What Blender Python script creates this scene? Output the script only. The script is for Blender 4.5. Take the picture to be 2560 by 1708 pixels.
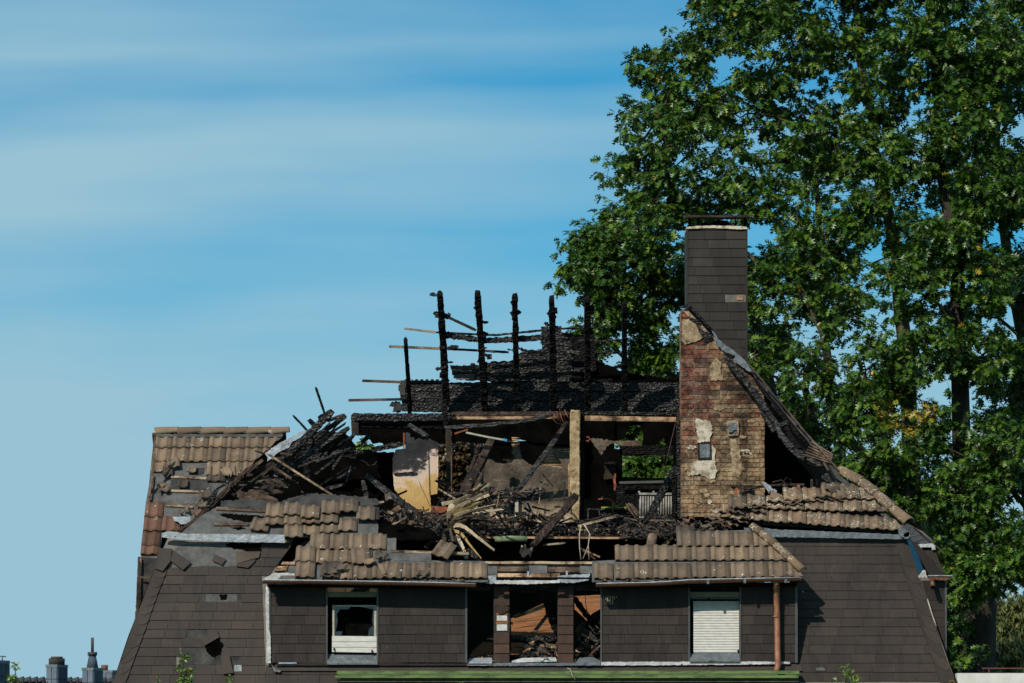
import bpy, bmesh, math, random
import numpy as np
from mathutils import Matrix, Vector, noise as mnoise

for _o in list(bpy.data.objects):
    bpy.data.objects.remove(_o)
SC = bpy.context.scene
COL = SC.collection

# ------------------------------------------------------------------ camera
S = 150.0          # pixels of the 2560 px photograph per metre on the plane Y = 0
D = 60.0           # camera distance to that plane
HOR = 1900.0       # row of the horizon
ZC = 2.2
cam_d = bpy.data.cameras.new("camera")
cam = bpy.data.objects.new("camera", cam_d)
COL.objects.link(cam)
cam.location = (0, -D, ZC)
cam.rotation_euler = (math.pi / 2, 0, 0)
cam_d.sensor_width = 36
cam_d.lens = 36 * D / (2560 / S)
cam_d.shift_y = (HOR - 854) / 2560
cam_d.clip_start = 1
cam_d.clip_end = 6000
SC.camera = cam

# ------------------------------------------------------------------ light
SUN_AZ = math.radians(31)     # left of the camera's back
SUN_EL = math.radians(38)
world = bpy.data.worlds.new("World")
SC.world = world
world.use_nodes = True
wn, wl = world.node_tree.nodes, world.node_tree.links
wn.clear()
w_out = wn.new("ShaderNodeOutputWorld")
w_bg = wn.new("ShaderNodeBackground")
w_bg.inputs[1].default_value = 0.075
w_sky = wn.new("ShaderNodeTexSky")
w_sky.sky_type = 'NISHITA'
w_sky.sun_disc = False
w_sky.sun_elevation = SUN_EL
# direction towards the sun
sd = Vector((-math.sin(SUN_AZ) * math.cos(SUN_EL), -math.cos(SUN_AZ) * math.cos(SUN_EL), math.sin(SUN_EL)))
w_sky.sun_rotation = math.atan2(sd.x, sd.y)
w_sky.air_density = 1.0
w_sky.dust_density = 0.3
w_sky.ozone_density = 3.0
def wmath(op, a, b=None, clamp=False):
    n = wn.new("ShaderNodeMath"); n.operation = op; n.use_clamp = clamp
    for i, v in enumerate((a, b)):
        if v is None: continue
        if isinstance(v, (int, float)): n.inputs[i].default_value = v
        else: wl.new(v, n.inputs[i])
    return n.outputs[0]
w_tc = wn.new("ShaderNodeTexCoord")
w_sep = wn.new("ShaderNodeSeparateXYZ"); wl.new(w_tc.outputs["Generated"], w_sep.inputs[0])
w_el = w_sep.outputs[2]
w_az = wmath('ARCTAN2', w_sep.outputs[0], w_sep.outputs[1])
def wnoise(sx, sz, scale, detail, off=0.0):
    c = wn.new("ShaderNodeCombineXYZ")
    wl.new(wmath('MULTIPLY', w_az, sx), c.inputs[0]); wl.new(wmath('MULTIPLY', w_el, sz), c.inputs[1])
    c.inputs[2].default_value = off
    n = wn.new("ShaderNodeTexNoise"); n.inputs["Scale"].default_value = scale; n.inputs["Detail"].default_value = detail
    n.inputs["Roughness"].default_value = 0.45
    wl.new(c.outputs[0], n.inputs["Vector"])
    return n.outputs[0]
w_warp = wnoise(3.5, 9.0, 1.0, 3, 2.3)
w_fine = wnoise(6.0, 60.0, 1.0, 3, 7.1)
# cirrus streaks: a banded function of the (slightly warped and tilted) elevation
w_e2 = wmath('ADD', wmath('ADD', w_el, wmath('MULTIPLY', wmath('SUBTRACT', w_warp, 0.36), 0.06)),
             wmath('MULTIPLY', w_az, -0.030))
w_rp = wn.new("ShaderNodeValToRGB")
w_rp.color_ramp.interpolation = 'EASE'
wl.new(wmath('MULTIPLY', w_e2, 3.0), w_rp.inputs[0])
_c = w_rp.color_ramp.elements
def ystop(y):   # image row -> ramp position
    t = (HOR - y) / S / D
    return 3.0 * t / math.sqrt(1 + t * t)
stops = [(1708, 1.1), (1300, 1.05), (1000, .92), (860, .80), (700, .52), (600, .24), (520, .28), (420, .66), (300, .72), (235, .44), (175, .15), (120, .24), (60, .42), (10, .30), (-150, .35), (-500, .60), (-1400, .60)]  # last stops: cloud added above the frame to neutralise tinted shade
while len(_c) > 1: _c.remove(_c[-1])
_c[0].position = ystop(stops[0][0]); _c[0].color = (stops[0][1],) * 3 + (1,)
for y, v in stops[1:]:
    e = _c.new(min(1, ystop(y))); e.color = (v, v, v, 1)
w_left = wmath('MINIMUM', wmath('MAXIMUM', wmath('MULTIPLY', w_az, -2.6), -0.04), 0.34)
w_mid = wnoise(9.0, 34.0, 1.0, 5, 4.4)
w_fib = wnoise(16.0, 170.0, 1.0, 6, 9.9)
w_fac = wmath('ADD', wmath('ADD', w_rp.outputs[0], w_left), wmath('MULTIPLY', wmath('SUBTRACT', w_mid, 0.5), 0.75))
w_fac = wmath('ADD', w_fac, wmath('MULTIPLY', wmath('SUBTRACT', w_fib, 0.5), 0.20))
w_fac = wmath('ADD', w_fac, wmath('MULTIPLY', wmath('SUBTRACT', w_fine, 0.65), 0.25), True)
w_tint = wn.new("ShaderNodeMix"); w_tint.data_type = 'RGBA'; w_tint.blend_type = 'MULTIPLY'
w_tint.inputs["Factor"].default_value = 1
wl.new(w_sky.outputs[0], w_tint.inputs["A"]); w_tint.inputs["B"].default_value = (0.13, 0.95, 1.22, 1)
w_mix = wn.new("ShaderNodeMix"); w_mix.data_type = 'RGBA'
wl.new(w_fac, w_mix.inputs["Factor"])
wl.new(w_tint.outputs["Result"], w_mix.inputs["A"])
w_mix.inputs["B"].default_value = (4.25, 7.2, 8.8, 1)
wl.new(w_mix.outputs["Result"], w_bg.inputs[0])
wl.new(w_bg.outputs[0], w_out.inputs[0])

sun_d = bpy.data.lights.new("sun", 'SUN')
sun_d.energy = 5.0
sun_d.angle = math.radians(0.5)
sun_d.color = (1.0, 0.93, 0.82)
sun = bpy.data.objects.new("sun", sun_d)
COL.objects.link(sun)
sun.rotation_euler = sd.to_track_quat('Z', 'Y').to_euler()
sun.location = (-20, -30, 40)
SC.view_settings.view_transform = 'Standard'
SC.view_settings.look = 'None'
SC.view_settings.gamma = 1
SC.view_settings.exposure = 0.0
SC.view_settings.use_curve_mapping = False
SC.render.resolution_x = 1024
SC.render.resolution_y = 683

# ------------------------------------------------------------------ helpers
def P(px, py, Y=0.0):
    k = (D + Y) / (D * S)
    return Vector(((px - 1280) * k, Y, ZC + (HOR - py) * k))
def sc(Y): return (D + Y) / (D * S)          # metres per photo pixel at depth Y

W = {}
def place(o, Mw, parent):
    W[o.name] = Mw
    if parent is not None:
        o.parent = parent
        o.matrix_parent_inverse = W[parent.name].inverted()
    o.matrix_basis = Mw
def link(name, me, mat, Mw, parent=None, smooth=False):
    o = bpy.data.objects.new(name, me)
    COL.objects.link(o)
    if mat is not None and len(me.materials) == 0: me.materials.append(mat)
    place(o, Mw, parent)
    return o
def mobj(name, verts, faces, mat, parent=None, smooth=False):
    v = [Vector(p) for p in verts]
    lo = Vector((min(p.x for p in v), min(p.y for p in v), min(p.z for p in v)))
    hi = Vector((max(p.x for p in v), max(p.y for p in v), max(p.z for p in v)))
    c = (lo + hi) / 2; c.z = lo.z
    me = bpy.data.meshes.new(name)
    me.from_pydata([tuple(p - c) for p in v], [], faces)
    me.update()
    if smooth:
        me.polygons.foreach_set('use_smooth', [True] * len(me.polygons))
    return link(name, me, mat, Matrix.Translation(c), parent)
def thing(name, label, cat, loc, group=None):
    o = bpy.data.objects.new(name, None); COL.objects.link(o)
    o.empty_display_size = 0.2
    place(o, Matrix.Translation(Vector(loc)), None)
    o['label'] = label; o['category'] = cat
    if group: o['group'] = group
    return o
def tag(o, label, cat, group=None, kind=None):
    o['label'] = label; o['category'] = cat
    if group: o['group'] = group
    if kind: o['kind'] = kind
    return o
def struct(o): o['kind'] = 'structure'; return o
def stuff(o): o['kind'] = 'stuff'; return o

def box_vf(c, sx, sy, sz, rot=None):
    vs = []
    for dx in (-1, 1):
        for dy in (-1, 1):
            for dz in (-1, 1):
                p = Vector((dx * sx / 2, dy * sy / 2, dz * sz / 2))
                if rot is not None: p = rot @ p
                vs.append(Vector(c) + p)
    return vs, [(0, 1, 3, 2), (4, 6, 7, 5), (0, 4, 5, 1), (2, 3, 7, 6), (0, 2, 6, 4), (1, 5, 7, 3)]
def box(name, x0, x1, y0, y1, z0, z1, mat, parent=None):
    v, f = box_vf(((x0 + x1) / 2, (y0 + y1) / 2, (z0 + z1) / 2), x1 - x0, y1 - y0, z1 - z0)
    return mobj(name, v, f, mat, parent)
def pbox(name, px0, px1, py0, py1, Y, t, mat, parent=None):
    """box given by its front face in photo pixels at depth Y, t metres thick"""
    a = P(px0, py1, Y); b = P(px1, py0, Y)
    return box(name, a.x, b.x, Y, Y + t, a.z, b.z, mat, parent)
def join_vf(parts):
    V, F = [], []
    for v, f in parts:
        n = len(V); V += list(v); F += [tuple(i + n for i in q) for q in f]
    return V, F

def ragged(poly, rag, seg, rnd, closed=True):
    out = []
    n = len(poly)
    for i in range(n if closed else n - 1):
        a, b = poly[i], poly[(i + 1) % n]
        L = math.hypot(b[0] - a[0], b[1] - a[1]); k = max(1, int(L / seg))
        for j in range(k):
            t = j / k
            x, y = a[0] + (b[0] - a[0]) * t, a[1] + (b[1] - a[1]) * t
            if j: x += rnd.uniform(-rag, rag); y += rnd.uniform(-rag, rag)
            out.append((x, y))
    if not closed: out.append(poly[-1])
    return out
def prism(name, poly, Y, t, mat, parent=None, rag=0, seg=6, seed=1):
    """solid slab: outline in photo pixels, front at depth Y (number or f(px,py)), t metres thick"""
    if rag: poly = ragged(poly, rag, seg, random.Random(seed))
    fY = Y if callable(Y) else (lambda a, b: Y)
    fr = [P(x, y, fY(x, y)) for x, y in poly]
    bk = [p + Vector((0, t, 0)) for p in fr]
    n = len(poly)
    faces = [tuple(range(n)), tuple(range(2 * n - 1, n - 1, -1))]
    faces += [(i, i + n, (i + 1) % n + n, (i + 1) % n) for i in range(n)]
    o = mobj(name, fr + bk, faces, mat, parent)
    return o

def sweep_vf(pts, wid, hei, rag=0.0, step=0.05, seed=1, sides=8, taper=1.0, up=None, rough_end=0.0, twist=0.0):
    """rectangular-section bar along pts, optionally charred ragged"""
    rnd = random.Random(seed)
    P3 = [Vector(p) for p in pts]
    st = []
    for a, b in zip(P3[:-1], P3[1:]):
        k = max(1, int((b - a).length / step)) if rag or twist else 1
        for j in range(k): st.append(a.lerp(b, j / k))
    st.append(P3[-1])
    n = len(st); V = []; F = []
    if sides == 4: prof = [(-.5, -.5), (.5, -.5), (.5, .5), (-.5, .5)]
    else: prof = [(-.5, -.42), (-.42, -.5), (0, -.5), (.42, -.5), (.5, -.42), (.5, 0), (.5, .42), (.42, .5), (0, .5), (-.42, .5), (-.5, .42), (-.5, 0)]
    m = len(prof)
    for i, c in enumerate(st):
        d = (st[min(i + 1, n - 1)] - st[max(i - 1, 0)]).normalized()
        ref = Vector(up) if up else Vector((0, 1, 0))
        a1 = d.cross(ref)
        if a1.length < 1e-3: a1 = d.cross(Vector((1, 0, 0)))
        a1.normalize(); a2 = a1.cross(d).normalized()
        if twist:
            q = Matrix.Rotation(twist * i / n, 3, d); a1 = q @ a1; a2 = q @ a2
        s = 1 + (taper - 1) * i / (n - 1)
        if rag:
            s *= 1 + rnd.uniform(-rag, rag * .7) * .6 + .8 * rag * mnoise.noise(c * 3.1)
            if rough_end and (i == 0 or i == n - 1): s *= 1 - rough_end
        for (x, y) in prof:
            jx = 1 + (rnd.uniform(-rag, rag) * .8 if rag else 0); jy = 1 + (rnd.uniform(-rag, rag) * .8 if rag else 0)
            q = c + a1 * (x * wid * s * jx) + a2 * (y * hei * s * jy)
            if rag: q += d * rnd.uniform(-.3, .3) * step
            V.append(q)
    for i in range(n - 1):
        for j in range(m):
            F.append((i * m + j, i * m + (j + 1) % m, (i + 1) * m + (j + 1) % m, (i + 1) * m + j))
    F.append(tuple(range(m - 1, -1, -1))); F.append(tuple(range((n - 1) * m, n * m)))
    return V, F
def beam(name, pts, w_px, mat, parent=None, rag=0.0, depth=None, seed=None, step=0.045, taper=1.0, sides=None, lumps=0, rough_end=0.3, twist=0.0):
    """timber through photo points (px,py,Y); w_px its width in photo pixels"""
    if seed is None: seed = int(pts[0][0] * 7 + pts[0][1] * 13) % 99991
    p3 = [P(*p) for p in pts]
    w = w_px * sc(pts[0][2]); h = depth if depth else w * 1.1
    parts = [sweep_vf(p3, w, h, rag, step, seed, sides or (12 if rag else 4), taper, rough_end=rough_end, twist=twist)]
    rnd = random.Random(seed + 5)
    for k in range(lumps):
        i = rnd.randrange(len(p3) - 1); c = p3[i].lerp(p3[i + 1], rnd.random())
        R = Matrix.Rotation(rnd.uniform(0, 6.28), 3, 'Y') @ Matrix.Rotation(rnd.uniform(-.5, .5), 3, 'X')
        s = w * rnd.uniform(.5, 1.1)
        c = c + Vector((rnd.uniform(-.6, .6) * w, rnd.uniform(-.4, .2) * h, 0))
        v, f = box_vf(c, s, s * .7, s * rnd.uniform(.5, 1.2), R)
        v = [q + Vector((rnd.uniform(-1, 1), rnd.uniform(-1, 1), rnd.uniform(-1, 1))) * s * .18 for q in v]
        parts.append((v, f))
    V, F = join_vf(parts)
    return mobj(name, V, F, mat, parent)
def ribbon(name, pts, w_px, mat, parent=None, thick=0.006, tilt=0.0, taper=1.0, n=9):
    """thin bent strip (veneer, sheet) along a smooth path through photo points"""
    p3 = [P(*p) for p in pts]
    def cr(t):
        k = t * (len(p3) - 1); i = min(int(k), len(p3) - 2); f = k - i
        p0 = p3[max(i - 1, 0)]; p1 = p3[i]; p2 = p3[i + 1]; p3_ = p3[min(i + 2, len(p3) - 1)]
        return .5 * ((2 * p1) + (p2 - p0) * f + (2 * p0 - 5 * p1 + 4 * p2 - p3_) * f * f + (3 * p1 - p0 - 3 * p2 + p3_) * f ** 3)
    st = [cr(i / (n - 1)) for i in range(n)]
    w = w_px * sc(pts[0][2]); V = []; F = []
    for i, c in enumerate(st):
        d = (st[min(i + 1, n - 1)] - st[max(i - 1, 0)]).normalized()
        a1 = d.cross(Vector((0, 1, 0))).normalized(); a2 = a1.cross(d).normalized()
        q = Matrix.Rotation(tilt * (0.4 + i / n), 3, d); a1 = q @ a1; a2 = q @ a2
        s = w * (1 + (taper - 1) * i / (n - 1)) / 2
        V += [c - a1 * s - a2 * thick / 2, c + a1 * s - a2 * thick / 2, c + a1 * s + a2 * thick / 2, c - a1 * s + a2 * thick / 2]
    for i in range(n - 1):
        for j in range(4):
            F.append((i * 4 + j, i * 4 + (j + 1) % 4, i * 4 + 4 + (j + 1) % 4, i * 4 + 4 + j))
    F += [(3, 2, 1, 0), tuple(range(4 * n - 4, 4 * n))]
    return mobj(name, V, F, mat, parent)
def tube_vf(pts, r, sides=8, r2=None, cap=True):
    P3 = [Vector(p) for p in pts]; n = len(P3); V = []; F = []
    for i, c in enumerate(P3):
        d = (P3[min(i + 1, n - 1)] - P3[max(i - 1, 0)]).normalized()
        ref = Vector((0, 1, 0)) if abs(d.y) < .9 else Vector((1, 0, 0))
        a1 = d.cross(ref).normalized(); a2 = a1.cross(d)
        rr = r if r2 is None else r + (r2 - r) * i / max(1, n - 1)
        for j in range(sides):
            t = 2 * math.pi * j / sides
            V.append(c + a1 * math.cos(t) * rr + a2 * math.sin(t) * rr)
    for i in range(n - 1):
        for j in range(sides):
            F.append((i * sides + j, i * sides + (j + 1) % sides, (i + 1) * sides + (j + 1) % sides, (i + 1) * sides + j))
    if cap:
        F.append(tuple(range(sides - 1, -1, -1))); F.append(tuple(range((n - 1) * sides, n * sides)))
    return V, F
def tube(name, pts, r, mat, parent=None, sides=8, r2=None):
    V, F = tube_vf(pts, r, sides, r2)
    return mobj(name, V, F, mat, parent, smooth=True)

class Plane:
    """inclined plane: o origin, U to the right, V up the slope, N outwards"""
    def __init__(s, o, v):
        s.o = Vector(o); s.u = Vector((1, 0, 0)); s.v = Vector(v).normalized()
        s.n = s.u.cross(s.v).normalized()
        s.M = Matrix(((s.u.x, s.v.x, s.n.x, s.o.x), (s.u.y, s.v.y, s.n.y, s.o.y), (s.u.z, s.v.z, s.n.z, s.o.z), (0, 0, 0, 1)))
    def uv(s, px, py):
        c = Vector((0, -D, ZC)); r = P(px, py, 0) - c
        t = (s.o - c).dot(s.n) / r.dot(s.n)
        q = c + r * t - s.o
        return q.dot(s.u), q.dot(s.v)
    def pt(s, u, v, h=0): return s.o + s.u * u + s.v * v + s.n * h
    def px(s, px, py, h=0):
        u, v = s.uv(px, py); return s.pt(u, v, h)
def plane_y(y0, Y0, y1, Y1):
    a = P(1280, y0, Y0); b = P(1280, y1, Y1)
    a.x = b.x = 0
    return Plane(a, b - a)
def sheet(name, pl, poly, h, t, mat, parent=None, rag=0, seg=8, seed=1):
    """slab lying on an inclined plane, outline in photo pixels, top h metres above it"""
    if rag: poly = ragged(poly, rag, seg, random.Random(seed))
    fr = [pl.px(x, y, h) for x, y in poly]; bk = [p - pl.n * t for p in fr]
    n = len(poly)
    faces = [tuple(range(n)), tuple(range(2 * n - 1, n - 1, -1))] + [(i, i + n, (i + 1) % n + n, (i + 1) % n) for i in range(n)]
    return mobj(name, fr + bk, faces, mat, parent)
def clip_poly(sub, clip):
    """Sutherland-Hodgman against a convex polygon (either winding)"""
    area = sum(clip[i][0] * clip[(i + 1) % len(clip)][1] - clip[(i + 1) % len(clip)][0] * clip[i][1] for i in range(len(clip)))
    if area < 0: clip = clip[::-1]
    out = list(sub); changed = False
    for i in range(len(clip)):
        a, b = clip[i], clip[(i + 1) % len(clip)]
        ins = lambda p: (b[0] - a[0]) * (p[1] - a[1]) - (b[1] - a[1]) * (p[0] - a[0]) >= -1e-9
        res = []
        for j in range(len(out)):
            p, q = out[j], out[(j + 1) % len(out)]
            ip, iq = ins(p), ins(q)
            if ip: res.append(p)
            if ip != iq:
                dx, dy = q[0] - p[0], q[1] - p[1]
                den = (b[0] - a[0]) * dy - (b[1] - a[1]) * dx
                t = -((b[0] - a[0]) * (p[1] - a[1]) - (b[1] - a[1]) * (p[0] - a[0])) / den
                res.append((p[0] + dx * t, p[1] + dy * t)); changed = True
        out = res
        if not out: return [], True
    return out, changed or len(out) != len(sub)

slate_cache = {}
def slate_mesh(poly, vb, dv, key=None):
    if key and key in slate_cache: return slate_cache[key]
    n = len(poly)
    hh = lambda v: .016 - .011 * (v - vb) / dv
    V = [(u, v, hh(v)) for u, v in poly] + [(u, v, hh(v) - .006) for u, v in poly]
    area = sum(poly[i][0] * poly[(i + 1) % n][1] - poly[(i + 1) % n][0] * poly[i][1] for i in range(n))
    idx = list(range(n)) if area > 0 else list(range(n - 1, -1, -1))
    F = [tuple(idx), tuple(i + n for i in idx[::-1])]
    for k in range(n):
        a, b = idx[k], idx[(k + 1) % n]
        F.append((a, a + n, b + n, b))
    me = bpy.data.meshes.new("slate"); me.from_pydata(V, [], F); me.update()
    if key: slate_cache[key] = me
    return me
def slates(name, pl, region, y_bot, dy_px, rows, w_px, x0, shift_px, mat, parent, skip=(), seed=3, tilt=.006, ref_x=1280):
    """courses of rectangular slates, every slate an object; skip = photo points of missing ones"""
    rnd = random.Random(seed)
    reg = [pl.uv(x, y) for x, y in region]
    umin = min(p[0] for p in reg); umax = max(p[0] for p in reg)
    sk = [pl.uv(x, y) for x, y in skip]
    k = sc(pl.px(ref_x, y_bot).y)
    w = w_px * k
    v0 = pl.uv(ref_x, y_bot)[1]; dv = (pl.uv(ref_x, y_bot - dy_px * rows)[1] - v0) / rows
    u_0 = pl.uv(x0, y_bot)[0]
    for r in range(rows):
        vb = v0 + r * dv
        us = u_0 + r * shift_px * k
        us -= math.ceil((us - umin) / w) * w
        u = us
        while u < umax:
            rect = [(u + .0022, vb), (u + w - .0022, vb), (u + w - .0022, vb + dv + .012), (u + .0022, vb + dv + .012)]
            poly, ch = clip_poly(rect, reg)
            miss = any(u < a < u + w and vb < b < vb + dv for a, b in sk)
            if len(poly) >= 3 and not miss:
                ar = abs(sum(poly[i][0] * poly[(i + 1) % len(poly)][1] - poly[(i + 1) % len(poly)][0] * poly[i][1] for i in range(len(poly)))) / 2
                if ar > .0006:
                    loc = [(a - u, b - vb) for a, b in poly]
                    me = slate_mesh(loc, 0, dv, None if ch else (name, round(w, 4), round(dv, 4)))
                    Ml = Matrix.Translation((u, vb, rnd.uniform(0, .002))) @ Matrix.Rotation(rnd.uniform(-tilt, tilt), 4, 'Z') @ Matrix.Rotation(rnd.uniform(-.016, .010), 4, 'X') @ Matrix.Rotation(rnd.uniform(-.008, .008), 4, 'Y')
                    link(name, me, mat, pl.M @ Ml, parent)
            u += w

# double-roll concrete roof tile
TW, TL, TE = .32, .39, .34
_us = [0, .010, .022, .036, .052, .066, .080, .092, .128, .162, .172, .184, .198, .214, .228, .242, .254, .318]
def _h(u):
    for c in (.048, .210):
        d = abs(u - c)
        if d < .046: return .029 * math.cos(d / .046 * math.pi / 2) ** .8
    return 0.0
def tile_mesh(u0=0, u1=TW, lo=None, hi=None, thick=.016, seed=0, cut=None):
    """lo/hi: callables giving the lower and upper edge (v) at u, for broken tiles"""
    us = [u for u in _us if u0 <= u <= u1]
    if len(us) < 2: us = [u0, u1]
    V = []; F = []; n = len(us); nv = 4
    lo = lo or (lambda u: 0); hi = hi or (lambda u: TL)
    for u in us:
        a, b = lo(u), hi(u)
        for k in range(nv):
            v = a + (b - a) * k / (nv - 1)
            z = _h(u) + .026 * (1 - v / TL)
            V.append((u, v, z))
    m = len(V)
    V += [(x, y, z - thick) for x, y, z in V]
    ix = lambda i, k: i * nv + k
    for i in range(n - 1):
        for k in range(nv - 1):
            F.append((ix(i, k), ix(i + 1, k), ix(i + 1, k + 1), ix(i, k + 1)))
            F.append((m + ix(i, k), m + ix(i, k + 1), m + ix(i + 1, k + 1), m + ix(i + 1, k)))
        F.append((ix(i, 0), m + ix(i, 0), m + ix(i + 1, 0), ix(i + 1, 0)))
        F.append((ix(i, nv - 1), ix(i + 1, nv - 1), m + ix(i + 1, nv - 1), m + ix(i, nv - 1)))
    for k in range(nv - 1):
        F.append((ix(0, k), ix(0, k + 1), m + ix(0, k + 1), m + ix(0, k)))
        F.append((ix(n - 1, k), m + ix(n - 1, k), m + ix(n - 1, k + 1), ix(n - 1, k + 1)))
    me = bpy.data.meshes.new("roof_tile"); me.from_pydata(V, [], F); me.update()
    sm = [False] * len(me.polygons)
    for p in me.polygons:
        if abs(p.normal.z) > .35: sm[p.index] = True
    me.polygons.foreach_set('use_smooth', sm)
    return me
_tm = {}
def tile(pl, px, py, mat, parent, rot=0.0, h=0.0, cut=None, broken=None, pitch=0.0, name="roof_tile", roll=0.0):
    """tile whose lower left corner sits at a photo point of the plane; cut = (pxA,pyA,pxB,pyB) keeps the left of A->B"""
    u, v = pl.uv(px, py)
    Ml = Matrix.Translation((u, v, .01 + h)) @ Matrix.Rotation(rot, 4, 'Z') @ Matrix.Rotation(pitch, 4, 'X') @ Matrix.Rotation(roll, 4, 'Y')
    if broken is not None:
        rnd = random.Random(broken)
        a = rnd.uniform(0, .1); b = rnd.uniform(.2, TW)
        ph = rnd.uniform(0, 6); am = rnd.uniform(.02, .06); base = rnd.uniform(.12, .3)
        typ = rnd.random()
        hi = lambda q: base + am * math.sin(q * 31 + ph) + am * .6 * math.sin(q * 77 + ph * 2)
        lo = (lambda q: 0) if typ < .5 else (lambda q: .05 + .04 * math.sin(q * 43 + ph))
        me = tile_mesh(a, b, lo, hi)
        me.materials.append(mat)
    elif cut is not None:
        bm = bmesh.new(); bm.from_mesh(_base_tile())
        inv = (pl.M @ Ml).inverted()
        A = inv @ pl.px(cut[0], cut[1]); B = inv @ pl.px(cut[2], cut[3])
        d = (B - A).to_2d().normalized(); nrm = Vector((-d.y, d.x, 0))
        r = bmesh.ops.bisect_plane(bm, geom=bm.verts[:] + bm.edges[:] + bm.faces[:], plane_co=(A.x, A.y, 0), plane_no=nrm, clear_inner=True)
        if len(bm.verts) < 4: bm.free(); return None
        me = bpy.data.meshes.new("roof_tile"); bm.to_mesh(me); bm.free()
        me.materials.append(mat)
    else:
        if mat.name not in _tm:
            _tm[mat.name] = tile_mesh(); _tm[mat.name].materials.append(mat)
        me = _tm[mat.name]
    return link(name, me, mat, pl.M @ Ml, parent)
_bt = []
def _base_tile():
    if not _bt: _bt.append(tile_mesh())
    return _bt[0]
def tile_row(pl, px0, px1, yb, mat, parent, dy=0.0, jit=1.0, seed=0, skip=(), cut=None, lift=0.0, rot=0.0):
    """a course of tiles from px0 to px1, lower edge at photo row yb (dy: drop to the right)"""
    rnd = random.Random(seed + int(yb))
    k = TW / sc(pl.px(px0, yb).y)
    n = max(1, round((px1 - px0) / k)); out = []
    for i in range(n):
        if i in skip: continue
        x = px0 + i * k
        y = yb + dy * i / max(1, n - 1)
        out.append(tile(pl, x + rnd.uniform(-.8, .8) * jit, y + rnd.uniform(-1, 1) * jit, mat, parent,
             rot=rot + rnd.uniform(-.010, .010) * jit, h=lift + rnd.uniform(0, .006) * jit, cut=cut, pitch=rnd.uniform(-.02, .01) * jit, roll=rnd.uniform(-.01, .01) * jit))
    return out
def ridge_tile_vf(L=.40, r0=.115, r1=.095, th=.016, n=9):
    V = []; F = []
    for (x, r) in ((0, r0), (L * .96, r1), (L, r1)):
        for j in range(n):
            t = math.pi * j / (n - 1)
            V.append((x, math.cos(t) * r, math.sin(t) * r))
    m = len(V)
    for (x, r) in ((0, r0), (L * .96, r1), (L, r1)):
        for j in range(n):
            t = math.pi * j / (n - 1)
            V.append((x, math.cos(t) * (r - th), math.sin(t) * (r - th)))
    for k in range(2):
        for j in range(n - 1):
            a = k * n + j
            F.append((a, a + n, a + n + 1, a + 1)); F.append((m + a, m + a + 1, m + a + n + 1, m + a + n))
    for j in range(n - 1):
        F.append((j, j + 1, m + j + 1, m + j)); e = 2 * n
        F.append((e + j, m + e + j, m + e + j + 1, e + j + 1))
    for k in range(2):
        F.append((k * n, m + k * n, m + k * n + n, k * n + n)); j = k * n + n - 1
        F.append((j, j + n, m + j + n, m + j))
    return [Vector(v) for v in V], F
_rt = {}
def ridge_tile(a, b, up, mat, parent, name="ridge_tile", r0=.115):
    """half-round tile from a (wide open end) to b"""
    a = Vector(a); b = Vector(b); x = (b - a); L = x.length; x.normalize()
    up = Vector(up); y = up.cross(x).normalized(); z = x.cross(y)
    key = (round(L, 2), mat.name, r0)
    if key not in _rt:
        V, F = ridge_tile_vf(L * 1.04, r0, r0 * .84)
        me = bpy.data.meshes.new(name); me.from_pydata(V, [], F); me.update()
        me.polygons.foreach_set('use_smooth', [len(p.vertices) == 4 for p in me.polygons])
        me.materials.append(mat); _rt[key] = me
    M = Matrix(((x.x, y.x, z.x, a.x), (x.y, y.y, z.y, a.y), (x.z, y.z, z.z, a.z), (0, 0, 0, 1)))
    return link(name, _rt[key], mat, M, parent)

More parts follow.
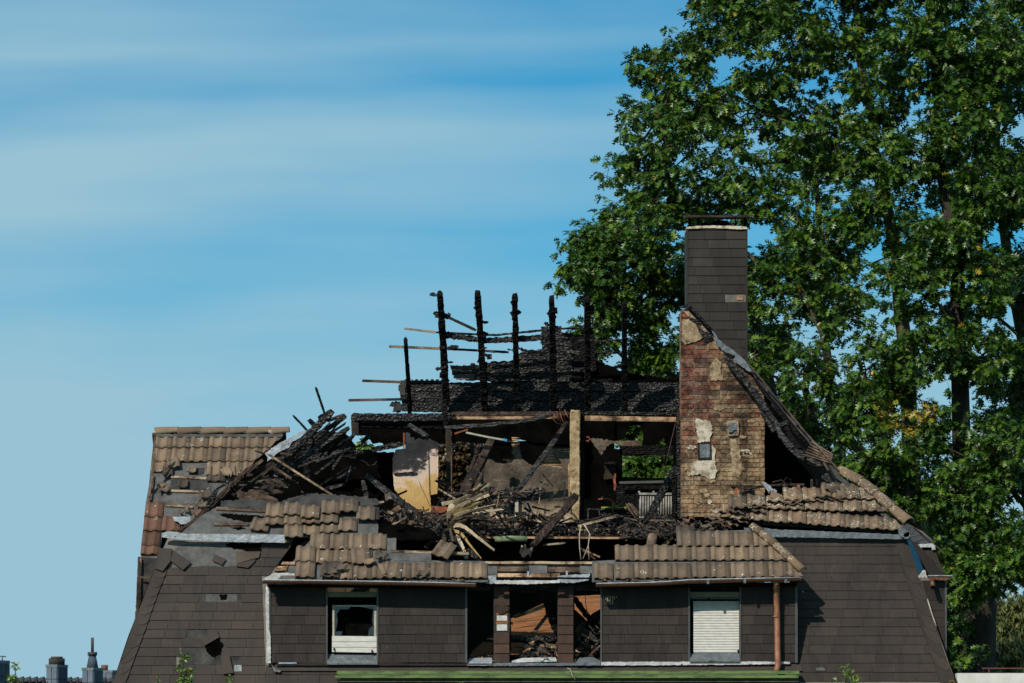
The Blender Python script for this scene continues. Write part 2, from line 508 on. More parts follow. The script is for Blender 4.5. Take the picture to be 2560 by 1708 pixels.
# ------------------------------------------------------------------ materials
def lin(r, g, b, k=.74):
    f = lambda c: (c / 255 / 12.92) if c / 255 <= .04045 else ((c / 255 + .055) / 1.055) ** 2.4
    return (f(r) * k, f(g) * k, f(b) * k)
class MB:
    def __init__(s, name):
        s.m = bpy.data.materials.new(name); s.m.use_nodes = True
        s.n = s.m.node_tree.nodes; s.l = s.m.node_tree.links; s.n.clear()
        s.out = s.n.new("ShaderNodeOutputMaterial"); s.b = s.n.new("ShaderNodeBsdfPrincipled")
        s.l.new(s.b.outputs[0], s.out.inputs[0])
        s.geo = s.n.new("ShaderNodeNewGeometry"); s.pos = s.geo.outputs["Position"]
    def noise(s, scale, detail=4, rough=.6, vec=None, stretch=None):
        n = s.n.new("ShaderNodeTexNoise"); n.inputs["Scale"].default_value = scale
        n.inputs["Detail"].default_value = detail; n.inputs["Roughness"].default_value = rough
        v = vec or s.pos
        if stretch:
            mp = s.n.new("ShaderNodeMapping"); mp.inputs["Scale"].default_value = stretch; s.l.new(v, mp.inputs[0]); v = mp.outputs[0]
        s.l.new(v, n.inputs["Vector"]); return n.outputs[0]
    def vor(s, scale, feature='F1', stretch=None, rand=1.0, out=0):
        n = s.n.new("ShaderNodeTexVoronoi"); n.feature = feature; n.inputs["Scale"].default_value = scale
        n.inputs["Randomness"].default_value = rand
        v = s.pos
        if stretch:
            mp = s.n.new("ShaderNodeMapping"); mp.inputs["Scale"].default_value = stretch; s.l.new(v, mp.inputs[0]); v = mp.outputs[0]
        s.l.new(v, n.inputs["Vector"]); return n.outputs[out]
    def ramp(s, fac, stops, interp='LINEAR'):
        r = s.n.new("ShaderNodeValToRGB"); r.color_ramp.interpolation = interp
        e = r.color_ramp.elements
        e[0].position, e[0].color = stops[0][0], tuple(stops[0][1]) + (1,)
        e[1].position, e[1].color = stops[-1][0], tuple(stops[-1][1]) + (1,)
        for p, c in stops[1:-1]:
            q = e.new(p); q.color = tuple(c) + (1,)
        s.l.new(fac, r.inputs[0]); return r.outputs[0]
    def mix(s, fac, a, b, mode='MIX'):
        m = s.n.new("ShaderNodeMix"); m.data_type = 'RGBA'; m.blend_type = mode
        for k, v in (("Factor", fac), ("A", a), ("B", b)):
            if isinstance(v, (int, float)): m.inputs[k].default_value = v
            elif isinstance(v, tuple): m.inputs[k].default_value = v + (1,)
            else: s.l.new(v, m.inputs[k])
        return m.outputs["Result"]
    def math(s, op, a, b=0, clamp=False):
        m = s.n.new("ShaderNodeMath"); m.operation = op; m.use_clamp = clamp
        for i, v in enumerate((a, b)):
            if isinstance(v, (int, float)): m.inputs[i].default_value = v
            else: s.l.new(v, m.inputs[i])
        return m.outputs[0]
    def rand(s):
        return s.n.new("ShaderNodeObjectInfo").outputs["Random"]
    def sep(s):
        n = s.n.new("ShaderNodeSeparateXYZ"); s.l.new(s.pos, n.inputs[0]); return n.outputs
    def band(s, v, lo, hi):
        m = s.n.new("ShaderNodeMapRange"); m.inputs[1].default_value = lo; m.inputs[2].default_value = hi
        s.l.new(v, m.inputs[0]); return m.outputs[0]
    def bump(s, h, strength=.5, dist=.01):
        b = s.n.new("ShaderNodeBump"); b.inputs["Strength"].default_value = strength; b.inputs["Distance"].default_value = dist
        s.l.new(h, b.inputs["Height"])
        if s.b.inputs["Normal"].is_linked: s.l.new(s.b.inputs["Normal"].links[0].from_socket, b.inputs["Normal"])
        s.l.new(b.outputs[0], s.b.inputs["Normal"])
    def done(s, col, rough=.8, metal=0.0, spec=None):
        if isinstance(col, tuple): s.b.inputs["Base Color"].default_value = col + (1,)
        else: s.l.new(col, s.b.inputs["Base Color"])
        if isinstance(rough, (int, float)): s.b.inputs["Roughness"].default_value = rough
        else: s.l.new(rough, s.b.inputs["Roughness"])
        s.b.inputs["Metallic"].default_value = metal
        if spec is not None: s.b.inputs["Specular IOR Level"].default_value = spec
        return s.m
def sp(a, k): return tuple(c * k for c in a)
def simple(name, c1, c2, scale=6, rough=.8, metal=0, bump=.3, bscale=40, bdist=.006, rnd=.25, stretch=None, spec=None, thresh=(.35, .65)):
    m = MB(name)
    c = m.ramp(m.noise(scale, 5, .65, stretch=stretch), [(thresh[0], c1), (thresh[1], c2)])
    if rnd:
        r = m.band(m.rand(), 0, 1)
        c = m.mix(1.0, c, m.ramp(m.rand(), [(0, (1 - rnd,) * 3), (1, (1 + rnd,) * 3)]), 'MULTIPLY')
    m.bump(m.noise(bscale, 4, .6, stretch=stretch), bump, bdist)
    return m.done(c, rough, metal, spec)

# charred timber: dull black blocks with glossy crazed faces
def char_mat(name, base=.005, pale=.035, stretch=(14, 14, 26), amt=.5, rough=.42):
    m = MB(name)
    e = m.vor(1.0, 'F1', stretch, 1, 0)
    cellc = m.vor(1.0, 'F1', stretch, 1, 1)
    sepc = m.n.new("ShaderNodeSeparateColor"); m.l.new(cellc, sepc.inputs[0])
    n = m.noise(5, 5, .7)
    f = m.math('MULTIPLY', m.math('POWER', sepc.outputs[0], 5), m.math('SUBTRACT', n, .32), True)
    f = m.math('MULTIPLY', f, amt * 8, True)
    c = m.mix(f, (base, base * .97, base * .95), (pale, pale * .98, pale * .95))
    big = m.ramp(m.noise(1.6, 3), [(.62, (1, 1, 1)), (.78, (2.4, 1.7, 1.25))])
    c = m.mix(1, c, big, 'MULTIPLY')
    m.bump(e, 1.0, .035)
    m.bump(m.noise(60, 3), .5, .008)
    return m.done(c, m.ramp(sepc.outputs[1], [(0, (rough - .12,) * 3), (1, (.85,) * 3)]), 0, .10 if name == 'charred_dark' else .30)
M_char = char_mat("charred_wood")
M_charh = char_mat("charred_plank", stretch=(20, 14, 24), amt=.6, pale=.06)
M_chard = char_mat("charred_dark", base=.0035, pale=.012, amt=.4, rough=.7)
M_charg = char_mat("charred_grey", base=.016, pale=.08, stretch=(10, 10, 36), amt=.9, rough=.55)
M_soot_shade = simple("soot_and_shade_black", (.0012, .0012, .0012), (.004, .0036, .0034), 3, .95, bump=.4, rnd=0, spec=0)  # near-black base puts the attic's shade into the colour

def wood(name, c1, c2, stretch=(3, 12, 30), rough=.75, rnd=.25, burn=0.0):
    m = MB(name)
    g = m.noise(1.5, 6, .7, stretch=stretch)
    c = m.ramp(g, [(.3, c1), (.68, c2)])
    if burn:
        b = m.ramp(m.noise(3.2, 4, .7), [(.5 - burn * .2, (1, 1, 1)), (.56 - burn * .1, (.5, .42, .36)), (.63, (.06, .055, .05))])
        c = m.mix(1, c, b, 'MULTIPLY')
    c = m.mix(1, c, m.ramp(m.rand(), [(0, (1 - rnd,) * 3), (1, (1 + rnd,) * 3)]), 'MULTIPLY')
    m.bump(g, .5, .006)
    return m.done(c, rough, 0, .3)
M_batten = wood("weathered_batten", lin(120, 104, 84), lin(178, 160, 134), burn=.25)
M_plank = wood("grey_plank", lin(78, 64, 54), lin(132, 114, 96), burn=.7)
M_browned = wood("scorched_timber", lin(34, 26, 22), lin(84, 66, 54), burn=.5)
M_raw = wood("raw_timber", lin(132, 104, 80), lin(205, 172, 136), burn=.35)
M_veneer = wood("pale_veneer", lin(128, 112, 92), lin(214, 194, 164), stretch=(8, 8, 8), rnd=.35)
M_veneer2 = wood("yellowed_veneer", lin(140, 112, 64), lin(196, 168, 108), stretch=(8, 8, 8), rnd=.3)
M_lath = wood("reed_lath", lin(150, 124, 96), lin(214, 184, 148), burn=.1)
M_browne = wood("brown_board", lin(96, 58, 30), lin(150, 98, 56), stretch=(2, 4, 26), rnd=.15)

def tile_mat(name, c1, c2, lichen=.0, red=False):
    m = MB(name)
    c = m.ramp(m.noise(2.2, 5, .7), [(.3, c1), (.7, c2)])
    c = m.mix(1, c, m.ramp(m.rand(), [(0, (.70, .71, .73)), (.5, (1, 1, 1)), (1, (1.18, 1.14, 1.08))]), 'MULTIPLY')
    c = m.mix(.75, c, m.ramp(m.noise(120, 3, .8), [(.3, (.6, .6, .6)), (.7, (1.45, 1.42, 1.36))]), 'MULTIPLY')
    # dark weather streaks and soot
    c = m.mix(1, c, m.ramp(m.noise(1.7, 5, .75), [(.56, (1, 1, 1)), (.72, (.50, .49, .49))]), 'MULTIPLY')
    # white scrapes where the glaze has flaked
    v = m.vor(5.2, 'F1', None, 1, 0)
    ring = m.math('MULTIPLY', m.math('GREATER_THAN', v, .17), m.math('LESS_THAN', v, .205))
    msk = m.math('GREATER_THAN', m.noise(7, 2, .5), .545)
    c = m.mix(m.math('MULTIPLY', ring, msk), c, lin(206, 200, 190))
    spk = m.math('GREATER_THAN', m.noise(46, 2, .6), .735)
    c = m.mix(spk, c, lin(190, 184, 170))
    if lichen:
        l = m.math('MULTIPLY', m.math('GREATER_THAN', m.noise(30, 4, .75), .60 - lichen * .04), m.math('GREATER_THAN', m.noise(4.5, 3), .52))
        c = m.mix(l, c, lin(196, 190, 170))
    m.bump(m.noise(160, 3, .7), .5, .004)
    return m.done(c, .85, 0, .25)
M_tile = tile_mat("brown_concrete_tile", lin(102, 87, 73), lin(133, 115, 97))
M_tile_l = tile_mat("lichened_tile", lin(106, 88, 72), lin(134, 113, 93), lichen=1.0)
M_tile_r = tile_mat("reddish_tile", lin(96, 70, 58), lin(116, 86, 72))
M_tile_d = tile_mat("sooty_tile", lin(66, 58, 52), lin(96, 84, 74))
M_tile_b = tile_mat("burnt_tile", lin(24, 22, 21), lin(44, 40, 38))

def slate_mat(name, c1, c2, sheen=.5):
    m = MB(name)
    c = m.ramp(m.noise(1.3, 5, .7), [(.3, c1), (.7, c2)])
    c = m.mix(1, c, m.ramp(m.rand(), [(0, (.78, .79, .80)), (.8, (1.08, 1.07, 1.05)), (1, (1.32, 1.28, 1.22))]), 'MULTIPLY')
    c = m.mix(1, c, m.ramp(m.noise(.55, 6, .75, stretch=(2.2, 2.2, .8)), [(.36, (.66, .67, .70)), (.60, (1.15, 1.13, 1.10))]), 'MULTIPLY')
    c = m.mix(.6, c, m.ramp(m.noise(70, 4, .8), [(.3, (.75, .75, .75)), (.7, (1.25, 1.25, 1.25))]), 'MULTIPLY')
    st = m.ramp(m.noise(1.0, 5, .7, stretch=(14, 3, 1.0)), [(.60, (1, 1, 1)), (.78, (1.35, 1.33, 1.30))])
    c = m.mix(1, c, st, 'MULTIPLY')
    c = m.mix(1, c, m.ramp(m.noise(1.3, 6, .75, stretch=(3.2, 1.5, .7)), [(.34, (.58, .59, .62)), (.48, (1, 1, 1))]), 'MULTIPLY')
    sp_ = m.math('GREATER_THAN', m.noise(30, 2, .5), .775)
    c = m.mix(sp_, c, lin(120, 116, 110))
    m.bump(m.noise(90, 4, .6), .35, .003)
    return m.done(c, .62, 0, sheen)
M_slate = slate_mat("brown_black_slate", lin(46, 38, 33), lin(55, 46, 40), .22)
M_slate2 = slate_mat("dormer_slate", lin(46, 39, 35), lin(54, 46, 42), .22)
M_slate_c = slate_mat("chimney_slate", lin(41, 37, 34), lin(50, 45, 41), .22)
M_slate_r = slate_mat("heat_rusted_slate", lin(52, 38, 32), lin(82, 58, 46), .22)
M_slate_g = slate_mat("grey_blue_slate", lin(48, 52, 58), lin(66, 70, 76), .7)
M_back = simple("slate_backing", lin(96, 90, 84), lin(124, 116, 108), 3, .9, rnd=0)
M_felt = simple("grey_roofing_felt", lin(64, 64, 64), lin(98, 97, 95), 5, .9, bump=.5, bscale=25, rnd=.1)
M_feltd = simple("burnt_felt", lin(18, 18, 18), lin(66, 64, 62), 3.5, .9, bump=.8, bscale=14, bdist=.02, rnd=.1)
def zinc_mat(name, c1, c2, metal=.25, rough=.5):
    m = MB(name)
    c = m.ramp(m.noise(7, 5, .7), [(.3, c1), (.7, c2)])
    c = m.mix(m.math('GREATER_THAN', m.noise(11, 4, .7), .66), c, lin(60, 58, 56))
    m.bump(m.noise(9, 4, .6), .7, .03)
    return m.done(c, rough, metal, .5)
M_zinc = zinc_mat("weathered_zinc", lin(128, 134, 140), lin(180, 188, 196))
M_zincd = zinc_mat("dull_zinc", lin(84, 90, 94), lin(122, 130, 136))
M_zincw = zinc_mat("pale_lead_flashing", lin(150, 152, 152), lin(214, 214, 212), .1, .6)
M_copper = simple("browned_copper", lin(92, 58, 42), lin(128, 86, 64), 5, .5, metal=.45, bump=.2, rnd=.08, stretch=(6, 6, 1.5))
M_pipe = simple("terracotta_downpipe", lin(120, 74, 54), lin(176, 120, 92), 4, .6, bump=.25, rnd=0, stretch=(3, 3, 1.6))
M_green = simple("green_painted_gutter", lin(58, 80, 34), lin(100, 128, 64), 2.2, .55, bump=.3, bscale=20, rnd=0, stretch=(1.4, 4, 6), thresh=(.38, .56))
M_moss = simple("mossy_eaves", lin(62, 62, 50), lin(104, 102, 84), 9, .9, bump=.6, rnd=0)
M_trim = simple("grey_metal_trim", lin(66, 68, 68), lin(84, 86, 86), 4, .5, metal=.2, bump=.1, rnd=0)
M_frame = simple("olive_window_frame", lin(92, 88, 66), lin(120, 116, 90), 5, .6, rnd=0, bump=.1)
M_framew = simple("dirty_white_frame", lin(150, 146, 128), lin(190, 186, 168), 6, .6, rnd=0, bump=.1)
def shutter_mat():
    m = MB("white_shutter")
    z = m.sep()
    top = m.band(z[2], P(0, 1525, 0).z, P(0, 1500, 0).z)
    c = m.ramp(m.noise(9, 4, .6, stretch=(1, 1, 3)), [(.3, lin(196, 192, 184)), (.7, lin(222, 219, 213))])
    c = m.mix(m.math('MULTIPLY', top, .6), c, lin(96, 84, 66))
    return m.done(c, .5, 0, .4)
M_shut = shutter_mat()
M_black = simple("black_cloth_and_shade", (.0015, .0015, .0015), (.005, .005, .005), 4, .9, rnd=0, spec=0)
M_rust = simple("rusty_steel", lin(110, 52, 28), lin(160, 82, 44), 12, .8, rnd=.1)
M_cream = MB("cream_clay_plaster")
_m = M_cream
_c = _m.ramp(_m.noise(3.0, 5, .7), [(.3, lin(140, 118, 86)), (.55, lin(182, 160, 124)), (.75, lin(204, 188, 158))])
_c = _m.mix(1, _c, _m.ramp(_m.noise(9, 5, .75), [(.36, (.35, .3, .25)), (.50, (1, 1, 1))]), 'MULTIPLY')
_m.bump(_m.noise(11, 5, .7), 1.0, .03)
M_cream = _m.done(_c, .95, 0, .15)

def plaster_mat():
    m = MB("sooty_plaster")
    s = m.sep()
    zb = m.band(s[2], P(0, 1320, 5).z, P(0, 1110, 5).z)
    c = m.ramp(zb, [(0, lin(206, 186, 156)), (.22, lin(176, 158, 134)), (.34, lin(60, 56, 50)), (.42, lin(124, 112, 98)), (.62, lin(84, 76, 68)), (1, lin(124, 112, 98))])
    n = m.ramp(m.noise(3.2, 6, .75), [(.30, (.22, .21, .20)), (.52, (.9, .9, .9)), (.75, (1.5, 1.45, 1.35))])
    c = m.mix(1, c, n, 'MULTIPLY')
    n2 = m.ramp(m.noise(22, 5, .8), [(.35, (.55, .55, .55)), (.6, (1.2, 1.2, 1.2))])
    c = m.mix(.8, c, n2, 'MULTIPLY')
    m.bump(m.noise(14, 5, .7), .8, .02)
    return m.done(c, .95, 0, .15)
M_plaster = plaster_mat()
def panel_mat():
    m = MB("scorched_door_panel")
    s = m.sep()
    wob = m.math('MULTIPLY', m.math('SUBTRACT', m.noise(3.0, 6, .75, stretch=(1, 1, 1.6)), .5), .9)
    z = m.math('ADD', m.band(s[2], P(0, 1290, 4).z, P(0, 1085, 4).z), wob)
    # right edge stays pale
    x = m.band(s[0], P(1060, 0, 4).x, P(1082, 0, 4).x)
    z2 = m.math('SUBTRACT', z, m.math('MULTIPLY', x, .18))
    c = m.ramp(z2, [(0, lin(186, 148, 88)), (.30, lin(200, 164, 106)), (.38, lin(214, 188, 164)), (.52, lin(206, 182, 166)), (.58, lin(52, 50, 52)), (.8, lin(30, 30, 32)), (1, lin(60, 60, 62))])
    c = m.mix(.7, c, m.ramp(m.noise(2, 6, .8, stretch=(18, 18, 1.2)), [(.3, (.7, .7, .7)), (.65, (1.15, 1.15, 1.15))]), 'MULTIPLY')
    m.bump(m.noise(6, 5, .7), .5, .02)
    return m.done(c, .8, 0, .25)
M_panel = panel_mat()
def brick_mat(name="soot_stained_brick", mortar=False):
    m = MB(name)
    s = m.sep()
    xr = m.band(s[0], P(1700, 0, 4).x, P(1912, 0, 4).x)
    zr = m.band(s[2], P(0, 1290, 4).z, P(0, 770, 4).z)
    xr = m.math('ADD', xr, m.math('MULTIPLY', m.math('SUBTRACT', m.noise(2.4, 4, .7), .5), .7))
    r = m.rand()
    red = m.ramp(r, [(0, lin(92, 62, 58)), (.25, lin(122, 74, 66)), (.45, lin(106, 88, 80)), (.6, lin(140, 112, 96)), (.8, lin(150, 92, 68)), (1, lin(84, 66, 64))])
    yel = m.ramp(r, [(0, lin(124, 108, 90)), (.25, lin(154, 132, 104)), (.42, lin(84, 74, 66)), (.6, lin(170, 142, 110)), (.72, lin(112, 74, 58)), (.85, lin(146, 104, 82)), (1, lin(70, 62, 58))])
    f = m.ramp(xr, [(.32, (0, 0, 0)), (.48, (1, 1, 1))])
    c = m.mix(f, red, yel)
    if mortar: c = m.ramp(m.noise(6, 5, .7), [(.3, lin(124, 106, 86)), (.7, lin(186, 162, 132))])
    # pale mortar smears over the lower part
    lo = m.math('ADD', m.math('SUBTRACT', .50, zr), m.math('MULTIPLY', m.math('SUBTRACT', m.noise(4, 5, .7), .5), 1.3))
    c = m.mix(m.math('MULTIPLY', m.math('MULTIPLY', lo, 2.6, True), .80), c, m.ramp(m.noise(3.1, 6, .8), [(.32, lin(84, 74, 62)), (.46, lin(160, 136, 104)), (.58, lin(190, 166, 136)), (.7, lin(120, 100, 80))]))
    c = m.mix(m.math('MULTIPLY', m.math('GREATER_THAN', m.noise(16, 5, .8), .60), .7), c, lin(172, 156, 136))
    c = m.mix(.8, c, m.ramp(m.noise(40, 4, .8), [(.3, (.6, .6, .6)), (.7, (1.3, 1.3, 1.3))]), 'MULTIPLY')
    # soot: a vertical run down the right third and blotches
    so = m.math('SUBTRACT', 1, m.math('MULTIPLY', m.math('ABSOLUTE', m.math('SUBTRACT', xr, .72)), 5.5), True)
    so = m.math('MULTIPLY', so, m.ramp(m.noise(4, 6, .8, stretch=(2.2, 2.2, .6)), [(.36, (0, 0, 0)), (.56, (1, 1, 1))]))
    c = m.mix(m.math('MULTIPLY', so, .85), c, lin(34, 31, 30))
    bl = m.ramp(m.noise(4.2, 7, .8), [(.44, (1.15, 1.15, 1.15)), (.53, (.55, .52, .5)), (.64, (.14, .13, .13))])
    c = m.mix(.9, c, bl, 'MULTIPLY')
    c = m.mix(.8, c, m.ramp(m.noise(15, 7, .85), [(.38, (.42, .40, .38)), (.60, (1.45, 1.42, 1.38))]), 'MULTIPLY')
    m.bump(m.noise(45, 5, .75), .8, .012)
    return m.done(c, .92, 0, .2)
M_brick = brick_mat()
M_mortar = brick_mat("chimney_mortar", True)
M_plas_w = simple("pale_old_plaster", lin(140, 126, 104), lin(206, 196, 176), 9, .95, bump=.9, bscale=14, bdist=.02, rnd=.05, thresh=(.38, .56))
def stained_mat(name, c1, c2, c3):
    m = MB(name)
    c = m.ramp(m.noise(5.0, 7, .8), [(.34, c3), (.43, c1), (.60, c2)])
    c = m.mix(.9, c, m.ramp(m.noise(19, 6, .8), [(.36, (.45, .42, .4)), (.58, (1.3, 1.3, 1.3))]), 'MULTIPLY')
    m.bump(m.noise(12, 5, .7), 1.0, .02)
    return m.done(c, .95, 0, .15)
M_plas_g = stained_mat("grey_stained_plaster", lin(130, 112, 88), lin(176, 156, 128), lin(40, 36, 33))
M_bark = simple("oak_bark", lin(56, 50, 38), lin(104, 98, 72), 3, .95, bump=1.0, bscale=14, bdist=.03, rnd=.1, stretch=(3, 3, .8))
M_barkd = simple("dark_and_shaded_bark", lin(34, 30, 24), lin(60, 54, 42), 3, .95, bump=1.0, bscale=14, bdist=.03, rnd=.1, stretch=(3, 3, .8))
def leaf_mat(name, stops, rough=.38, trans=.12, spec=.5):
    m = MB(name)
    a = m.n.new("ShaderNodeAttribute"); a.attribute_name = "tone"
    c = m.ramp(a.outputs["Fac"], stops)
    c = m.mix(.5, c, m.ramp(m.noise(1.1, 4), [(.3, (.7, .75, .7)), (.7, (1.25, 1.2, 1.2))]), 'MULTIPLY')
    m.done(c, rough, 0, spec)
    tr = m.n.new("ShaderNodeBsdfTranslucent"); tc = m.mix(1, c, (1.3, 1.5, .5), 'MULTIPLY'); m.l.new(tc, tr.inputs[0])
    mx = m.n.new("ShaderNodeMixShader"); mx.inputs[0].default_value = trans
    m.l.new(m.b.outputs[0], mx.inputs[1]); m.l.new(tr.outputs[0], mx.inputs[2]); m.l.new(mx.outputs[0], m.out.inputs[0])
    return m.m
M_leaf = leaf_mat("oak_leaf", [(0, (.014, .042, .005)), (.5, (.034, .086, .008)), (.9, (.095, .155, .014)), (.955, (.17, .19, .02)), (1, (.42, .20, .03))], rough=.40, spec=.38)
M_leafa = leaf_mat("autumn_oak_leaf", [(0, (.20, .07, .012)), (.3, (.40, .17, .02)), (.6, (.09, .10, .02)), (1, (.42, .27, .03))])
M_leafb = leaf_mat("copper_leaf", [(0, (.035, .022, .012)), (.6, (.07, .042, .018)), (1, (.12, .10, .03))])
M_leafw = leaf_mat("willow_leaf", [(0, (.035, .05, .008)), (.6, (.08, .095, .015)), (1, (.14, .14, .02))], rough=.6)
M_leafy = leaf_mat("young_leaf", [(0, (.05, .10, .02)), (.6, (.12, .20, .03)), (.8, (.22, .26, .05)), (1, (.28, .13, .05))])

# ================================================================== ground
M_grass = simple("meadow_grass", (.03, .05, .012), (.06, .085, .02), .8, .95, rnd=0)
struct(mobj("ground", [(-2500, -150, 0), (2500, -150, 0), (2500, 4500, 0), (-2500, 4500, 0)], [(0, 1, 2, 3)], M_grass))

# ================================================================== the burnt house
H = thing("burnt_house", "fire-gutted mansard house with charred rafters and collapsed tiled roof", "house", (0.5, 4.5, 0))
PM = plane_y(1690, 0.0, 1345, 0.9)        # steep slate mansard slope
PD = plane_y(1457, -0.30, 1325, 0.58)     # dormer roof
PR = plane_y(1340, 0.85, 1190, 2.20)      # front slope of the main roof
PW = plane_y(1405, 1.55, 1083, 3.75)      # left wing roof

def Z(n):
    ox, oy = {1: (280, 1000), 2: (850, 700), 3: (850, 1000), 4: (1300, 1000), 5: (1780, 1050), 6: (260, 1350), 7: (900, 1350), 8: (1480, 1350), 11: (1640, 500)}[n]
    return lambda *pts: [(ox + pts[i] / 3.456, oy + pts[i + 1] / 3.456) for i in range(0, len(pts), 2)]
z1, z2, z3, z4, z5, z6, z7, z8, z11 = (Z(n) for n in (1, 2, 3, 4, 5, 6, 7, 8, 11))

# --- lower storey (below the picture) and mansard body
M_wallp = simple("rendered_wall", lin(150, 140, 124), lin(180, 170, 150), 2, .9, rnd=0)
box("lower_wall", -6.75, 7.55, 0.35, 9.0, 0, 3.25, M_wallp, H)
mans = sheet("mansard_slope", PM, [(283, 1716), (331, 1579), (368, 1480), (407, 1373), (420, 1345), (735, 1345), (690, 1420), (684, 1664), (684, 1716)], 0.0, .04, M_back, H)
mansr = sheet("mansard_slope", PM, [(1986, 1716), (1986, 1460), (1880, 1345), (2250, 1345), (2300, 1450), (2345, 1580), (2393, 1716)], 0.0, .04, M_back, H)
sheet("mansard_slope", PM, [(684, 1664), (1986, 1664), (1986, 1716), (684, 1716)], 0.0, .04, M_back, H)
# region left of the dormer
sl_skip = [p for p in z6(700, 200, 900, 200, 1050, 200, 1190, 200, 700, 120, 900, 120, 1050, 120, 1200, 120, 640, 120, 640, 60, 800, 60, 1000, 60, 1200, 60, 950, 500, 1090, 500, 860, 820, 900, 900, 960, 980, 830, 980, 900, 980, 800, 1040, 900, 1040, 1060, 1040)]
def skip_fan(cx, cy, n=1): return [(cx, cy)]
slates("roof_slate", PM, [(431, 1372), (652, 1372), (664, 1712), (313, 1712)], 1710, 22.5, 15, 53.5, 424, 7.3, M_slate, mans, skip=sl_skip, seed=4)
slates("roof_slate", PM, [(664, 1664), (842, 1664), (846, 1712), (664, 1712)], 1710, 22.5, 2, 53.5, 424, 7.3, M_slate, mans, seed=5)
# upper strip just under the flashing on the right (over the big hole of the felt)
slates("roof_slate", PM, [(652, 1356), (735, 1356), (665, 1450), (654, 1450)], 1440, 22.5, 4, 53.5, 654, 7.3, M_slate, mans, seed=9)
slates("roof_slate", PM, [(1990, 1346), (2240, 1346), (2388, 1712), (1990, 1712)], 1704, 22.5, 16, 58, 2000, 8, M_slate, mansr, seed=14, ref_x=2100)
slates("roof_slate", PM, [(1880, 1346), (1992, 1346), (1992, 1420), (1990, 1440)], 1704, 22.5, 16, 58, 2000, 8, M_slate, mansr, seed=15, ref_x=2100)
sheet("roofing_felt", PM, [(462, 1560), (612, 1560), (620, 1668), (445, 1668)], .002, .006, M_feltd, mans)
sheet("roofing_felt", PM, [(470, 1480), (625, 1480), (625, 1512), (470, 1512)], .002, .006, M_feltd, mans)
# felt shows where slates are gone, and black sheets put shade in the holes
sheet("roofing_felt", PM, z6(660, 40, 980, 30, 1360, 40, 1370, 225, 800, 235, 590, 240, 590, 110), .006, .012, M_felt, mans, rag=1.5, seed=2)
sheet("roofing_felt", PM, z6(880, 470, 1150, 470, 1150, 535, 880, 535), .006, .01, M_felt, mans)
sheet("burnt_hole_shade", PM, z6(1000, 472, 1062, 472, 1058, 520, 1005, 522), .012, .005, M_soot_shade, mans, rag=1.5, seg=3, seed=5)
sheet("roofing_felt", PM, z6(790, 775, 1010, 775, 1030, 1080, 720, 1080, 760, 1000, 830, 980), .006, .01, M_feltd, mans, rag=1.5, seed=6)
sheet("burnt_hole_shade", PM, z6(870, 930, 920, 890, 1000, 860, 1030, 930, 1010, 990, 960, 1025, 905, 990), .012, .006, M_soot_shade, mans, rag=3, seg=4, seed=7)
sheet("burnt_hole_shade", PM, z6(1050, 28, 1366, 28, 1366, 100, 1250, 105, 1150, 80, 1060, 60), .012, .006, M_soot_shade, mans, rag=3, seg=5, seed=8)
sheet("roofing_felt", PM, z6(1130, 1085, 1190, 1085, 1190, 1140, 1120, 1140), .02, .005, M_zincd, mans)
# hip edges of overlapping round-ended slates
def hip(inner, outer, n, mat, seed, side):
    rnd = random.Random(seed)
    def at(path, t):
        k = t * (len(path) - 1); i = min(int(k), len(path) - 2); f = k - i
        return (path[i][0] + (path[i + 1][0] - path[i][0]) * f, path[i][1] + (path[i + 1][1] - path[i][1]) * f)
    for i in range(n):
        t0 = i / n; t1 = min(1, (i + 1.45) / n)
        a, b = at(outer, t0), at(inner, t0); c, d = at(inner, t1), at(outer, t1)
        # rounded lower end between d (outer) and c (inner)
        ex, ey = ((at(outer, 1)[0] - at(outer, 0)[0]), (at(outer, 1)[1] - at(outer, 0)[1])); L = math.hypot(ex, ey); ex /= L; ey /= L
        cx, cy = (c[0] + d[0]) / 2, (c[1] + d[1]) / 2
        rx, ry = (c[0] - d[0]) / 2, (c[1] - d[1]) / 2; R = math.hypot(rx, ry)
        arc = [(cx + rx * math.cos(q) + ex * math.sin(q) * R * .75, cy + ry * math.cos(q) + ey * math.sin(q) * R * .75) for q in [math.pi * j / 8 for j in range(9)]]
        poly = [a, b] + arc
        # each slate lifted at its lower end
        fr = []; n_ = len(poly)
        for j, (x, y) in enumerate(poly):
            lift = .020 + .016 * (0 if j < 2 else 1) + rnd.uniform(0, .002)
            fr.append(PM.px(x, y, lift))
        bk = [p - PM.n * .007 for p in fr]
        mobj("hip_slate", fr + bk, [tuple(range(n_)), tuple(range(2 * n_ - 1, n_ - 1, -1))] + [(k, k + n_, (k + 1) % n_ + n_, (k + 1) % n_) for k in range(n_)], mat, mans)
hip([(431, 1382), (416, 1434), (396, 1483), (380, 1529), (360, 1587), (338, 1645), (312, 1716)], [(405, 1373), (387, 1425), (366, 1480), (347, 1529), (327, 1579), (298, 1668), (277, 1716)], 13, M_slate, 5, -1)
hip([(2236, 1350), (2262, 1440), (2290, 1530), (2318, 1610), (2352, 1716)], [(2266, 1349), (2304, 1454), (2336, 1557), (2362, 1640), (2392, 1716)], 10, M_slate, 6, 1)
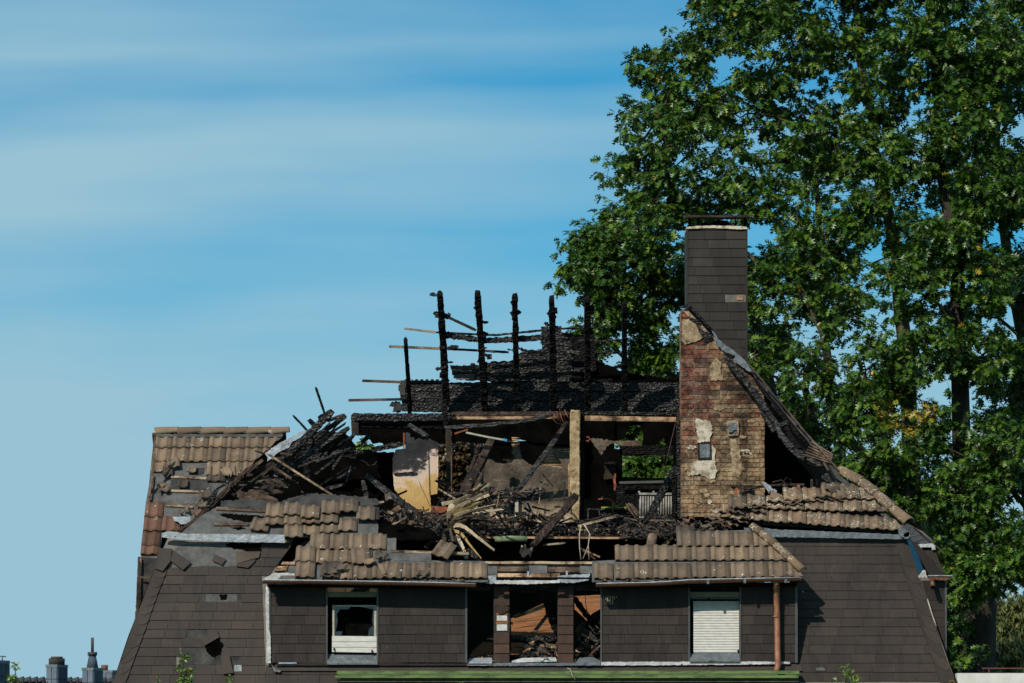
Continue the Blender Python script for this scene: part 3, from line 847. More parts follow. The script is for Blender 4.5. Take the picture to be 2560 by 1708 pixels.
# side faces of the mansard behind the hips
def side_face(name, path, dx, mat, Yb=8.5):
    fr = [PM.px(x, y, -.03) for x, y in path]
    bk = [Vector((p.x + dx, Yb, p.z)) for p in fr]
    n = len(path)
    q = [p + Vector((.05 if dx > 0 else -.05, 0, 0)) * -1 for p in fr + bk]
    V = fr + bk + q
    F = []
    for i in range(n - 1):
        F.append((i, i + 1, i + 1 + n, i + n)); m = 2 * n
        F.append((m + i, m + i + n, m + i + 1 + n, m + i + 1))
    return mobj(name, V, F, mat, H)
side_face("mansard_flank", [(285, 1716), (327, 1590), (366, 1490), (409, 1380)], .25, M_slate)
side_face("mansard_flank", [(2391, 1716), (2340, 1580), (2302, 1462), (2262, 1352)], -.25, M_slate)
# loose slates that slid on the slope (still hanging on their nails)
def loose_slate(poly, h, tiltdir=0, mat=None):
    return sheet("roof_slate", PM, poly, h, .006, mat or M_slate, mans)
loose_slate(z6(600, 100, 755, 205, 685, 272, 575, 190), .06)
loose_slate(z6(960, 135, 1058, 175, 1020, 225, 935, 187), .05)
loose_slate(z6(1140, 110, 1350, 110, 1340, 160, 1150, 213), .05, mat=M_tile_d)
loose_slate(z6(1150, 215, 1310, 175, 1300, 200, 1245, 250, 1140, 235), .045)
loose_slate(z6(480, 85, 590, 90, 575, 200, 510, 285, 440, 260), .07)
loose_slate(z6(825, 865, 975, 785, 1000, 850, 870, 925), .055)
loose_slate(z6(1010, 1015, 1085, 1005, 1120, 1160, 1030, 1170), .06)
loose_slate(z8(1930, 1115, 1985, 1105, 2020, 1125, 2010, 1135, 1940, 1135), .03, mat=M_slate_g)
# apron below the dormer
sheet("apron_sheet", PM, [(690, 1663), (1998, 1663), (2006, 1680), (680, 1680)], .045, .01, M_slate2, mans)

# zinc flashing along the mansard break
prism("flashing", z1(435, 1150, 480, 1135, 560, 1140, 620, 1155, 1490, 1165, 1495, 1235, 1000, 1225, 560, 1205, 432, 1185), .72, .012, M_zinc, H, rag=.6, seg=14)
o = prism("flashing", z5(275, 930, 480, 935, 520, 945, 900, 960, 1300, 975, 1620, 990, 1650, 1020, 1640, 1030, 1000, 1020, 500, 1010, 300, 985), .76, .03, M_zincd, H, rag=1.0, seg=8)
prism("flashing", z5(1610, 930, 1660, 940, 1710, 970, 1700, 1010, 1640, 1015, 1615, 985), .70, .03, M_zincd, H, rag=1.2, seg=3)

# --- dormer
def wall_panel(x0, x1, y0=1464, y1=1656, mat=M_back, t=.14):
    return pbox("dormer_wall", x0, x1, y0, y1, 0.02, t, mat, H)
YS = [1491, 1514, 1538, 1562, 1586, 1609, 1633, 1657]
def dormer_slates(wall, x0, x1, off, seed, mat=M_slate2, skip=(), top=1466):
    pl = Plane(P(1280, 1657, 0.018), Vector((0, 0, 1)))
    pl.o.x = 0
    slates("wall_slate", pl, [(x0, top), (x1, top), (x1, 1657), (x0, 1657)], 1656.5, 23.65, 9, 39.6, x0 + off, 8.1, mat, wall, skip=skip, seed=seed, tilt=.002)
w = wall_panel(674, 815); dormer_slates(w, 678, 815, 39.6 * .3, 1)
w = wall_panel(946, 1166); dormer_slates(w, 947, 1166, 36, 2)
w = wall_panel(1504, 1720); dormer_slates(w, 1506, 1720, 39, 3)
w = wall_panel(1853, 1992); dormer_slates(w, 1853, 1988, 39, 4)
def pillar(x0, x1, skipy=()):
    p = pbox("pillar", x0 + 1, x1 - 1, 1478, 1657, .03, .2, M_feltd, H)
    ys = YS
    for i, yb in enumerate(ys):
        if i in skipy: continue
        yt = yb - 24
        a = P(x0 + 2, yb, 0); b = P(x1 - 2, yt - 1, 0)
        v = [Vector((a.x, -.006, a.z)), Vector((b.x, -.006, a.z)), Vector((b.x, .012, b.z)), Vector((a.x, .012, b.z))]
        v += [q + Vector((0, .007, 0)) for q in v]
        mobj("wall_slate", v, [(0, 1, 2, 3), (7, 6, 5, 4), (0, 4, 5, 1), (1, 5, 6, 2), (2, 6, 7, 3), (3, 7, 4, 0)], M_slate_r, p)
    return p
p1_ = pillar(1233, 1275, (2, 3, 4))
prism("wall_slate", z7(1165, 570, 1240, 565, 1280, 575, 1285, 610, 1220, 645, 1195, 635), -.01, .007, M_slate_r, p1_)
M_wht = simple("white_insulation", lin(176, 172, 166), lin(214, 212, 208), 12, .8, rnd=0)
pbox("insulation_block", 1242, 1268, 1539, 1552, .012, .03, M_wht, p1_)
pbox("insulation_block", 1242, 1268, 1561, 1577, .012, .03, M_wht, p1_)
pbox("wooden_strip", 1240, 1270, 1532, 1538, .012, .03, M_browne, p1_)
pbox("wooden_strip", 1240, 1270, 1553, 1560, .012, .03, M_browne, p1_)
p2_ = pillar(1393, 1435)
pbox("lintel", 1166, 1504, 1462, 1476, .04, .16, M_char, H)
pbox("lintel", 1232, 1394, 1476, 1481, .03, .10, M_chard, H)
for x0, x1 in ((672, 676), (815, 819), (941.5, 946), (1720.5, 1725), (1849, 1853), (1988, 1994), (1163, 1168), (1501, 1505)):
    pbox("corner_trim", x0, x1, 1466, 1657, -.012, .05, M_trim, H)
# dormer side cheeks and inner room
for x in (676, 1990):
    a = P(x, 1657, 0)
    box("dormer_cheek", a.x - .03, a.x + .03, .17, 1.6, a.z, a.z + 1.25, M_slate2, H)
a = P(676, 1657, 0); b = P(1990, 1657, 0)
box("room_floor", a.x + .04, b.x - .04, .18, 4.6, a.z - .12, a.z - .02, M_soot_shade, H)
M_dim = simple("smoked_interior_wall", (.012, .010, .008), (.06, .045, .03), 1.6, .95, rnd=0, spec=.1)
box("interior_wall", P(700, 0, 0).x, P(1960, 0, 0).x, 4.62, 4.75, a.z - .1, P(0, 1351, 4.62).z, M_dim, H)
box("interior_wall", P(1150, 0, 0).x - .05, P(1150, 0, 0).x + .05, .2, 4.6, a.z, a.z + 1.15, M_soot_shade, H)
box("interior_wall", P(1515, 0, 0).x - .05, P(1515, 0, 0).x + .05, .2, 2.2, a.z, a.z + 1.15, M_soot_shade, H)

# windows
def window(x0, x1, ytop, ysill, kind):
    wd = thing_part("window", P((x0 + x1) / 2, ysill, .1))
    pbox("window_frame", x0, x1, 1480, 1493, .03, .1, M_frame, wd)
    if kind == 'broken':
        pbox("recess_shade_panel", x0, x1, 1493, 1640, .30, .04, M_black, wd)  # black panel stands in for the shade of the room
        prism("torn_blind", z6(1940, 495, 2340, 495, 2340, 560, 2200, 545, 2120, 560, 2000, 548, 1940, 562), .06, .02, M_black, wd)
        for (a0, a1, b0, b1) in ((831, 836, 1513, 1592), (935, 941, 1513, 1592), (836, 935, 1513, 1517)):
            pbox("window_frame", a0, a1, b0, b1, .07, .05, M_framew, wd)
        M_gl = MB("sooty_glass"); M_gl = M_gl.done((.015, .017, .018), .12, 0, .8)
        # shards left in the frame round the broken opening
        for s_ in (z6(1985, 575, 2140, 572, 2110, 600, 2040, 600, 2010, 640, 2020, 700, 2000, 800, 1985, 820), z6(2140, 572, 2335, 572, 2335, 780, 2315, 700, 2325, 600, 2230, 580), z6(1985, 822, 2010, 790, 2060, 790, 2050, 829, 1990, 829), z6(2280, 829, 2290, 770, 2335, 730, 2335, 829)):
            prism("glass_shard", s_, .09, .005, M_gl, wd)
        sh = prism("shutter", [(830, 1590), (943, 1591), (943, 1632), (830, 1630)], .035, .02, M_shut, wd)
        for yy in (1604, 1618): pbox("slat_joint", 831, 942, yy, yy + .9, .032, .01, M_zincd, sh)
        for (q, r) in z6(1987, 942, 2315, 960): pbox("stop_knob", q - 1.5, q + 1.5, r - 3, r + 3, .0, .04, M_black, sh)
    else:
        pbox("recess_shade_panel", x0, x1, 1486, 1640, .22, .04, M_black, wd)
        pbox("window_frame", x0 + 2, x0 + 45, 1488, 1498, .06, .05, M_trim, wd)
        pbox("window_frame", x0 + 49, x1, 1488, 1498, .06, .05, M_trim, wd)
        sh = pbox("shutter", 1733, 1848, 1503, 1632, .10, .02, M_shut, wd)
        pl = []
        n = 19
        for i in range(n):      # individual roller slats, slightly bowed
            ya = 1508 + i * (1632 - 1508) / n; yb = ya + (1632 - 1508) / n - .9
            A = P(1733.5, yb, .1); B = P(1847.5, ya, .1); m_ = (A.z + B.z) / 2
            v = []
            for x in (A.x, B.x):
                v += [Vector((x, .097, A.z)), Vector((x, .093, A.z + .004)), Vector((x, .0915, m_)), Vector((x, .094, B.z - .003)), Vector((x, .0975, B.z))]
            mobj("shutter_slat", v, [(j, j + 5, j + 6, j + 1) for j in range(4)], M_shut, sh)
        for (q, r) in z8(862, 952, 1262, 958): pbox("stop_knob", q - 1.5, q + 1.5, r - 3, r + 3, .05, .04, M_black, sh)
    # sloping sill
    v = [P(x0 - .5, ysill, -.06), P(x1 + .5, ysill, -.06), P(x1, ytop, .1), P(x0, ytop, .1)]
    v += [p - Vector((0, -.005, .02)) for p in v]
    mobj("sill", v, [(0, 1, 2, 3), (7, 6, 5, 4), (0, 4, 5, 1), (1, 5, 6, 2), (2, 6, 7, 3), (3, 7, 4, 0)], M_zincd, wd)
    return wd
def thing_part(name, loc):
    o = bpy.data.objects.new(name, None); COL.objects.link(o); o.empty_display_size = .1
    place(o, Matrix.Translation(loc), H); return o
window(818, 943, 1635, 1659, 'broken')
window(1725, 1849, 1633, 1653, 'closed')

# openings: sills, inner floor pieces
def sill(poly, mat, Y=-.04): return prism("zinc_sill", poly, lambda x, y: -.05 + (1664 - y) * .012, .01, mat, H, rag=.6, seg=8)
sill(z7(925, 1060, 950, 1020, 1140, 1018, 1140, 1085, 925, 1085), M_zinc)
sill(z7(1310, 1045, 1400, 1020, 1690, 1015, 1700, 1050, 1310, 1060), M_zincw)
sill(z7(1865, 1060, 1890, 1020, 2010, 1010, 2085, 1050, 2085, 1085, 1865, 1085), M_zincd)
prism("flashing", [(1503, 1655), (1900, 1654), (1975, 1655), (1975, 1660), (1920, 1661), (1700, 1663), (1503, 1664)], -.03, .02, M_zincw, H, rag=.8, seg=7)
prism("flashing", [(690, 1659), (1160, 1659), (1232, 1659), (1232, 1664), (690, 1664)], -.03, .02, M_slate2, H, rag=.5, seg=9)
prism("flashing", [(1232, 1658), (1500, 1657), (1500, 1664), (1232, 1665)], -.03, .02, M_zincd, H, rag=.7, seg=6)
# crinkled lead strip down the dormer's left corner
prism("lead_strip", ragged(z6(1400, 400, 1422, 400, 1425, 760, 1440, 850, 1440, 1065, 1400, 1065, 1405, 900, 1400, 740, 1395, 500), .9, 3, random.Random(3)), -.02, .03, M_zincw, H)
prism("lead_strip", z6(1440, 1070, 1480, 1115, 1530, 1130, 1520, 1142, 1465, 1140, 1470, 1120), -.05, .02, M_zincd, H, rag=.8, seg=3)

# gutters: half round channels along a slightly sagging line
def gutter(name, pts, r, mat, Y, parent, lip=None, flip=False):
    P3 = [P(x, y, Y) for x, y in pts]
    V = []; F = []; k = 9
    for c in P3:
        for rr in (r, r - .012):
            for j in range(k):
                t = math.pi * j / (k - 1)
                V.append(c + Vector((0, math.cos(t) * rr, -math.sin(t) * rr)))
    n = len(P3); m = 2 * k
    for i in range(n - 1):
        for j in range(k - 1):
            F.append((i * m + j, i * m + j + 1, (i + 1) * m + j + 1, (i + 1) * m + j))
            F.append((i * m + k + j, (i + 1) * m + k + j, (i + 1) * m + k + j + 1, i * m + k + j + 1))
    for i in (0, n - 1):
        F.append(tuple(i * m + j for j in range(k)))
    o = mobj(name, V, F, mat, parent, smooth=False)
    # rolled front lip
    V2, F2 = tube_vf([c + Vector((0, -r, .004)) for c in P3], .011, 6)
    mobj("gutter_lip", V2, F2, lip or M_zinc, o, smooth=True)
    return o
gl = gutter("gutter", [(657, 1451), (760, 1452), (860, 1453.5), (960, 1455), (1060, 1457), (1130, 1459), (1190, 1461)], .058, M_copper, -.36, H)
gr = gutter("gutter", [(1490, 1460), (1540, 1459), (1600, 1458), (1660, 1456), (1720, 1451), (1800, 1449), (1900, 1447), (2004, 1445)], .058, M_copper, -.36, H)
for x, y in ((1770, 1452), (1862, 1450), (1964, 1449)): pbox("gutter_bracket", x - 3, x + 3, y - 1, y + 8, -.43, .012, M_zincd, gr)
dp = tube("downpipe", [P(1941, 1450, -.33), P(1941, 1460, -.30), P(1941, 1474, -.16), P(1943, 1540, -.11), P(1945, 1665, -.11), P(1941, 1678, -.13)], .050, M_pipe, H, 14)
tube("pipe_collar", [P(1941, 1540, -.11), P(1941, 1543, -.11)], .060, M_pipe, dp, 14)
tube("pipe_collar", [P(1941, 1466, -.22), P(1941, 1469, -.20)], .058, M_pipe, dp, 14)
# soffit and fascia beneath the dormer eaves
prism("fascia_board", [(668, 1461), (1160, 1466), (1160, 1472), (668, 1467)], -.10, .12, M_chard, H)
prism("fascia_board", [(1510, 1463), (1992, 1455), (1992, 1465), (1510, 1470)], -.10, .12, M_chard, H)
o = prism("soffit_board", [(668, 1460), (1166, 1464), (1166, 1466.5), (668, 1463)], -.30, .30, M_chard, H)
o = prism("soffit_board", [(1504, 1466), (1992, 1456), (1992, 1459), (1504, 1468)], -.30, .30, M_chard, H)

# green gutter along the foot of the mansard
gg = thing_part("green_gutter", P(1400, 1700, -.3))
def long_prof(name, prof, xa, xb, mat, parent):
    """extrude a (Y, photo row) profile between two photo columns"""
    A = [P(xa, y, Y) for Y, y in prof]; B = [P(xb, y, Y) for Y, y in prof]; n = len(prof)
    return mobj(name, A + B, [(i, i + n, (i + 1) % n + n, (i + 1) % n) for i in range(n)] + [tuple(range(n - 1, -1, -1)), tuple(range(n, 2 * n))], mat, parent)
long_prof("gutter_board", [(-.30, 1677), (-.345, 1679), (-.345, 1685), (-.30, 1686), (-.10, 1686), (-.10, 1677)], 842, 1998, M_green, gg)
long_prof("gutter_board", [(-.30, 1687.5), (-.36, 1689), (-.36, 1695), (-.31, 1696.5), (-.10, 1696.5), (-.10, 1687.5)], 838, 1996, M_green, gg)
long_prof("eaves_board", [(-.28, 1697.5), (-.30, 1705), (-.05, 1706), (-.05, 1697.5)], 845, 1996, M_moss, gg)
long_prof("eaves_board", [(-.16, 1707), (-.16, 1740), (.05, 1740), (.05, 1707)], 845, 1992, M_browned, gg)

# --- dormer roof: boards, felt, tiles
dr = sheet("dormer_roof", PD, [(690, 1455), (780, 1345), (990, 1345), (990, 1400), (1220, 1403), (1220, 1455)], 0.0, .02, M_felt, H, rag=1)
dr2 = sheet("dormer_roof", PD, [(1480, 1455), (1480, 1403), (1540, 1400), (1545, 1368), (1690, 1365), (1700, 1330), (1878, 1325), (2000, 1450)], 0.0, .02, M_felt, H, rag=0)
# bare middle part: battens, board rows
for i, (x0, x1, y0, y1, m_) in enumerate([(1213, 1480, 1404, 1410, M_batten), (1244, 1320, 1417, 1429, M_plank), (1322, 1368, 1415, 1434, M_felt), (1370, 1452, 1418, 1431, M_plank), (1450, 1482, 1416, 1434, M_felt), (1213, 1243, 1416, 1438, M_felt), (1244, 1376, 1434, 1443, M_raw), (1378, 1400, 1434, 1444, M_raw), (1240, 1480, 1444, 1446.5, M_chard)]):
    sheet("board", PD, [(x0, y1), (x1, y1 + .5), (x1, y0 + .5), (x0, y0)], .005 + .003 * (i % 3), .02, m_, H, rag=.4, seg=20, seed=i)
sheet("ceiling_board", PD, [(1213, 1444), (1482, 1444), (1482, 1404), (1213, 1404)], -.02, .02, M_chard, H)
prism("flashing", z7(1078, 310, 1180, 305, 1175, 372, 1120, 380, 1075, 372), -.22, .012, M_zinc, H, rag=.8, seg=5)
prism("flashing", z7(1708, 310, 1990, 292, 1975, 350, 1850, 372, 1700, 368), -.22, .012, M_zinc, H, rag=.9, seg=6)
prism("flashing", [(1236, 1451), (1400, 1451), (1400, 1457), (1310, 1461), (1236, 1459)], -.26, .02, M_zincw, H, rag=.8, seg=5)
prism("flashing", z6(1368, 345, 1400, 325, 1470, 285, 1645, 288, 1645, 355, 1400, 350), -.18, .012, M_zincw, H, rag=.6, seg=6)
for px_, y0 in ((1320, 1428), (1417, 1428)):
    pbox("gutter_iron", px_ - 2.5, px_ + 2.5, y0, 1459, -.2, .01, M_zinc, H)
for sgm in (z6(1545, 200, 1650, 200, 1650, 225, 1530, 222), z6(1500, 240, 1590, 235, 1580, 275, 1470, 280)): sheet("board", PD, sgm, .03, .02, M_raw, H)
sheet("roof_batten", PD, [(975, 1377), (1172, 1383), (1172, 1389), (975, 1383)], .02, .03, M_batten, H)
sheet("roof_batten", PD, [(984, 1383), (1078, 1385), (1078, 1404), (984, 1403)], .008, .006, M_felt, H)

tr1 = tile_row
tile_row(PD, 775, 985, 1377, M_tile, dr, seed=1, cut=(778, 1338, 650, 1470), jit=.7)
tile_row(PD, 738, 982, 1411, M_tile, dr, seed=2, jit=1.6, lift=.0, skip=(4,))
tile_row(PD, 738, 1212, 1450, M_tile, dr, seed=3, jit=2.2, dy=3, lift=.01, skip=(1,))
tile(PD, 738, 1452, M_tile, dr, rot=-.02, h=.05)
tile(PD, 740, 1413, M_tile, dr, rot=.0, h=.05)
tile(PD, 800, 1451, M_tile_d, dr, rot=-.06, h=.05)
tile(PD, 955, 1452, M_tile, dr, rot=-.09, h=.05)
tile(PD, 880, 1420, M_tile, dr, rot=.10, h=.05)
tile(PD, 1076, 1398, M_tile, dr, rot=-.42, h=.09)
# right part of the dormer roof
hipc = (1878, 1318, 2012, 1450)
tile_row(PD, 1693, 1925, 1370, M_tile, dr2, seed=11, cut=(2012, 1450, 1878, 1318), jit=.6)
tile_row(PD, 1538, 1975, 1405, M_tile, dr2, seed=12, cut=(2012, 1450, 1878, 1318), jit=.6)
tile_row(PD, 1538, 2010, 1451, M_tile, dr2, seed=13, cut=(2012, 1450, 1878, 1318), jit=1.2, dy=-4)
tile_row(PD, 1484, 1536, 1452, M_tile, dr2, seed=14, jit=2)
tile(PD, 1692, 1356, M_tile_d, dr2, rot=.02, h=-.02)
hp = [PD.px(x, y, .04) for x, y in ((2006, 1432), (1973, 1400), (1937, 1367), (1902, 1337), (1879, 1321))]
for i in range(4): ridge_tile(hp[i], hp[i + 1], (-.2, -.4, 1), M_tile_l, dr2, r0=.085)
# hipped end face of the dormer roof
e = [PD.px(2000, 1448, -.02), PD.px(1878, 1325, -.02)]
mobj("dormer_roof", [e[0], e[1], e[1] + Vector((.1, 1.0, 0)), e[0] + Vector((0, 1.5, 0)), e[0] + Vector((0, 0, -.03)), e[1] + Vector((0, 0, -.03)), e[1] + Vector((.1, 1, -.03)), e[0] + Vector((0, 1.5, -.03))],
     [(0, 1, 2, 3), (7, 6, 5, 4), (0, 3, 7, 4), (0, 4, 5, 1), (1, 5, 6, 2)], M_tile_d, H)

# --- main roof, front slope: left remains
mr = sheet("front_slope", PR, z1(620, 1130, 760, 1010, 900, 930, 1100, 860, 1330, 880, 1330, 940, 2200, 890, 2290, 900, 2300, 1165, 1500, 1180, 600, 1150), 0.0, .03, M_felt, H, rag=1.5, seg=8, seed=21)
sheet("roofing_felt", PR, z1(940, 880, 1180, 860, 1500, 900, 1330, 950, 1100, 935, 930, 930), .012, .01, M_feltd, mr, rag=2, seg=4, seed=22)
sheet("burnt_hole_shade", PR, z1(930, 985, 1200, 1000, 1320, 1010, 1330, 1030, 1180, 1060, 1060, 1040, 960, 1010), .012, .006, M_soot_shade, mr, rag=2, seg=4, seed=23)  # black sheet stands for the shade inside the hole
sheet("burnt_hole_shade", PR, z1(1020, 1105, 1120, 1100, 1160, 1115, 1100, 1125), .012, .006, M_soot_shade, mr, rag=1.5, seg=3, seed=24)
sheet("roof_batten", PR, z1(900, 935, 1325, 955, 1325, 980, 900, 960), .03, .03, M_plank, mr)
sheet("roof_batten", PR, z1(885, 1070, 1180, 1068, 1180, 1095, 885, 1095), .03, .03, M_plank, mr)
sheet("roofing_felt", PR, z1(1450, 900, 1600, 850, 1750, 830, 2060, 850, 2280, 870, 2330, 920, 2060, 960, 1500, 950), .05, .02, M_feltd, mr, rag=3, seg=5, seed=25)
def trow(zx, zy, n, seed, rot=0, lift=0.0, mat=M_tile, dyr=0.0, step=157, jit=1.4):
    rnd = random.Random(seed)
    for i in range(n):
        (x, y), = z1(zx + i * step, zy + i * dyr)
        tile(PR, x, y, mat, mr, rot=rot + rnd.uniform(-.02, .02) * jit, h=lift + rnd.uniform(0, .01), pitch=rnd.uniform(-.03, .02))
trow(1480, 1195, 4, 3, rot=.02, dyr=-15)          # lowest layer
trow(1490, 1222, 1, 5, rot=.05, lift=.04)
trow(1185, 1148, 1, 4, rot=-.12, lift=.03)
trow(1322, 1115, 4, 6, rot=.01, lift=.05, dyr=-6)
trow(1325, 1055, 1, 7, rot=.0, lift=.08)
trow(1480, 1040, 1, 8, rot=-.02, lift=.08)
trow(1630, 1078, 1, 9, rot=.0, lift=.11)
trow(1810, 1030, 2, 10, rot=.03, lift=.08, dyr=-14)
trow(2110, 1075, 1, 11, rot=.0, lift=.06)
trow(2150, 1060, 1, 12, rot=.04, lift=.02, mat=M_tile_d)
sheet("front_slope", PR, [(940, 1290), (1080, 1320), (1110, 1345), (930, 1345)], -.04, .03, M_soot_shade, H, rag=2, seed=31)

# --- main roof, right remains
mr2 = sheet("front_slope", PR, [(1815, 1300), (1900, 1262), (2080, 1245), (2175, 1250), (2262, 1330)], -.02, .03, M_feltd, H, rag=0)
HC = (2290, 1352, 2085, 1180)
def rrow(x0, n, y0, dy, seed, rot, lift=0, step=48.0, mat=M_tile_l, jit=1):
    rnd = random.Random(seed)
    for i in range(n):
        t = i / max(1, n - 1)
        tile(PR, x0 + i * step, y0 + dy * t + rnd.uniform(-1, 1) * jit, mat, mr2, rot=rot * (1 - t * .5) + rnd.uniform(-.008, .008) * jit, h=lift + rnd.uniform(0, .006), cut=HC if i > n - 4 else None)
rrow(1825, 9, 1305, 28, 1, -.085, lift=.03)
rrow(1820, 9, 1281, 12, 2, -.03, lift=.07, jit=1.5)
rrow(1960, 6, 1268, -6, 3, .02, lift=.10, jit=2)
rrow(2055, 4, 1252, 12, 4, .0, lift=.07)
# jumbled heap of edge-on tiles on the left of it
rnd = random.Random(8)
for i in range(13):
    x = 1765 + i * 24 + rnd.uniform(-8, 8); y = 1306 - 3.4 * i + rnd.uniform(-6, 6)
    if i > 4: y = 1282 - (i - 5) * 1.5 + rnd.uniform(-7, 5)
    tile(PR, x, y, rnd.choice([M_tile, M_tile_d, M_tile]), mr2, rot=rnd.uniform(-.35, .25), h=.10 + rnd.uniform(0, .10), pitch=-rnd.uniform(.45, .85))
for i in range(8):
    x = 1700 + i * 22 + rnd.uniform(-8, 8); y = 1332 - 2.6 * i + rnd.uniform(-5, 5)
    tile(PR, x, y, rnd.choice([M_tile_d, M_tile_r, M_tile]), mr2, rot=rnd.uniform(-.7, .5), h=.08, pitch=-rnd.uniform(.3, .8), broken=rnd.randrange(999))
hp = [PR.px(x, y, .05) for x, y in ((2272, 1317), (2232, 1283), (2192, 1247), (2152, 1215), (2100, 1186))]
for i in range(4): ridge_tile(hp[i], hp[i + 1], (.3, -.5, 1), M_tile_l, mr2, r0=.13)
# right hip slope of the main roof (seen edge-on and from below), torn open above
hl = [(1868, 903), (1905, 950), (1960, 1015), (2000, 1065), (2040, 1112), (2075, 1150), (2100, 1190), (2150, 1228), (2210, 1280), (2268, 1330)]
def hipY(y): return .85 + (1330 - y) * (4.3 - .85) / (1330 - 903)
fr = [P(x, y, hipY(y)) for x, y in hl]
top = fr + [p + Vector((0, 3.0, 0.0)) for p in fr]
n = len(fr); low = [p - Vector((.05, 0, .05)) for p in top]
F = [(i, i + n, i + 1 + n, i + 1) for i in range(n - 1)] + [(2 * n + i, 2 * n + i + 1, 3 * n + i + 1, 3 * n + i) for i in range(n - 1)] + [(i, i + 1, 2 * n + i + 1, 2 * n + i) for i in range(n - 1)] + [(n + i, 3 * n + i, 3 * n + i + 1, n + i + 1) for i in range(n - 1)]
hs = mobj("side_slope", top + low, F, M_feltd, H)
for i, (x, y) in enumerate([(1893, 938), (1930, 985), (1968, 1028), (2002, 1070), (2035, 1108), (2062, 1138)]):
    beam("roof_batten", [(x - 22, y - 28, hipY(y) - .06), (x + 34, y + 38, hipY(y + 30) - .10)], 4.5, M_plank if i > 2 else M_browned, hs, rag=.15)
for i in range(6):
    (a, b), (c, d) = z5(800 + i * 12, 300 - i * 22, 1030 + i * 4, 372 - i * 14)
    beam("roof_batten", [(a, b, 2.5), (c, d, 2.2)], 3.6, M_plank, hs)
# dark inside behind the right part of the roof
prism("back_slope", [(1700, 985), (1868, 930), (1935, 1010), (2050, 1150), (2120, 1240), (2200, 1300), (1700, 1310)], 6.3, .08, M_soot_shade, H, rag=2, seg=10)
# charred hip rafter running along the chimney
beam("hip_rafter", [(1815, 897, 3.86), (1880, 974, 3.75), (1945, 1068, 3.5)], 15, M_charh, H, rag=.22, lumps=5, depth=.12)
beam("hip_rafter", [(1904, 1028, 3.7), (1937, 1080, 3.6)], 12, M_charh, H, rag=.2, depth=.1)
beam("charred_lining", [(1930, 1010, 3.4), (1985, 1075, 3.2), (2040, 1130, 3.0), (2085, 1180, 2.6)], 11, M_chard, H, rag=.25, lumps=8)
beam("charred_lining", [(1885, 945, 4.0), (1925, 998, 3.8), (1975, 1055, 3.4)], 9, M_chard, H, rag=.25, lumps=5)
beam("hip_rafter", [z5(970, 490)[0] + (2.2,), z5(1190, 640)[0] + (1.8,)], 18, M_charh, H, rag=.2)
beam("rafter_stub", [z5(520, 85)[0] + (3.1,), z5(650, 15)[0] + (3.1,)], 10, M_charg, H, rag=.12)
for i, (a, b, c, d, w_) in enumerate([(580, 110, 800, 330, 20), (640, 60, 760, 250, 16), (740, 250, 960, 400, 14), (820, 360, 980, 400, 10), (860, 520, 890, 640, 9), (905, 510, 930, 640, 8), (560, 60, 700, 240, 14), (700, 160, 840, 300, 10)]):
    (x0, y0), (x1, y1) = z5(a, b, c, d)
    beam("charred_lining", [(x0, y0, 3.0), ((x0 + x1) / 2 - 3, (y0 + y1) / 2 + 4, 2.95), (x1, y1, 2.9)], w_ * .8, M_chard if i % 2 else M_charg, H, rag=.2, depth=.05, seed=60 + i)
beam("rafter_stub", [z5(965, 370)[0] + (1.9,), z5(1010, 440)[0] + (1.8,)], 6, M_browned, H)

# --- left wing
wr = sheet("wing_roof", PW, z1(378, 290, 1480, 300, 1260, 500, 1000, 760, 600, 1130, 430, 1180, 410, 1370, 248, 1370, 290, 900, 350, 560), 0.0, .03, M_felt, H, rag=0)
VC = z1(1490, 310, 560, 1150)        # valley edge
vcut = (VC[0][0], VC[0][1], VC[1][0], VC[1][1])
def wrow(zx, zy, n, seed, mat=M_tile, skip=(), jit=.6, cut=True, lift=0, step=157.5):
    rnd = random.Random(seed)
    for i in range(n):
        if i in skip: continue
        (x, y), = z1(zx + i * step, zy)
        tile(PW, x + rnd.uniform(-.6, .6) * jit, y + rnd.uniform(-1, 1) * jit, mat, wr, rot=rnd.uniform(-.008, .008), h=lift + rnd.uniform(0, .004), cut=(vcut[2], vcut[3], vcut[0], vcut[1]) if cut and i >= n - 3 else None)
wrow(362, 425, 8, 1)
wrow(350, 545, 7, 2)
wrow(340, 640, 1, 31, jit=2)
wrow(815, 665, 3, 3, jit=2)
wrow(820, 715, 1, 33, jit=3, cut=False, mat=M_tile_d)
wrow(280, 1025, 1, 4, mat=M_tile_r, cut=False)
wrow(268, 1145, 2, 5, mat=M_tile_r, cut=False)
wrow(252, 1272, 1, 6, mat=M_tile_r, cut=False)
wrow(246, 1350, 1, 7, mat=M_tile_r, cut=False)
for i, (a, b, c, d) in enumerate([(510, 665, 815, 680), (495, 785, 860, 798), (470, 910, 700, 925)]):
    (x0, y0), (x1, y1) = z1(a, b, c, d)
    sheet("roof_batten", PW, [(x0, y0), (x1, y1), (x1, y1 + 5.5), (x0, y0 + 5.5)], .035, .03, M_batten, wr)
sheet("roof_batten", PW, z1(345, 670, 368, 665, 345, 880, 325, 890), .05, .03, M_plank, wr)
for sd_, poly, m_ in [(1, z1(510, 690, 820, 690, 850, 780, 500, 780), M_feltd), (2, z1(490, 815, 840, 820, 700, 900, 480, 905), M_felt), (3, z1(720, 590, 800, 590, 790, 640, 700, 650), M_feltd)]:
    sheet("roofing_felt", PW, poly, .01, .008, m_, wr, rag=1.5, seg=6, seed=sd_)
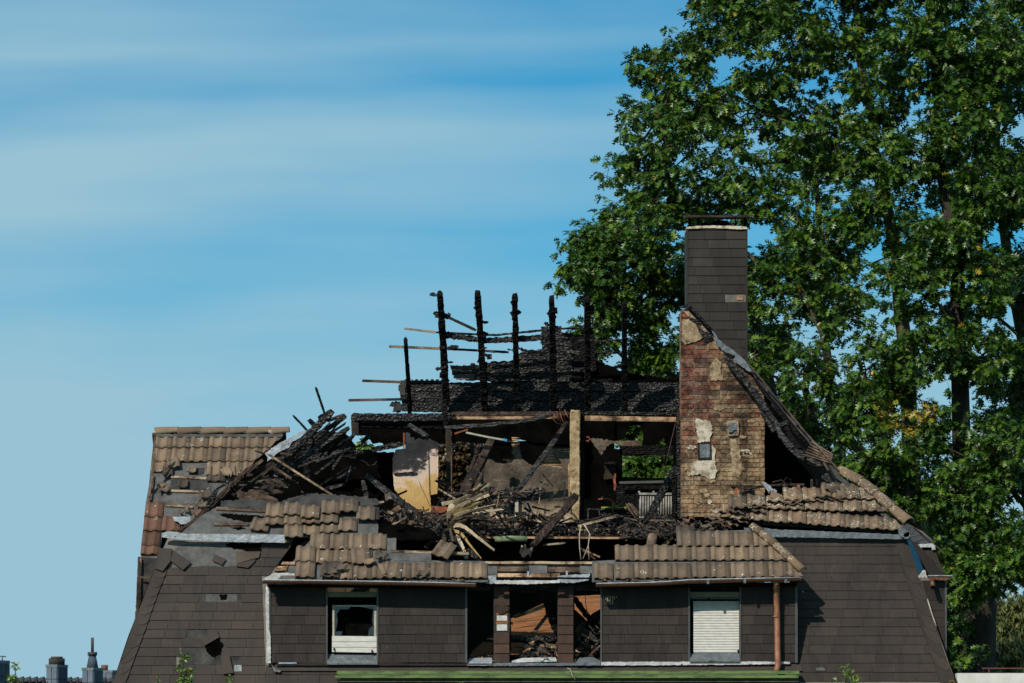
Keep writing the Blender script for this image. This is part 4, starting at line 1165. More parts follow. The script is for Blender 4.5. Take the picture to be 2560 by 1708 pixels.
# ridge of the wing
rp = [PW.px(z1(x, 293)[0][0], z1(x, 293)[0][1], .0) for x in (372, 570, 770, 970, 1170, 1370, 1530)]
for i in range(6):
    a, b = rp[i + 1].copy(), rp[i].copy(); a.z += .03
    ridge_tile(b, a, (0, -.15, 1), M_tile, wr, r0=.118)
prism("ridge_flashing", z1(372, 295, 1480, 295, 1470, 322, 372, 318), lambda x, y: 3.62, .02, M_felt, H, rag=1, seg=5)
# back of the wing roof and its gable
bk = [PW.px(380, 1080, -.02), PW.px(715, 1080, -.02)]
mobj("wing_roof", [bk[0], bk[1], bk[1] + Vector((0, 2.6, -2.4)), bk[0] + Vector((0, 2.6, -2.4)), bk[0] - Vector((0, 0, .04)), bk[1] - Vector((0, 0, .04)), bk[1] + Vector((0, 2.6, -2.44)), bk[0] + Vector((0, 2.6, -2.44))],
     [(0, 3, 2, 1), (4, 5, 6, 7), (0, 1, 5, 4), (1, 2, 6, 5), (0, 4, 7, 3)], M_tile_d, H)
g = [PW.px(384, 1088, -.06), PW.px(352, 1395, -.06), PW.px(352, 1395, -.06) + Vector((0, 0, -3)), bk[0] + Vector((0, 2.6, -2.4)) + Vector((.03, 0, -2.6)), bk[0] + Vector((.03, 2.6, -2.4))]
mobj("gable_wall", g + [p + Vector((.08, 0, 0)) for p in g], [tuple(range(5)), (9, 8, 7, 6, 5)] + [(i, (i + 1) % 5, (i + 1) % 5 + 5, i + 5) for i in range(5)], M_browned, H)
# rotten verge and the open strip below it
prism("verge_board", ragged(z1(378, 290, 362, 300, 350, 540, 330, 690, 300, 870, 285, 960, 300, 960, 335, 800, 355, 660, 372, 520), 1.0, 4, random.Random(2)), 2.6, .05, M_plank, H)
vb = prism("verge_board", ragged([(345, 1392), (397, 1398), (385, 1440), (366, 1485), (350, 1520), (342, 1550), (338, 1545), (342, 1470)], .8, 5, random.Random(4)), 1.45, .05, M_feltd, H)
beam("verge_board", [(347, 1400, 1.35), (344, 1460, 1.35), (342, 1548, 1.35)], 4, M_plank, H, rag=.25)
beam("verge_board", [(350, 1443, 1.35), (380, 1446, 1.35)], 4, M_plank, H, rag=.2)
beam("verge_board", [(352, 1395, 1.4), (351, 1475, 1.4), (346, 1550, 1.4)], 3, M_raw, H, rag=.3)
# --- brick chimney
CY = 4.0
ch = prism("chimney", [(1703, 774), (1717, 773), (1880, 945), (1904, 968), (1910, 1012), (1910, 1292), (1703, 1292)], CY + .012, .62, M_mortar, H)
k = sc(CY)
rnd = random.Random(77)
creg = [P(x, y, CY) for x, y in [(1702, 771), (1717, 770), (1881, 943), (1905, 966), (1912, 1012), (1912, 1292), (1702, 1292)]]
creg = [(p.x, p.z) for p in creg]
plp = Plane((0, CY, 0), (0, 0, 1))
bm_cache = {}
def brick(u0, u1, v0, v1):
    p, c_ = clip_poly([(u0, v0), (u1, v0), (u1, v1), (u0, v1)], creg)
    if len(p) < 3: return
    ar = abs(sum(p[i][0] * p[(i + 1) % len(p)][1] - p[(i + 1) % len(p)][0] * p[i][1] for i in range(len(p)))) / 2
    if ar < .0025: return
    key = (round(u1 - u0, 3), rnd.randrange(4)) if not c_ else None
    if key not in bm_cache or key is None:
        q = [(a - u0 + rnd.uniform(-.004, .004), b - v0 + rnd.uniform(-.003, .003)) for a, b in p]; n = len(q)
        V = [(a, b, rnd.uniform(.0, .008)) for a, b in q] + [(a, b, -.05) for a, b in q]
        ar_s = sum(q[i][0] * q[(i + 1) % n][1] - q[(i + 1) % n][0] * q[i][1] for i in range(n))
        idx = list(range(n)) if ar_s > 0 else list(range(n - 1, -1, -1))
        me = bpy.data.meshes.new("brick")
        me.from_pydata(V, [], [tuple(idx)] + [(idx[i], idx[i] + n, idx[(i + 1) % n] + n, idx[(i + 1) % n]) for i in range(n)])
        me.materials.append(M_brick)
        if key: bm_cache[key] = me
    else: me = bm_cache[key]
    link("brick", me, M_brick, plp.M @ Matrix.Translation((u0, v0, rnd.uniform(-.008, .003))) @ Matrix.Rotation(rnd.uniform(-.012, .012), 4, 'Z'), ch)
zb = P(0, 1292, CY).z; xl = P(1702, 0, CY).x; xr = P(1912, 0, CY).x
course = .0805; r = 0
while zb + r * course < P(0, 771, CY).z:
    v = zb + r * course; x = xl - (0.11 if r % 2 else 0.0)
    while x < xr:
        L = .235 if (r % 2 == 0 or rnd.random() < .6) else .118
        if x + L > xl + .02: brick(max(x, xl), min(x + L - .012, xr + rnd.uniform(-.01, .012)), v, v + course - .013)
        x += L
    r += 1
def patch(poly, mat, h=.03, rag=2.2, seg=4, seed=1): return prism("plaster_patch", poly, CY - h, .045, mat, ch, rag=rag, seg=seg, seed=seed)
patch(z4(1520, 150, 1560, 172, 1630, 180, 1662, 222, 1655, 300, 1640, 362, 1538, 366, 1530, 300, 1515, 200), M_plas_w, seed=1)
patch(z4(1655, 380, 1690, 430, 1680, 520, 1705, 620, 1680, 680, 1640, 690, 1600, 660, 1560, 640, 1480, 650, 1470, 560, 1530, 522, 1655, 518), M_plas_w, seed=2)
patch(z11(232, 1030, 300, 1035, 350, 1090, 410, 1180, 330, 1230, 250, 1250, 215, 1200), M_plas_g, h=.025, seed=3)
patch(z11(520, 1360, 560, 1400, 560, 1480, 590, 1560, 470, 1560, 455, 1450, 490, 1400), M_plas_g, h=.02, seed=4)
patch(z4(1815, 340, 1860, 330, 1900, 420, 1910, 600, 1900, 680, 1830, 640), M_plas_g, h=.012, rag=3, seg=6, seed=6)
for i in range(26):
    x, y = rnd.uniform(1708, 1895), rnd.uniform(1010, 1280); a_, b_ = rnd.uniform(5, 15), rnd.uniform(3, 9)
    if 1810 < x < 1855 and y < 1100: continue
    patch([(x - a_, y), (x - a_ * .4, y - b_), (x + a_ * .6, y - b_ * .7), (x + a_, y + b_ * .3), (x + a_ * .2, y + b_), (x - a_ * .6, y + b_ * .7)], M_plas_g if i % 3 else M_plas_w, h=.014, rag=1.6, seg=3, seed=100 + i)
vt = prism("soot_hatch", z4(1785, 180, 1885, 178, 1892, 250, 1888, 308, 1800, 312, 1787, 250), CY - .05, .06, M_plas_g, ch, rag=.5)
prism("hatch_plate", z4(1802, 198, 1870, 198, 1876, 215, 1874, 285, 1808, 287, 1803, 240), CY - .058, .02, M_zincd, vt)
tube("hatch_crack", [P(*z4(1806, 282)[0], CY - .062), P(*z4(1830, 286)[0], CY - .062), P(*z4(1845, 268)[0], CY - .062), P(*z4(1872, 262)[0], CY - .062)], .01, M_black, vt, 5)
md = prism("soot_hatch", z4(1537, 372, 1650, 368, 1655, 512, 1540, 515), CY - .05, .06, M_browned, ch)
prism("hatch_plate", z4(1552, 384, 1638, 382, 1640, 496, 1556, 498), CY - .058, .02, M_zincd, md)
prism("hatch_plate", z4(1568, 400, 1600, 398, 1600, 480, 1570, 482), CY - .066, .01, M_zincd, md)
# slated upper stack
st = prism("chimney_stack", [(1718, 573), (1867, 573), (1867, 945), (1718, 785)], CY + .10, .60, M_back, H)
pls = Plane((0, CY + .095, P(0, 1000, CY).z), (0, 0, 1))
slates("chimney_slate", pls, [(1720, 572), (1865, 572), (1865, 925), (1850, 915), (1720, 783)], 915, 22.6, 16, 53, 1756, -7.2, M_slate_c, st, seed=31, tilt=.004, ref_x=1790, skip=[(1851, 742)])
pbox("slate_gap", 1842, 1858, 738.5, 750, CY + .085, .02, M_raw, st)
for x0, x1 in ((1716, 1720), (1864.5, 1869)): pbox("corner_trim", x0, x1, 572, 785 if x0 < 1800 else 930, CY + .075, .64, M_slate_c, st)
prism("mortar_crown", ragged([(1716, 572), (1716, 568), (1740, 565), (1790, 564), (1850, 565), (1867, 568), (1868, 573), (1845, 573.5), (1780, 570), (1740, 571.5)], .6, 4, random.Random(2)), CY + .05, .70, M_plas_w, st)
prism("chimney_pot", z11(485, 218, 500, 178, 620, 178, 635, 215), CY + .25, .3, M_black, st)
tube("flue_pipe", [P(1762, 564, CY + .3), P(1762, 558, CY + .3)], .06, M_black, st, 10)
for x in (1723, 1745, 1838, 1862): tube("cap_support", [P(x, 566, CY + .1), P(x, 545, CY + .1)], .014, M_black, st, 6)
mobj("rain_cap", *box_vf(tuple(P(1793, 543.5, CY + .35)), 1.17, .78, .035, Matrix.Rotation(.10, 3, 'X')), M_browned, st)
# torn flashing and burnt edge where the roof met the chimney
beam("step_flashing", [P_ for P_ in [z11(230, 930)[0] + (CY - .02,), z11(270, 905)[0] + (CY - .03,), z11(340, 970)[0] + (CY - .03,), z11(420, 1060)[0] + (CY - .03,), z11(490, 1130)[0] + (CY - .03,)]], 6, M_char, ch, rag=.4, depth=.08)
prism("step_flashing", z11(480, 1125, 510, 1150, 530, 1190, 580, 1240, 640, 1280, 720, 1340, 790, 1410, 825, 1475, 810, 1490, 740, 1440, 700, 1400, 680, 1410, 665, 1380, 690, 1350, 640, 1330, 570, 1300, 560, 1280, 520, 1250, 510, 1200), CY - .09, .012, M_zincd, ch, rag=1.3, seg=4, seed=3)
patch(z11(350, 1095, 400, 1120, 470, 1150, 500, 1200, 440, 1230, 400, 1190), M_char, h=.03, seed=7)
patch(z11(285, 1000, 340, 1030, 390, 1060, 360, 1070, 290, 1040), M_char, h=.03, seed=8)

# added black sheets close the view through the gutted storey, painting its shade
prism("shade_backing", [(600, 1268), (1500, 1268), (1700, 1290), (2225, 1290), (2200, 1360), (600, 1360)], 8.2, .06, M_soot_shade, H)
prism("shade_backing", [(690, 1318), (760, 1318), (770, 1350), (700, 1352)], 1.9, .05, M_soot_shade, H)
prism("shade_backing", [(1820, 1296), (2236, 1322), (2240, 1342), (1820, 1345)], 1.5, .05, M_soot_shade, H)
prism("back_slope", ragged([(1004, 960), (1110, 957), (1290, 955), (1500, 960), (1700, 958), (1700, 1064), (1120, 1064), (1110, 1030), (1006, 1028)], 1.5, 6, random.Random(9)), 7.72, .05, M_soot_shade, H)
prism("attic_wall", [(884, 1050), (1128, 1050), (1128, 1074), (884, 1074)], 7.5, .05, M_soot_shade, H)

prism("burnt_lining", [(1226, 905), (1300, 900), (1356, 875), (1356, 835), (1404, 830), (1488, 845), (1490, 900), (1560, 930), (1700, 950), (1702, 965), (1226, 965)], 7.8, .04, M_soot_shade, H, rag=2.5, seg=6, seed=91)

prism("shade_backing", [(690, 1340), (778, 1340), (770, 1412), (722, 1412), (686, 1372)], 1.5, .05, M_soot_shade, H)
prism("attic_wall", [(1088, 1058), (1140, 1058), (1140, 1108), (1088, 1110)], 7.6, .05, M_soot_shade, H)
prism("attic_wall", [(1440, 1050), (1470, 1050), (1470, 1305), (1440, 1305)], 7.55, .05, M_soot_shade, H)
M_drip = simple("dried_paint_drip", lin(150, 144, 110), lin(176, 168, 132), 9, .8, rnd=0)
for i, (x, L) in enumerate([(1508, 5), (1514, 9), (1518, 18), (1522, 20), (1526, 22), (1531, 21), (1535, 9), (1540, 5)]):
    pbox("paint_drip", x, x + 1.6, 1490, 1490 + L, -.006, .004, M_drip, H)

prism("shade_backing", [(975, 1212), (1100, 1222), (1190, 1235), (1190, 1300), (975, 1300)], 8.1, .05, M_soot_shade, H)

# ================================================================== burnt skeleton of the roof and rooms
def R3(zf, coords, Y):  # list of photo points with depth
    return [q + (Y,) for q in zf(*coords)]
# back slope rafters
raf = [((1013.5, 849), (1020, 940), (1025, 1031), 9), ((1100, 733), (1108, 860), (1116, 1007), 15), ((1193.5, 729), (1204, 880), (1212, 1028), 15), ((1287, 736), (1290, 880), (1293, 1030), 13),
       ((1379, 742), (1382, 880), (1384, 1030), 15), ((1468, 743), (1469, 880), (1470, 1030), 14), ((1561, 757), (1561, 880), (1561, 1030), 12)]
for i, (a, b, c, w_) in enumerate(raf):
    beam("rafter", [a + (6.0,), b + (6.7,), c + (7.4,)], w_, M_chard, H, rag=.20, step=.07, depth=.17, lumps=0 if i == 0 else 10, seed=300 + i, taper=1.15)
# crust of burnt battens still stuck to the rafters
rnd = random.Random(5)
for i, (x, y) in enumerate([(1085, 737), (1092, 786), (1118, 790), (1200, 802), (1214, 806), (1104, 868), (1136, 868), (1208, 872), (1276, 875), (1300, 872), (1186, 915), (1218, 890), (1106, 920), (1370, 812), (1127, 906), (1192, 768)]):
    a = rnd.uniform(-.5, .6); L = rnd.uniform(11, 20)
    beam("burnt_stub", [(x - L * math.cos(a) / 2, y - L * math.sin(a) / 2, 6.5), (x + L * math.cos(a) / 2, y + L * math.sin(a) / 2, 6.5)], rnd.uniform(6, 11), M_char, H, rag=.4, lumps=2, seed=400 + i, taper=.5)
# battens (weathered ends stick out to the left)
beam("roof_batten", [(1010.6, 821.5, 6.9), (1090, 831, 6.9)], 4.6, M_batten, H, taper=1.2)
beam("roof_batten", [(1090, 831, 6.92), (1188, 836, 6.9), (1240, 838, 6.9), (1356, 826, 6.9), (1403, 822, 6.9), (1470, 819, 6.9), (1535, 817, 6.9)], 5, M_char, H, rag=.2)
beam("roof_batten", [(973, 866.5, 7.0), (1110, 872, 7.0)], 6, M_batten, H)
beam("roof_batten", [(1110, 872, 7.0), (1188, 876, 7.0), (1272, 881, 7.0)], 6, M_browned, H, rag=.15)
beam("roof_batten", [(905.5, 952, 7.25), (1002, 955.5, 7.25)], 6, M_plank, H)
beam("roof_batten", [(871, 1001, 7.35), (1002, 998.5, 7.35)], 6, M_plank, H)
beam("roof_batten", [(1095, 784, 6.6), (1122, 794, 6.7), (1190, 826, 6.7)], 6.5, M_browned, H, rag=.1)
beam("roof_batten", [(1128, 918, 7.2), (1190, 921, 7.2)], 8, M_plank, H)
beam("roof_batten", [(1470, 917, 7.1), (1550, 918, 7.1)], 3.6, M_browned, H, rag=.1)
beam("roof_batten", [(1403, 849, 7.1), (1500, 852, 7.1), (1560, 850, 7.1)], 4, M_char, H, rag=.2)
beam("roof_batten", [(1490, 880, 7.1), (1560, 882, 7.1)], 6, M_char, H, rag=.2)
beam("collar_beam", [(1112, 837, 6.6), (1160, 845, 6.6), (1212, 852, 6.6), (1260, 850, 6.6), (1320, 847, 6.6), (1371, 842, 6.6)], 13, M_charh, H, rag=.33, lumps=14, seed=31)
pbox("roof_batten", 1140, 1186, 936, 949, 7.5, .03, M_felt, H)
# planks of the back slope
def plank(y0, y1, xa, xb, seed, Y=7.62, mat=M_charh, yl=0, yr=0):
    poly = [(xa, y0 + yl), ((xa + xb) / 2, y0), (xb, y0 + yr), (xb, y1 - .7), ((xa + xb) / 2, y1 - .7), (xa, y1 - .7)]
    return prism("charred_board", poly, Y, .03, mat, H, rag=1.1, seg=4, seed=seed)
plank(952, 962, 1006, 1120, 1); plank(958, 979, 1002, 1300, 2); plank(957, 979, 1300, 1703, 3)
plank(980, 1003, 1001, 1230, 4, 7.60); plank(980, 1003, 1231, 1500, 5, 7.62); plank(980, 1003, 1501, 1703, 6, 7.60)
plank(1004, 1029, 1004, 1210, 7, 7.60); plank(1004, 1029, 1212, 1400, 8, 7.63); plank(1004, 1029, 1402, 1703, 9, 7.60)
prism("charred_board", z2(425, 1090, 450, 1050, 520, 1050, 545, 1120, 520, 1145, 450, 1140, 470, 1100), 7.6, .04, M_feltd, H, rag=2, seg=4, seed=71)
prism("charred_board", z2(505, 930, 520, 870, 570, 855, 560, 1000, 515, 980), 7.58, .04, M_feltd, H, rag=2, seg=4, seed=72)
for i, (pl_, m_) in enumerate([(z2(950, 735, 1210, 742, 1250, 720, 1480, 715, 1500, 870, 1300, 880, 1160, 870, 980, 850), M_char), (z2(1460, 745, 1585, 600, 1740, 600, 1735, 405, 1910, 395, 1920, 480, 2000, 495, 2010, 880, 1480, 880), M_char), (z2(2000, 490, 2205, 480, 2215, 780, 2090, 800, 2080, 880, 1990, 880), M_chard), (z2(2080, 870, 2350, 850, 2340, 960, 2080, 960), M_chard)]):
    pp = prism("burnt_lining", pl_, 7.66 + .03 * i, .03, m_, H, rag=2.6, seg=5, seed=80 + i)
for (x, y, x2, y2, m_) in [(1300, 915, 1372, 911, M_charh), (1320, 880, 1368, 884, M_chard), (1405, 880, 1455, 884, M_charh), (1410, 926, 1480, 925, M_charh), (1230, 918, 1280, 915, M_charh)]:
    beam("roof_batten", [(x, y, 7.5), (x2, y2, 7.5)], 9, m_, H, rag=.3)
prism("warped_tile", z2(1555, 700, 1580, 680, 1615, 720, 1600, 735, 1560, 735), 7.45, .02, M_tile_d, H)
prism("warped_tile", z2(1700, 650, 1730, 660, 1760, 700, 1745, 740, 1715, 730), 7.45, .02, M_tile_b, H)
# tile edges peeping over the boards
for i in range(9):
    x = 1010 + i * 13
    prism("tile_edge", [(x, 952), (x + 3, 948), (x + 8, 948), (x + 11, 952)], 7.7, .1, M_tile_b, H)

# wall plate and beams
beam("wall_plate", [(879, 1044, 4.6), (960, 1045, 4.6), (1060, 1045, 4.6), (1131, 1043, 4.6)], 20, M_charh, H, rag=.10, depth=.2)
beam("wall_plate", [(1126, 1036, 4.6), (1270, 1036, 4.6), (1424, 1035, 4.6)], 11, M_browned, H, rag=.08, depth=.2)
beam("wall_plate", [(1131, 1046, 4.55), (1270, 1046, 4.55), (1400, 1044, 4.55)], 8, M_raw, H, rag=.05, depth=.15)
beam("wall_plate", [(884, 1064, 4.7), (1000, 1066, 4.7), (1110, 1068, 4.7)], 12, M_chard, H, rag=.12, depth=.2)
prism("beam_end", z3(95, 180, 160, 200, 160, 305, 100, 290), 4.4, .18, M_browned, H)
beam("wall_plate", [(1462, 1033, 4.5), (1580, 1034, 4.5), (1700, 1036, 4.5)], 8, M_char, H, rag=.12)
beam("wall_plate", [(1462, 1044, 4.5), (1690, 1048, 4.5)], 9, M_raw, H)
beam("wall_plate", [(1462, 1050.5, 4.45), (1600, 1052, 4.45), (1692, 1053.5, 4.45)], 3, M_batten, H)
post = beam("post", [(1110, 1000, 4.2), (1114, 1060, 4.2), (1119, 1080, 4.2)], 13, M_chard, H, rag=.12)
beam("post", [(1121, 1072, 4.2), (1123, 1140, 4.2), (1123, 1230, 4.2)], 15, M_browned, H, rag=.06)
beam("post", [(1128.5, 1078, 4.1), (1128.5, 1228, 4.1)], 2.6, M_plank, H)
beam("post", [(1697, 1053, 4.3), (1698, 1180, 4.3), (1699, 1292, 4.3)], 12, M_char, H, rag=.12)
beam("post", [(1684, 1180, 4.5), (1686, 1300, 4.5)], 10, M_chard, H, rag=.25)
beam("post", [(1695, 1030, 4.25), (1696, 1062, 4.25)], 5, M_browned, H)

# dark lumber at the left inside the attic
prism("attic_wall", [(640, 1190), (700, 1120), (762, 1090), (800, 1075), (862, 1083), (878, 1095), (895, 1130), (985, 1130), (985, 1300), (660, 1300)], 5.4, .08, M_soot_shade, H, rag=2, seg=8)
prism("attic_wall", [(884, 1064), (1110, 1070), (1108, 1086), (1090, 1110), (990, 1112), (930, 1108), (918, 1090), (898, 1088)], 5.35, .08, M_soot_shade, H, rag=3, seg=6)
for i, (zf, c_, w_, m_) in enumerate([(z3, (275, 430, 540, 380), 13, M_charh), (z3, (100, 455, 300, 440), 9, M_charh), (z1, (1670, 470, 1690, 700), 14, M_chard), (z1, (1700, 500, 2080, 430), 12, M_charg), (z1, (1760, 530, 1910, 470), 10, M_charg), (z1, (1850, 770, 2010, 730), 9, M_charg), (z3, (180, 380, 260, 300), 10, M_char), (z3, (0, 470, 150, 500), 14, M_chard), (z3, (200, 700, 230, 850), 12, M_charg)]):
    q = zf(*c_); beam("charred_strut", [q[0] + (4.9,), q[1] + (4.8,)], w_, m_, H, rag=.25, seed=500 + i)
# burnt valley rafters leaning over the left wing
for i, (c_, w_, m_, Y) in enumerate([((1905, 95, 1700, 300, 1460, 520), 17, M_charh, 2.7), ((2020, 140, 1850, 260, 1700, 380), 11, M_char, 3.0), ((2050, 240, 1850, 360, 1600, 540, 1400, 660), 12, M_charg, 2.9),
    ((1480, 500, 1200, 640, 1000, 800, 870, 920), 10, M_browned, 2.3), ((1300, 520, 1100, 680, 920, 860, 760, 1000), 9, M_plank, 2.2), ((1420, 560, 1220, 700, 1050, 830), 9, M_browned, 2.25),
    ((1230, 560, 1060, 700, 900, 860, 700, 1050, 570, 1140), 8, M_browned, 2.0), ((1700, 170, 1760, 230), 12, M_chard, 2.9), ((1780, 160, 1890, 110), 12, M_chard, 2.8), ((1860, 180, 2010, 130), 9, M_charg, 3.0), ((900, 780, 830, 930), 12, M_char, 2.0), ((1015, 640, 1005, 740), 4, M_char, 2.1), ((1065, 570, 1070, 650), 3.5, M_browned, 2.1)]):
    q = z1(*c_); beam("valley_rafter" if i < 7 else "burnt_stub", [p + (Y,) for p in q], w_, m_, H, rag=.16 if m_ is not M_plank else .1, seed=530 + i)
for i, (c_, w_, Y) in enumerate([((1340, 590, 1560, 560), 16, 2.6), ((1250, 690, 1400, 710, 1520, 745), 15, 2.3), ((1180, 740, 1300, 760, 1460, 740), 12, 2.3), ((1080, 820, 1250, 830, 1430, 880), 17, 2.1), ((1180, 790, 1330, 800, 1480, 790), 12, 2.2), ((1100, 860, 1300, 870, 1440, 890), 10, 2.0)]):
    q = z1(*c_); beam("burnt_plank", [p + (Y,) for p in q], w_, M_plank if i % 2 else M_browned, H, rag=.3, depth=.06, seed=560 + i, step=.08)

# rooms: floor, plastered wall, right room
box("attic_floor", P(900, 0, 3).x, P(1840, 0, 3).x, 2.6, 7.9, P(0, 1343, 2.6).z - .02, P(0, 1343, 2.6).z + .03, M_chard, H)
fl = beam("floor_edge_board", [(1195, 1344, 2.55), (1400, 1344.5, 2.55), (1690, 1346, 2.55)], 5, M_raw, H)
pw = prism("plaster_wall", z3(1180, 640, 1230, 620, 1280, 500, 1300, 505, 1340, 540, 1400, 550, 1480, 545, 1510, 500, 1500, 440, 1510, 410, 1550, 410, 1570, 500, 1600, 530, 1670, 572, 1800, 565, 1860, 580, 1935, 612, 1900, 520, 1840, 470, 1840, 420, 1900, 430, 1985, 460, 1990, 1080, 1180, 1080), 5.2, .07, M_plaster, H, rag=1.3, seg=5, seed=6)
for i in range(16):   # reeds / laths bared behind the plaster
    y = 1124 + i * 3.9
    a_ = 1350 + (i % 3) * 4 + max(0, (8 - i)) * 2.2
    tube("lath", [P(a_, y, 5.3), P(1425, y + (i % 2), 5.3)], .012, M_lath, pw, 5)
for i in range(14):
    y = 1095 + i * 4.3
    tube("lath", [P(1279 + (i % 4) * 1.2, y, 5.3), P(1298 - (i % 3), y + .5, 5.3)], .012, M_lath, pw, 5)
for i in range(4): tube("lath", [P(1258 + i * 5, 1150 + i * 2.6, 5.3), P(1290, 1150 + i * 2.6, 5.3)], .012, M_lath, pw, 5)
prism("attic_wall", [(1126, 1050), (1450, 1050), (1450, 1105), (1420, 1112), (1345, 1108), (1300, 1098), (1262, 1108), (1200, 1109), (1165, 1106), (1140, 1104)], 6.9, .06, M_soot_shade, H, rag=1.5)
prism("attic_wall", [(1212, 1104), (1450, 1100), (1450, 1200), (1205, 1200)], 6.95, .06, M_soot_shade, H)
for (x, y, w_) in ((1181, 1108, 9),): beam("stud", [(x, y, 5.0), (x + 1, 1172, 5.0)], w_, M_browned, H, rag=.08)
# white strips standing before the plaster wall
beam("batten_strip", [(1292, 1249, 4.6), (1291, 1310, 4.6)], 8.5, M_framew, H)
beam("batten_strip", [(1319, 1254, 4.7), (1318.5, 1311, 4.7)], 5, M_zincd, H)
beam("batten_strip", [(1303, 1252, 4.6), (1303, 1312, 4.6)], 4.5, M_browned, H)
# cream clay post between the rooms
cp = sweep_vf([P(1438, 1027, 3.9), P(1437, 1100, 3.9), P(1437, 1200, 3.9), P(1436, 1308, 3.9)], 25 * sc(3.9), .2, .05, .04, 7, 12, rough_end=.12)
cpo = mobj("clay_post", cp[0], cp[1], M_cream, H)
beam("clay_post", [(1454, 1030, 4.0), (1456, 1160, 4.0), (1455, 1305, 4.0)], 10, M_chard, H, rag=.10)
beam("clay_post", [(1422, 1160, 3.98), (1423, 1240, 3.98)], 4, M_raw, H, rag=.2)
rnd = random.Random(4)
for i in range(7):
    q = P(1431 + rnd.random() * 14, 1050 + i * 36 + rnd.uniform(-10, 10), 3.8)
# right room
Yr = 7.3
prism("attic_wall", [(1455, 1050), (1536, 1050), (1536, 1122), (1556, 1124), (1556, 1300), (1460, 1300)], Yr, .06, M_soot_shade, H, rag=1.2)
prism("attic_wall", z4(860, 395, 1320, 395, 1330, 440, 1325, 480, 885, 482, 860, 470), Yr, .06, M_chard, H, rag=.8, seg=6)
prism("attic_wall", z4(880, 665, 1325, 680, 1330, 760, 880, 760), Yr + .03, .06, M_soot_shade, H)
for i in range(9):     # dark boarding under the window
    x = 1541 + i * 17
    pbox("wall_board", x, x + 16.6, 1214, 1285, Yr - .02, .02, M_chard, H)
beam("window_board", [(1548, 1207, Yr - .2), (1690, 1204, Yr - .2)], 6, M_trim, H)
beam("window_board", [(1556, 1139, Yr - .1), (1684, 1140, Yr - .1)], 3, M_char, H, rag=.1)
prism("attic_wall", [(1683, 1060), (1703, 1060), (1703, 1300), (1683, 1300)], Yr - .05, .06, M_soot_shade, H)
prism("attic_wall", [(1500, 1055), (1576, 1058), (1570, 1078), (1560, 1098), (1530, 1108), (1500, 1108)], Yr + .1, .06, M_soot_shade, H, rag=1.5)
prism("attic_wall", [(1604, 1057), (1690, 1057), (1690, 1120), (1670, 1118), (1660, 1095), (1640, 1110), (1608, 1112)], Yr + .1, .06, M_soot_shade, H, rag=2, seg=5)
prism("torn_felt", z4(800, 350, 880, 360, 940, 350, 1060, 352, 1040, 390, 1000, 400, 900, 395, 830, 380), Yr - .3, .05, M_plank, H, rag=1.5, seg=4)
prism("plaster_wall", z4(600, 330, 760, 345, 830, 365, 750, 400, 700, 480, 680, 440, 640, 390), Yr - .6, .03, M_plaster, H, rag=2, seg=4)
prism("plaster_wall", z4(735, 540, 825, 530, 830, 680, 725, 690), Yr - .1, .03, M_dim, H, rag=2, seg=5)

# collapsed dormer room: tilted brown ceiling boards behind the pillars
def cb(poly, Y0, sl, mat, name="ceiling_board"): return prism(name, poly, lambda x, y: Y0 + (1655 - y) * sl, .02, mat, H, rag=.5, seg=9)
cl = cb(z7(1305, 680, 1600, 540, 1640, 600, 1690, 780, 1690, 835, 1305, 820), 1.0, .004, M_browne)
cb(z7(955, 975, 1060, 880, 1145, 880, 1150, 1000, 955, 1010), .9, .004, M_browne)
cb(z7(1305, 885, 1420, 890, 1400, 960, 1400, 1000, 1305, 1000), .9, .004, M_browne)
cb(z7(1855, 485, 2085, 475, 2085, 590, 2000, 640, 1960, 700, 1900, 640, 1855, 600), 1.1, .004, M_browne)
for i, yy in enumerate((585, 640, 700, 760)):
    (a_, b_), (c_, d_) = z7(1330 + i * 2, yy + 70, 1660, yy)
    beam("board_joint", [(a_, b_, 1.28 - i * .05), (c_, d_, 1.28 - i * .05)], .9, M_chard, cl)

prism("attic_wall", [(1536, 1195), (1690, 1195), (1690, 1300), (1536, 1300)], Yr + .09, .05, M_soot_shade, H)

# ================================================================== loose things (top level)
def T(name, label, cat, zf, c, Y, w_, mat, group=None, rag=.0, depth=None, **kw):
    q = zf(*c)
    Ys = Y if isinstance(Y, (list, tuple)) else [Y] * len(q)
    o = beam(name, [p + (y,) for p, y in zip(q, Ys)], w_, mat, None, rag=rag, depth=depth, **kw)
    return tag(o, label, cat, group)
GB = "fallen charred beams in the gutted attic"
T("fallen_beam", "crazed black beam lying diagonally from the yellow door panel up to the dark attic", "beam", z3, (235, 660, 400, 790, 520, 880, 650, 965), [3.9, 3.5, 3.2, 3.0], 15, M_charh, GB, .16)
T("fallen_beam", "short black beam end hanging above the scorched door panel", "beam", z3, (598, 215, 680, 270, 750, 312), [4.2, 4.0, 3.7], 11, M_charg, GB, .15)
T("fallen_beam", "crazed black beam poking out of the splintered veneer fan down to the dormer roof", "beam", z3, (785, 1065, 870, 1130, 950, 1195), [3.2, 2.6, 2.2], 14, M_charh, GB, .2)
T("fallen_beam", "black beam stump below the fan of pale veneer strips", "beam", z3, (1110, 1300, 1150, 1340, 1195, 1375), [1.9, 1.7, 1.5], 13, M_charh, GB, .2)
T("fallen_beam", "long grey charred beam slanting up just under the wall plate", "beam", z3, (905, 243, 1300, 215, 1600, 180, 1840, 130), [3.9, 3.9, 3.9, 3.95], 9.5, M_charg, GB, .08)
T("fallen_beam", "straight grey charred beam leaning to the right across the sooty plaster wall", "beam", z3, (1545, 775, 1700, 560, 1870, 330), [3.7, 4.0, 4.3], 12, M_charg, GB, .10)
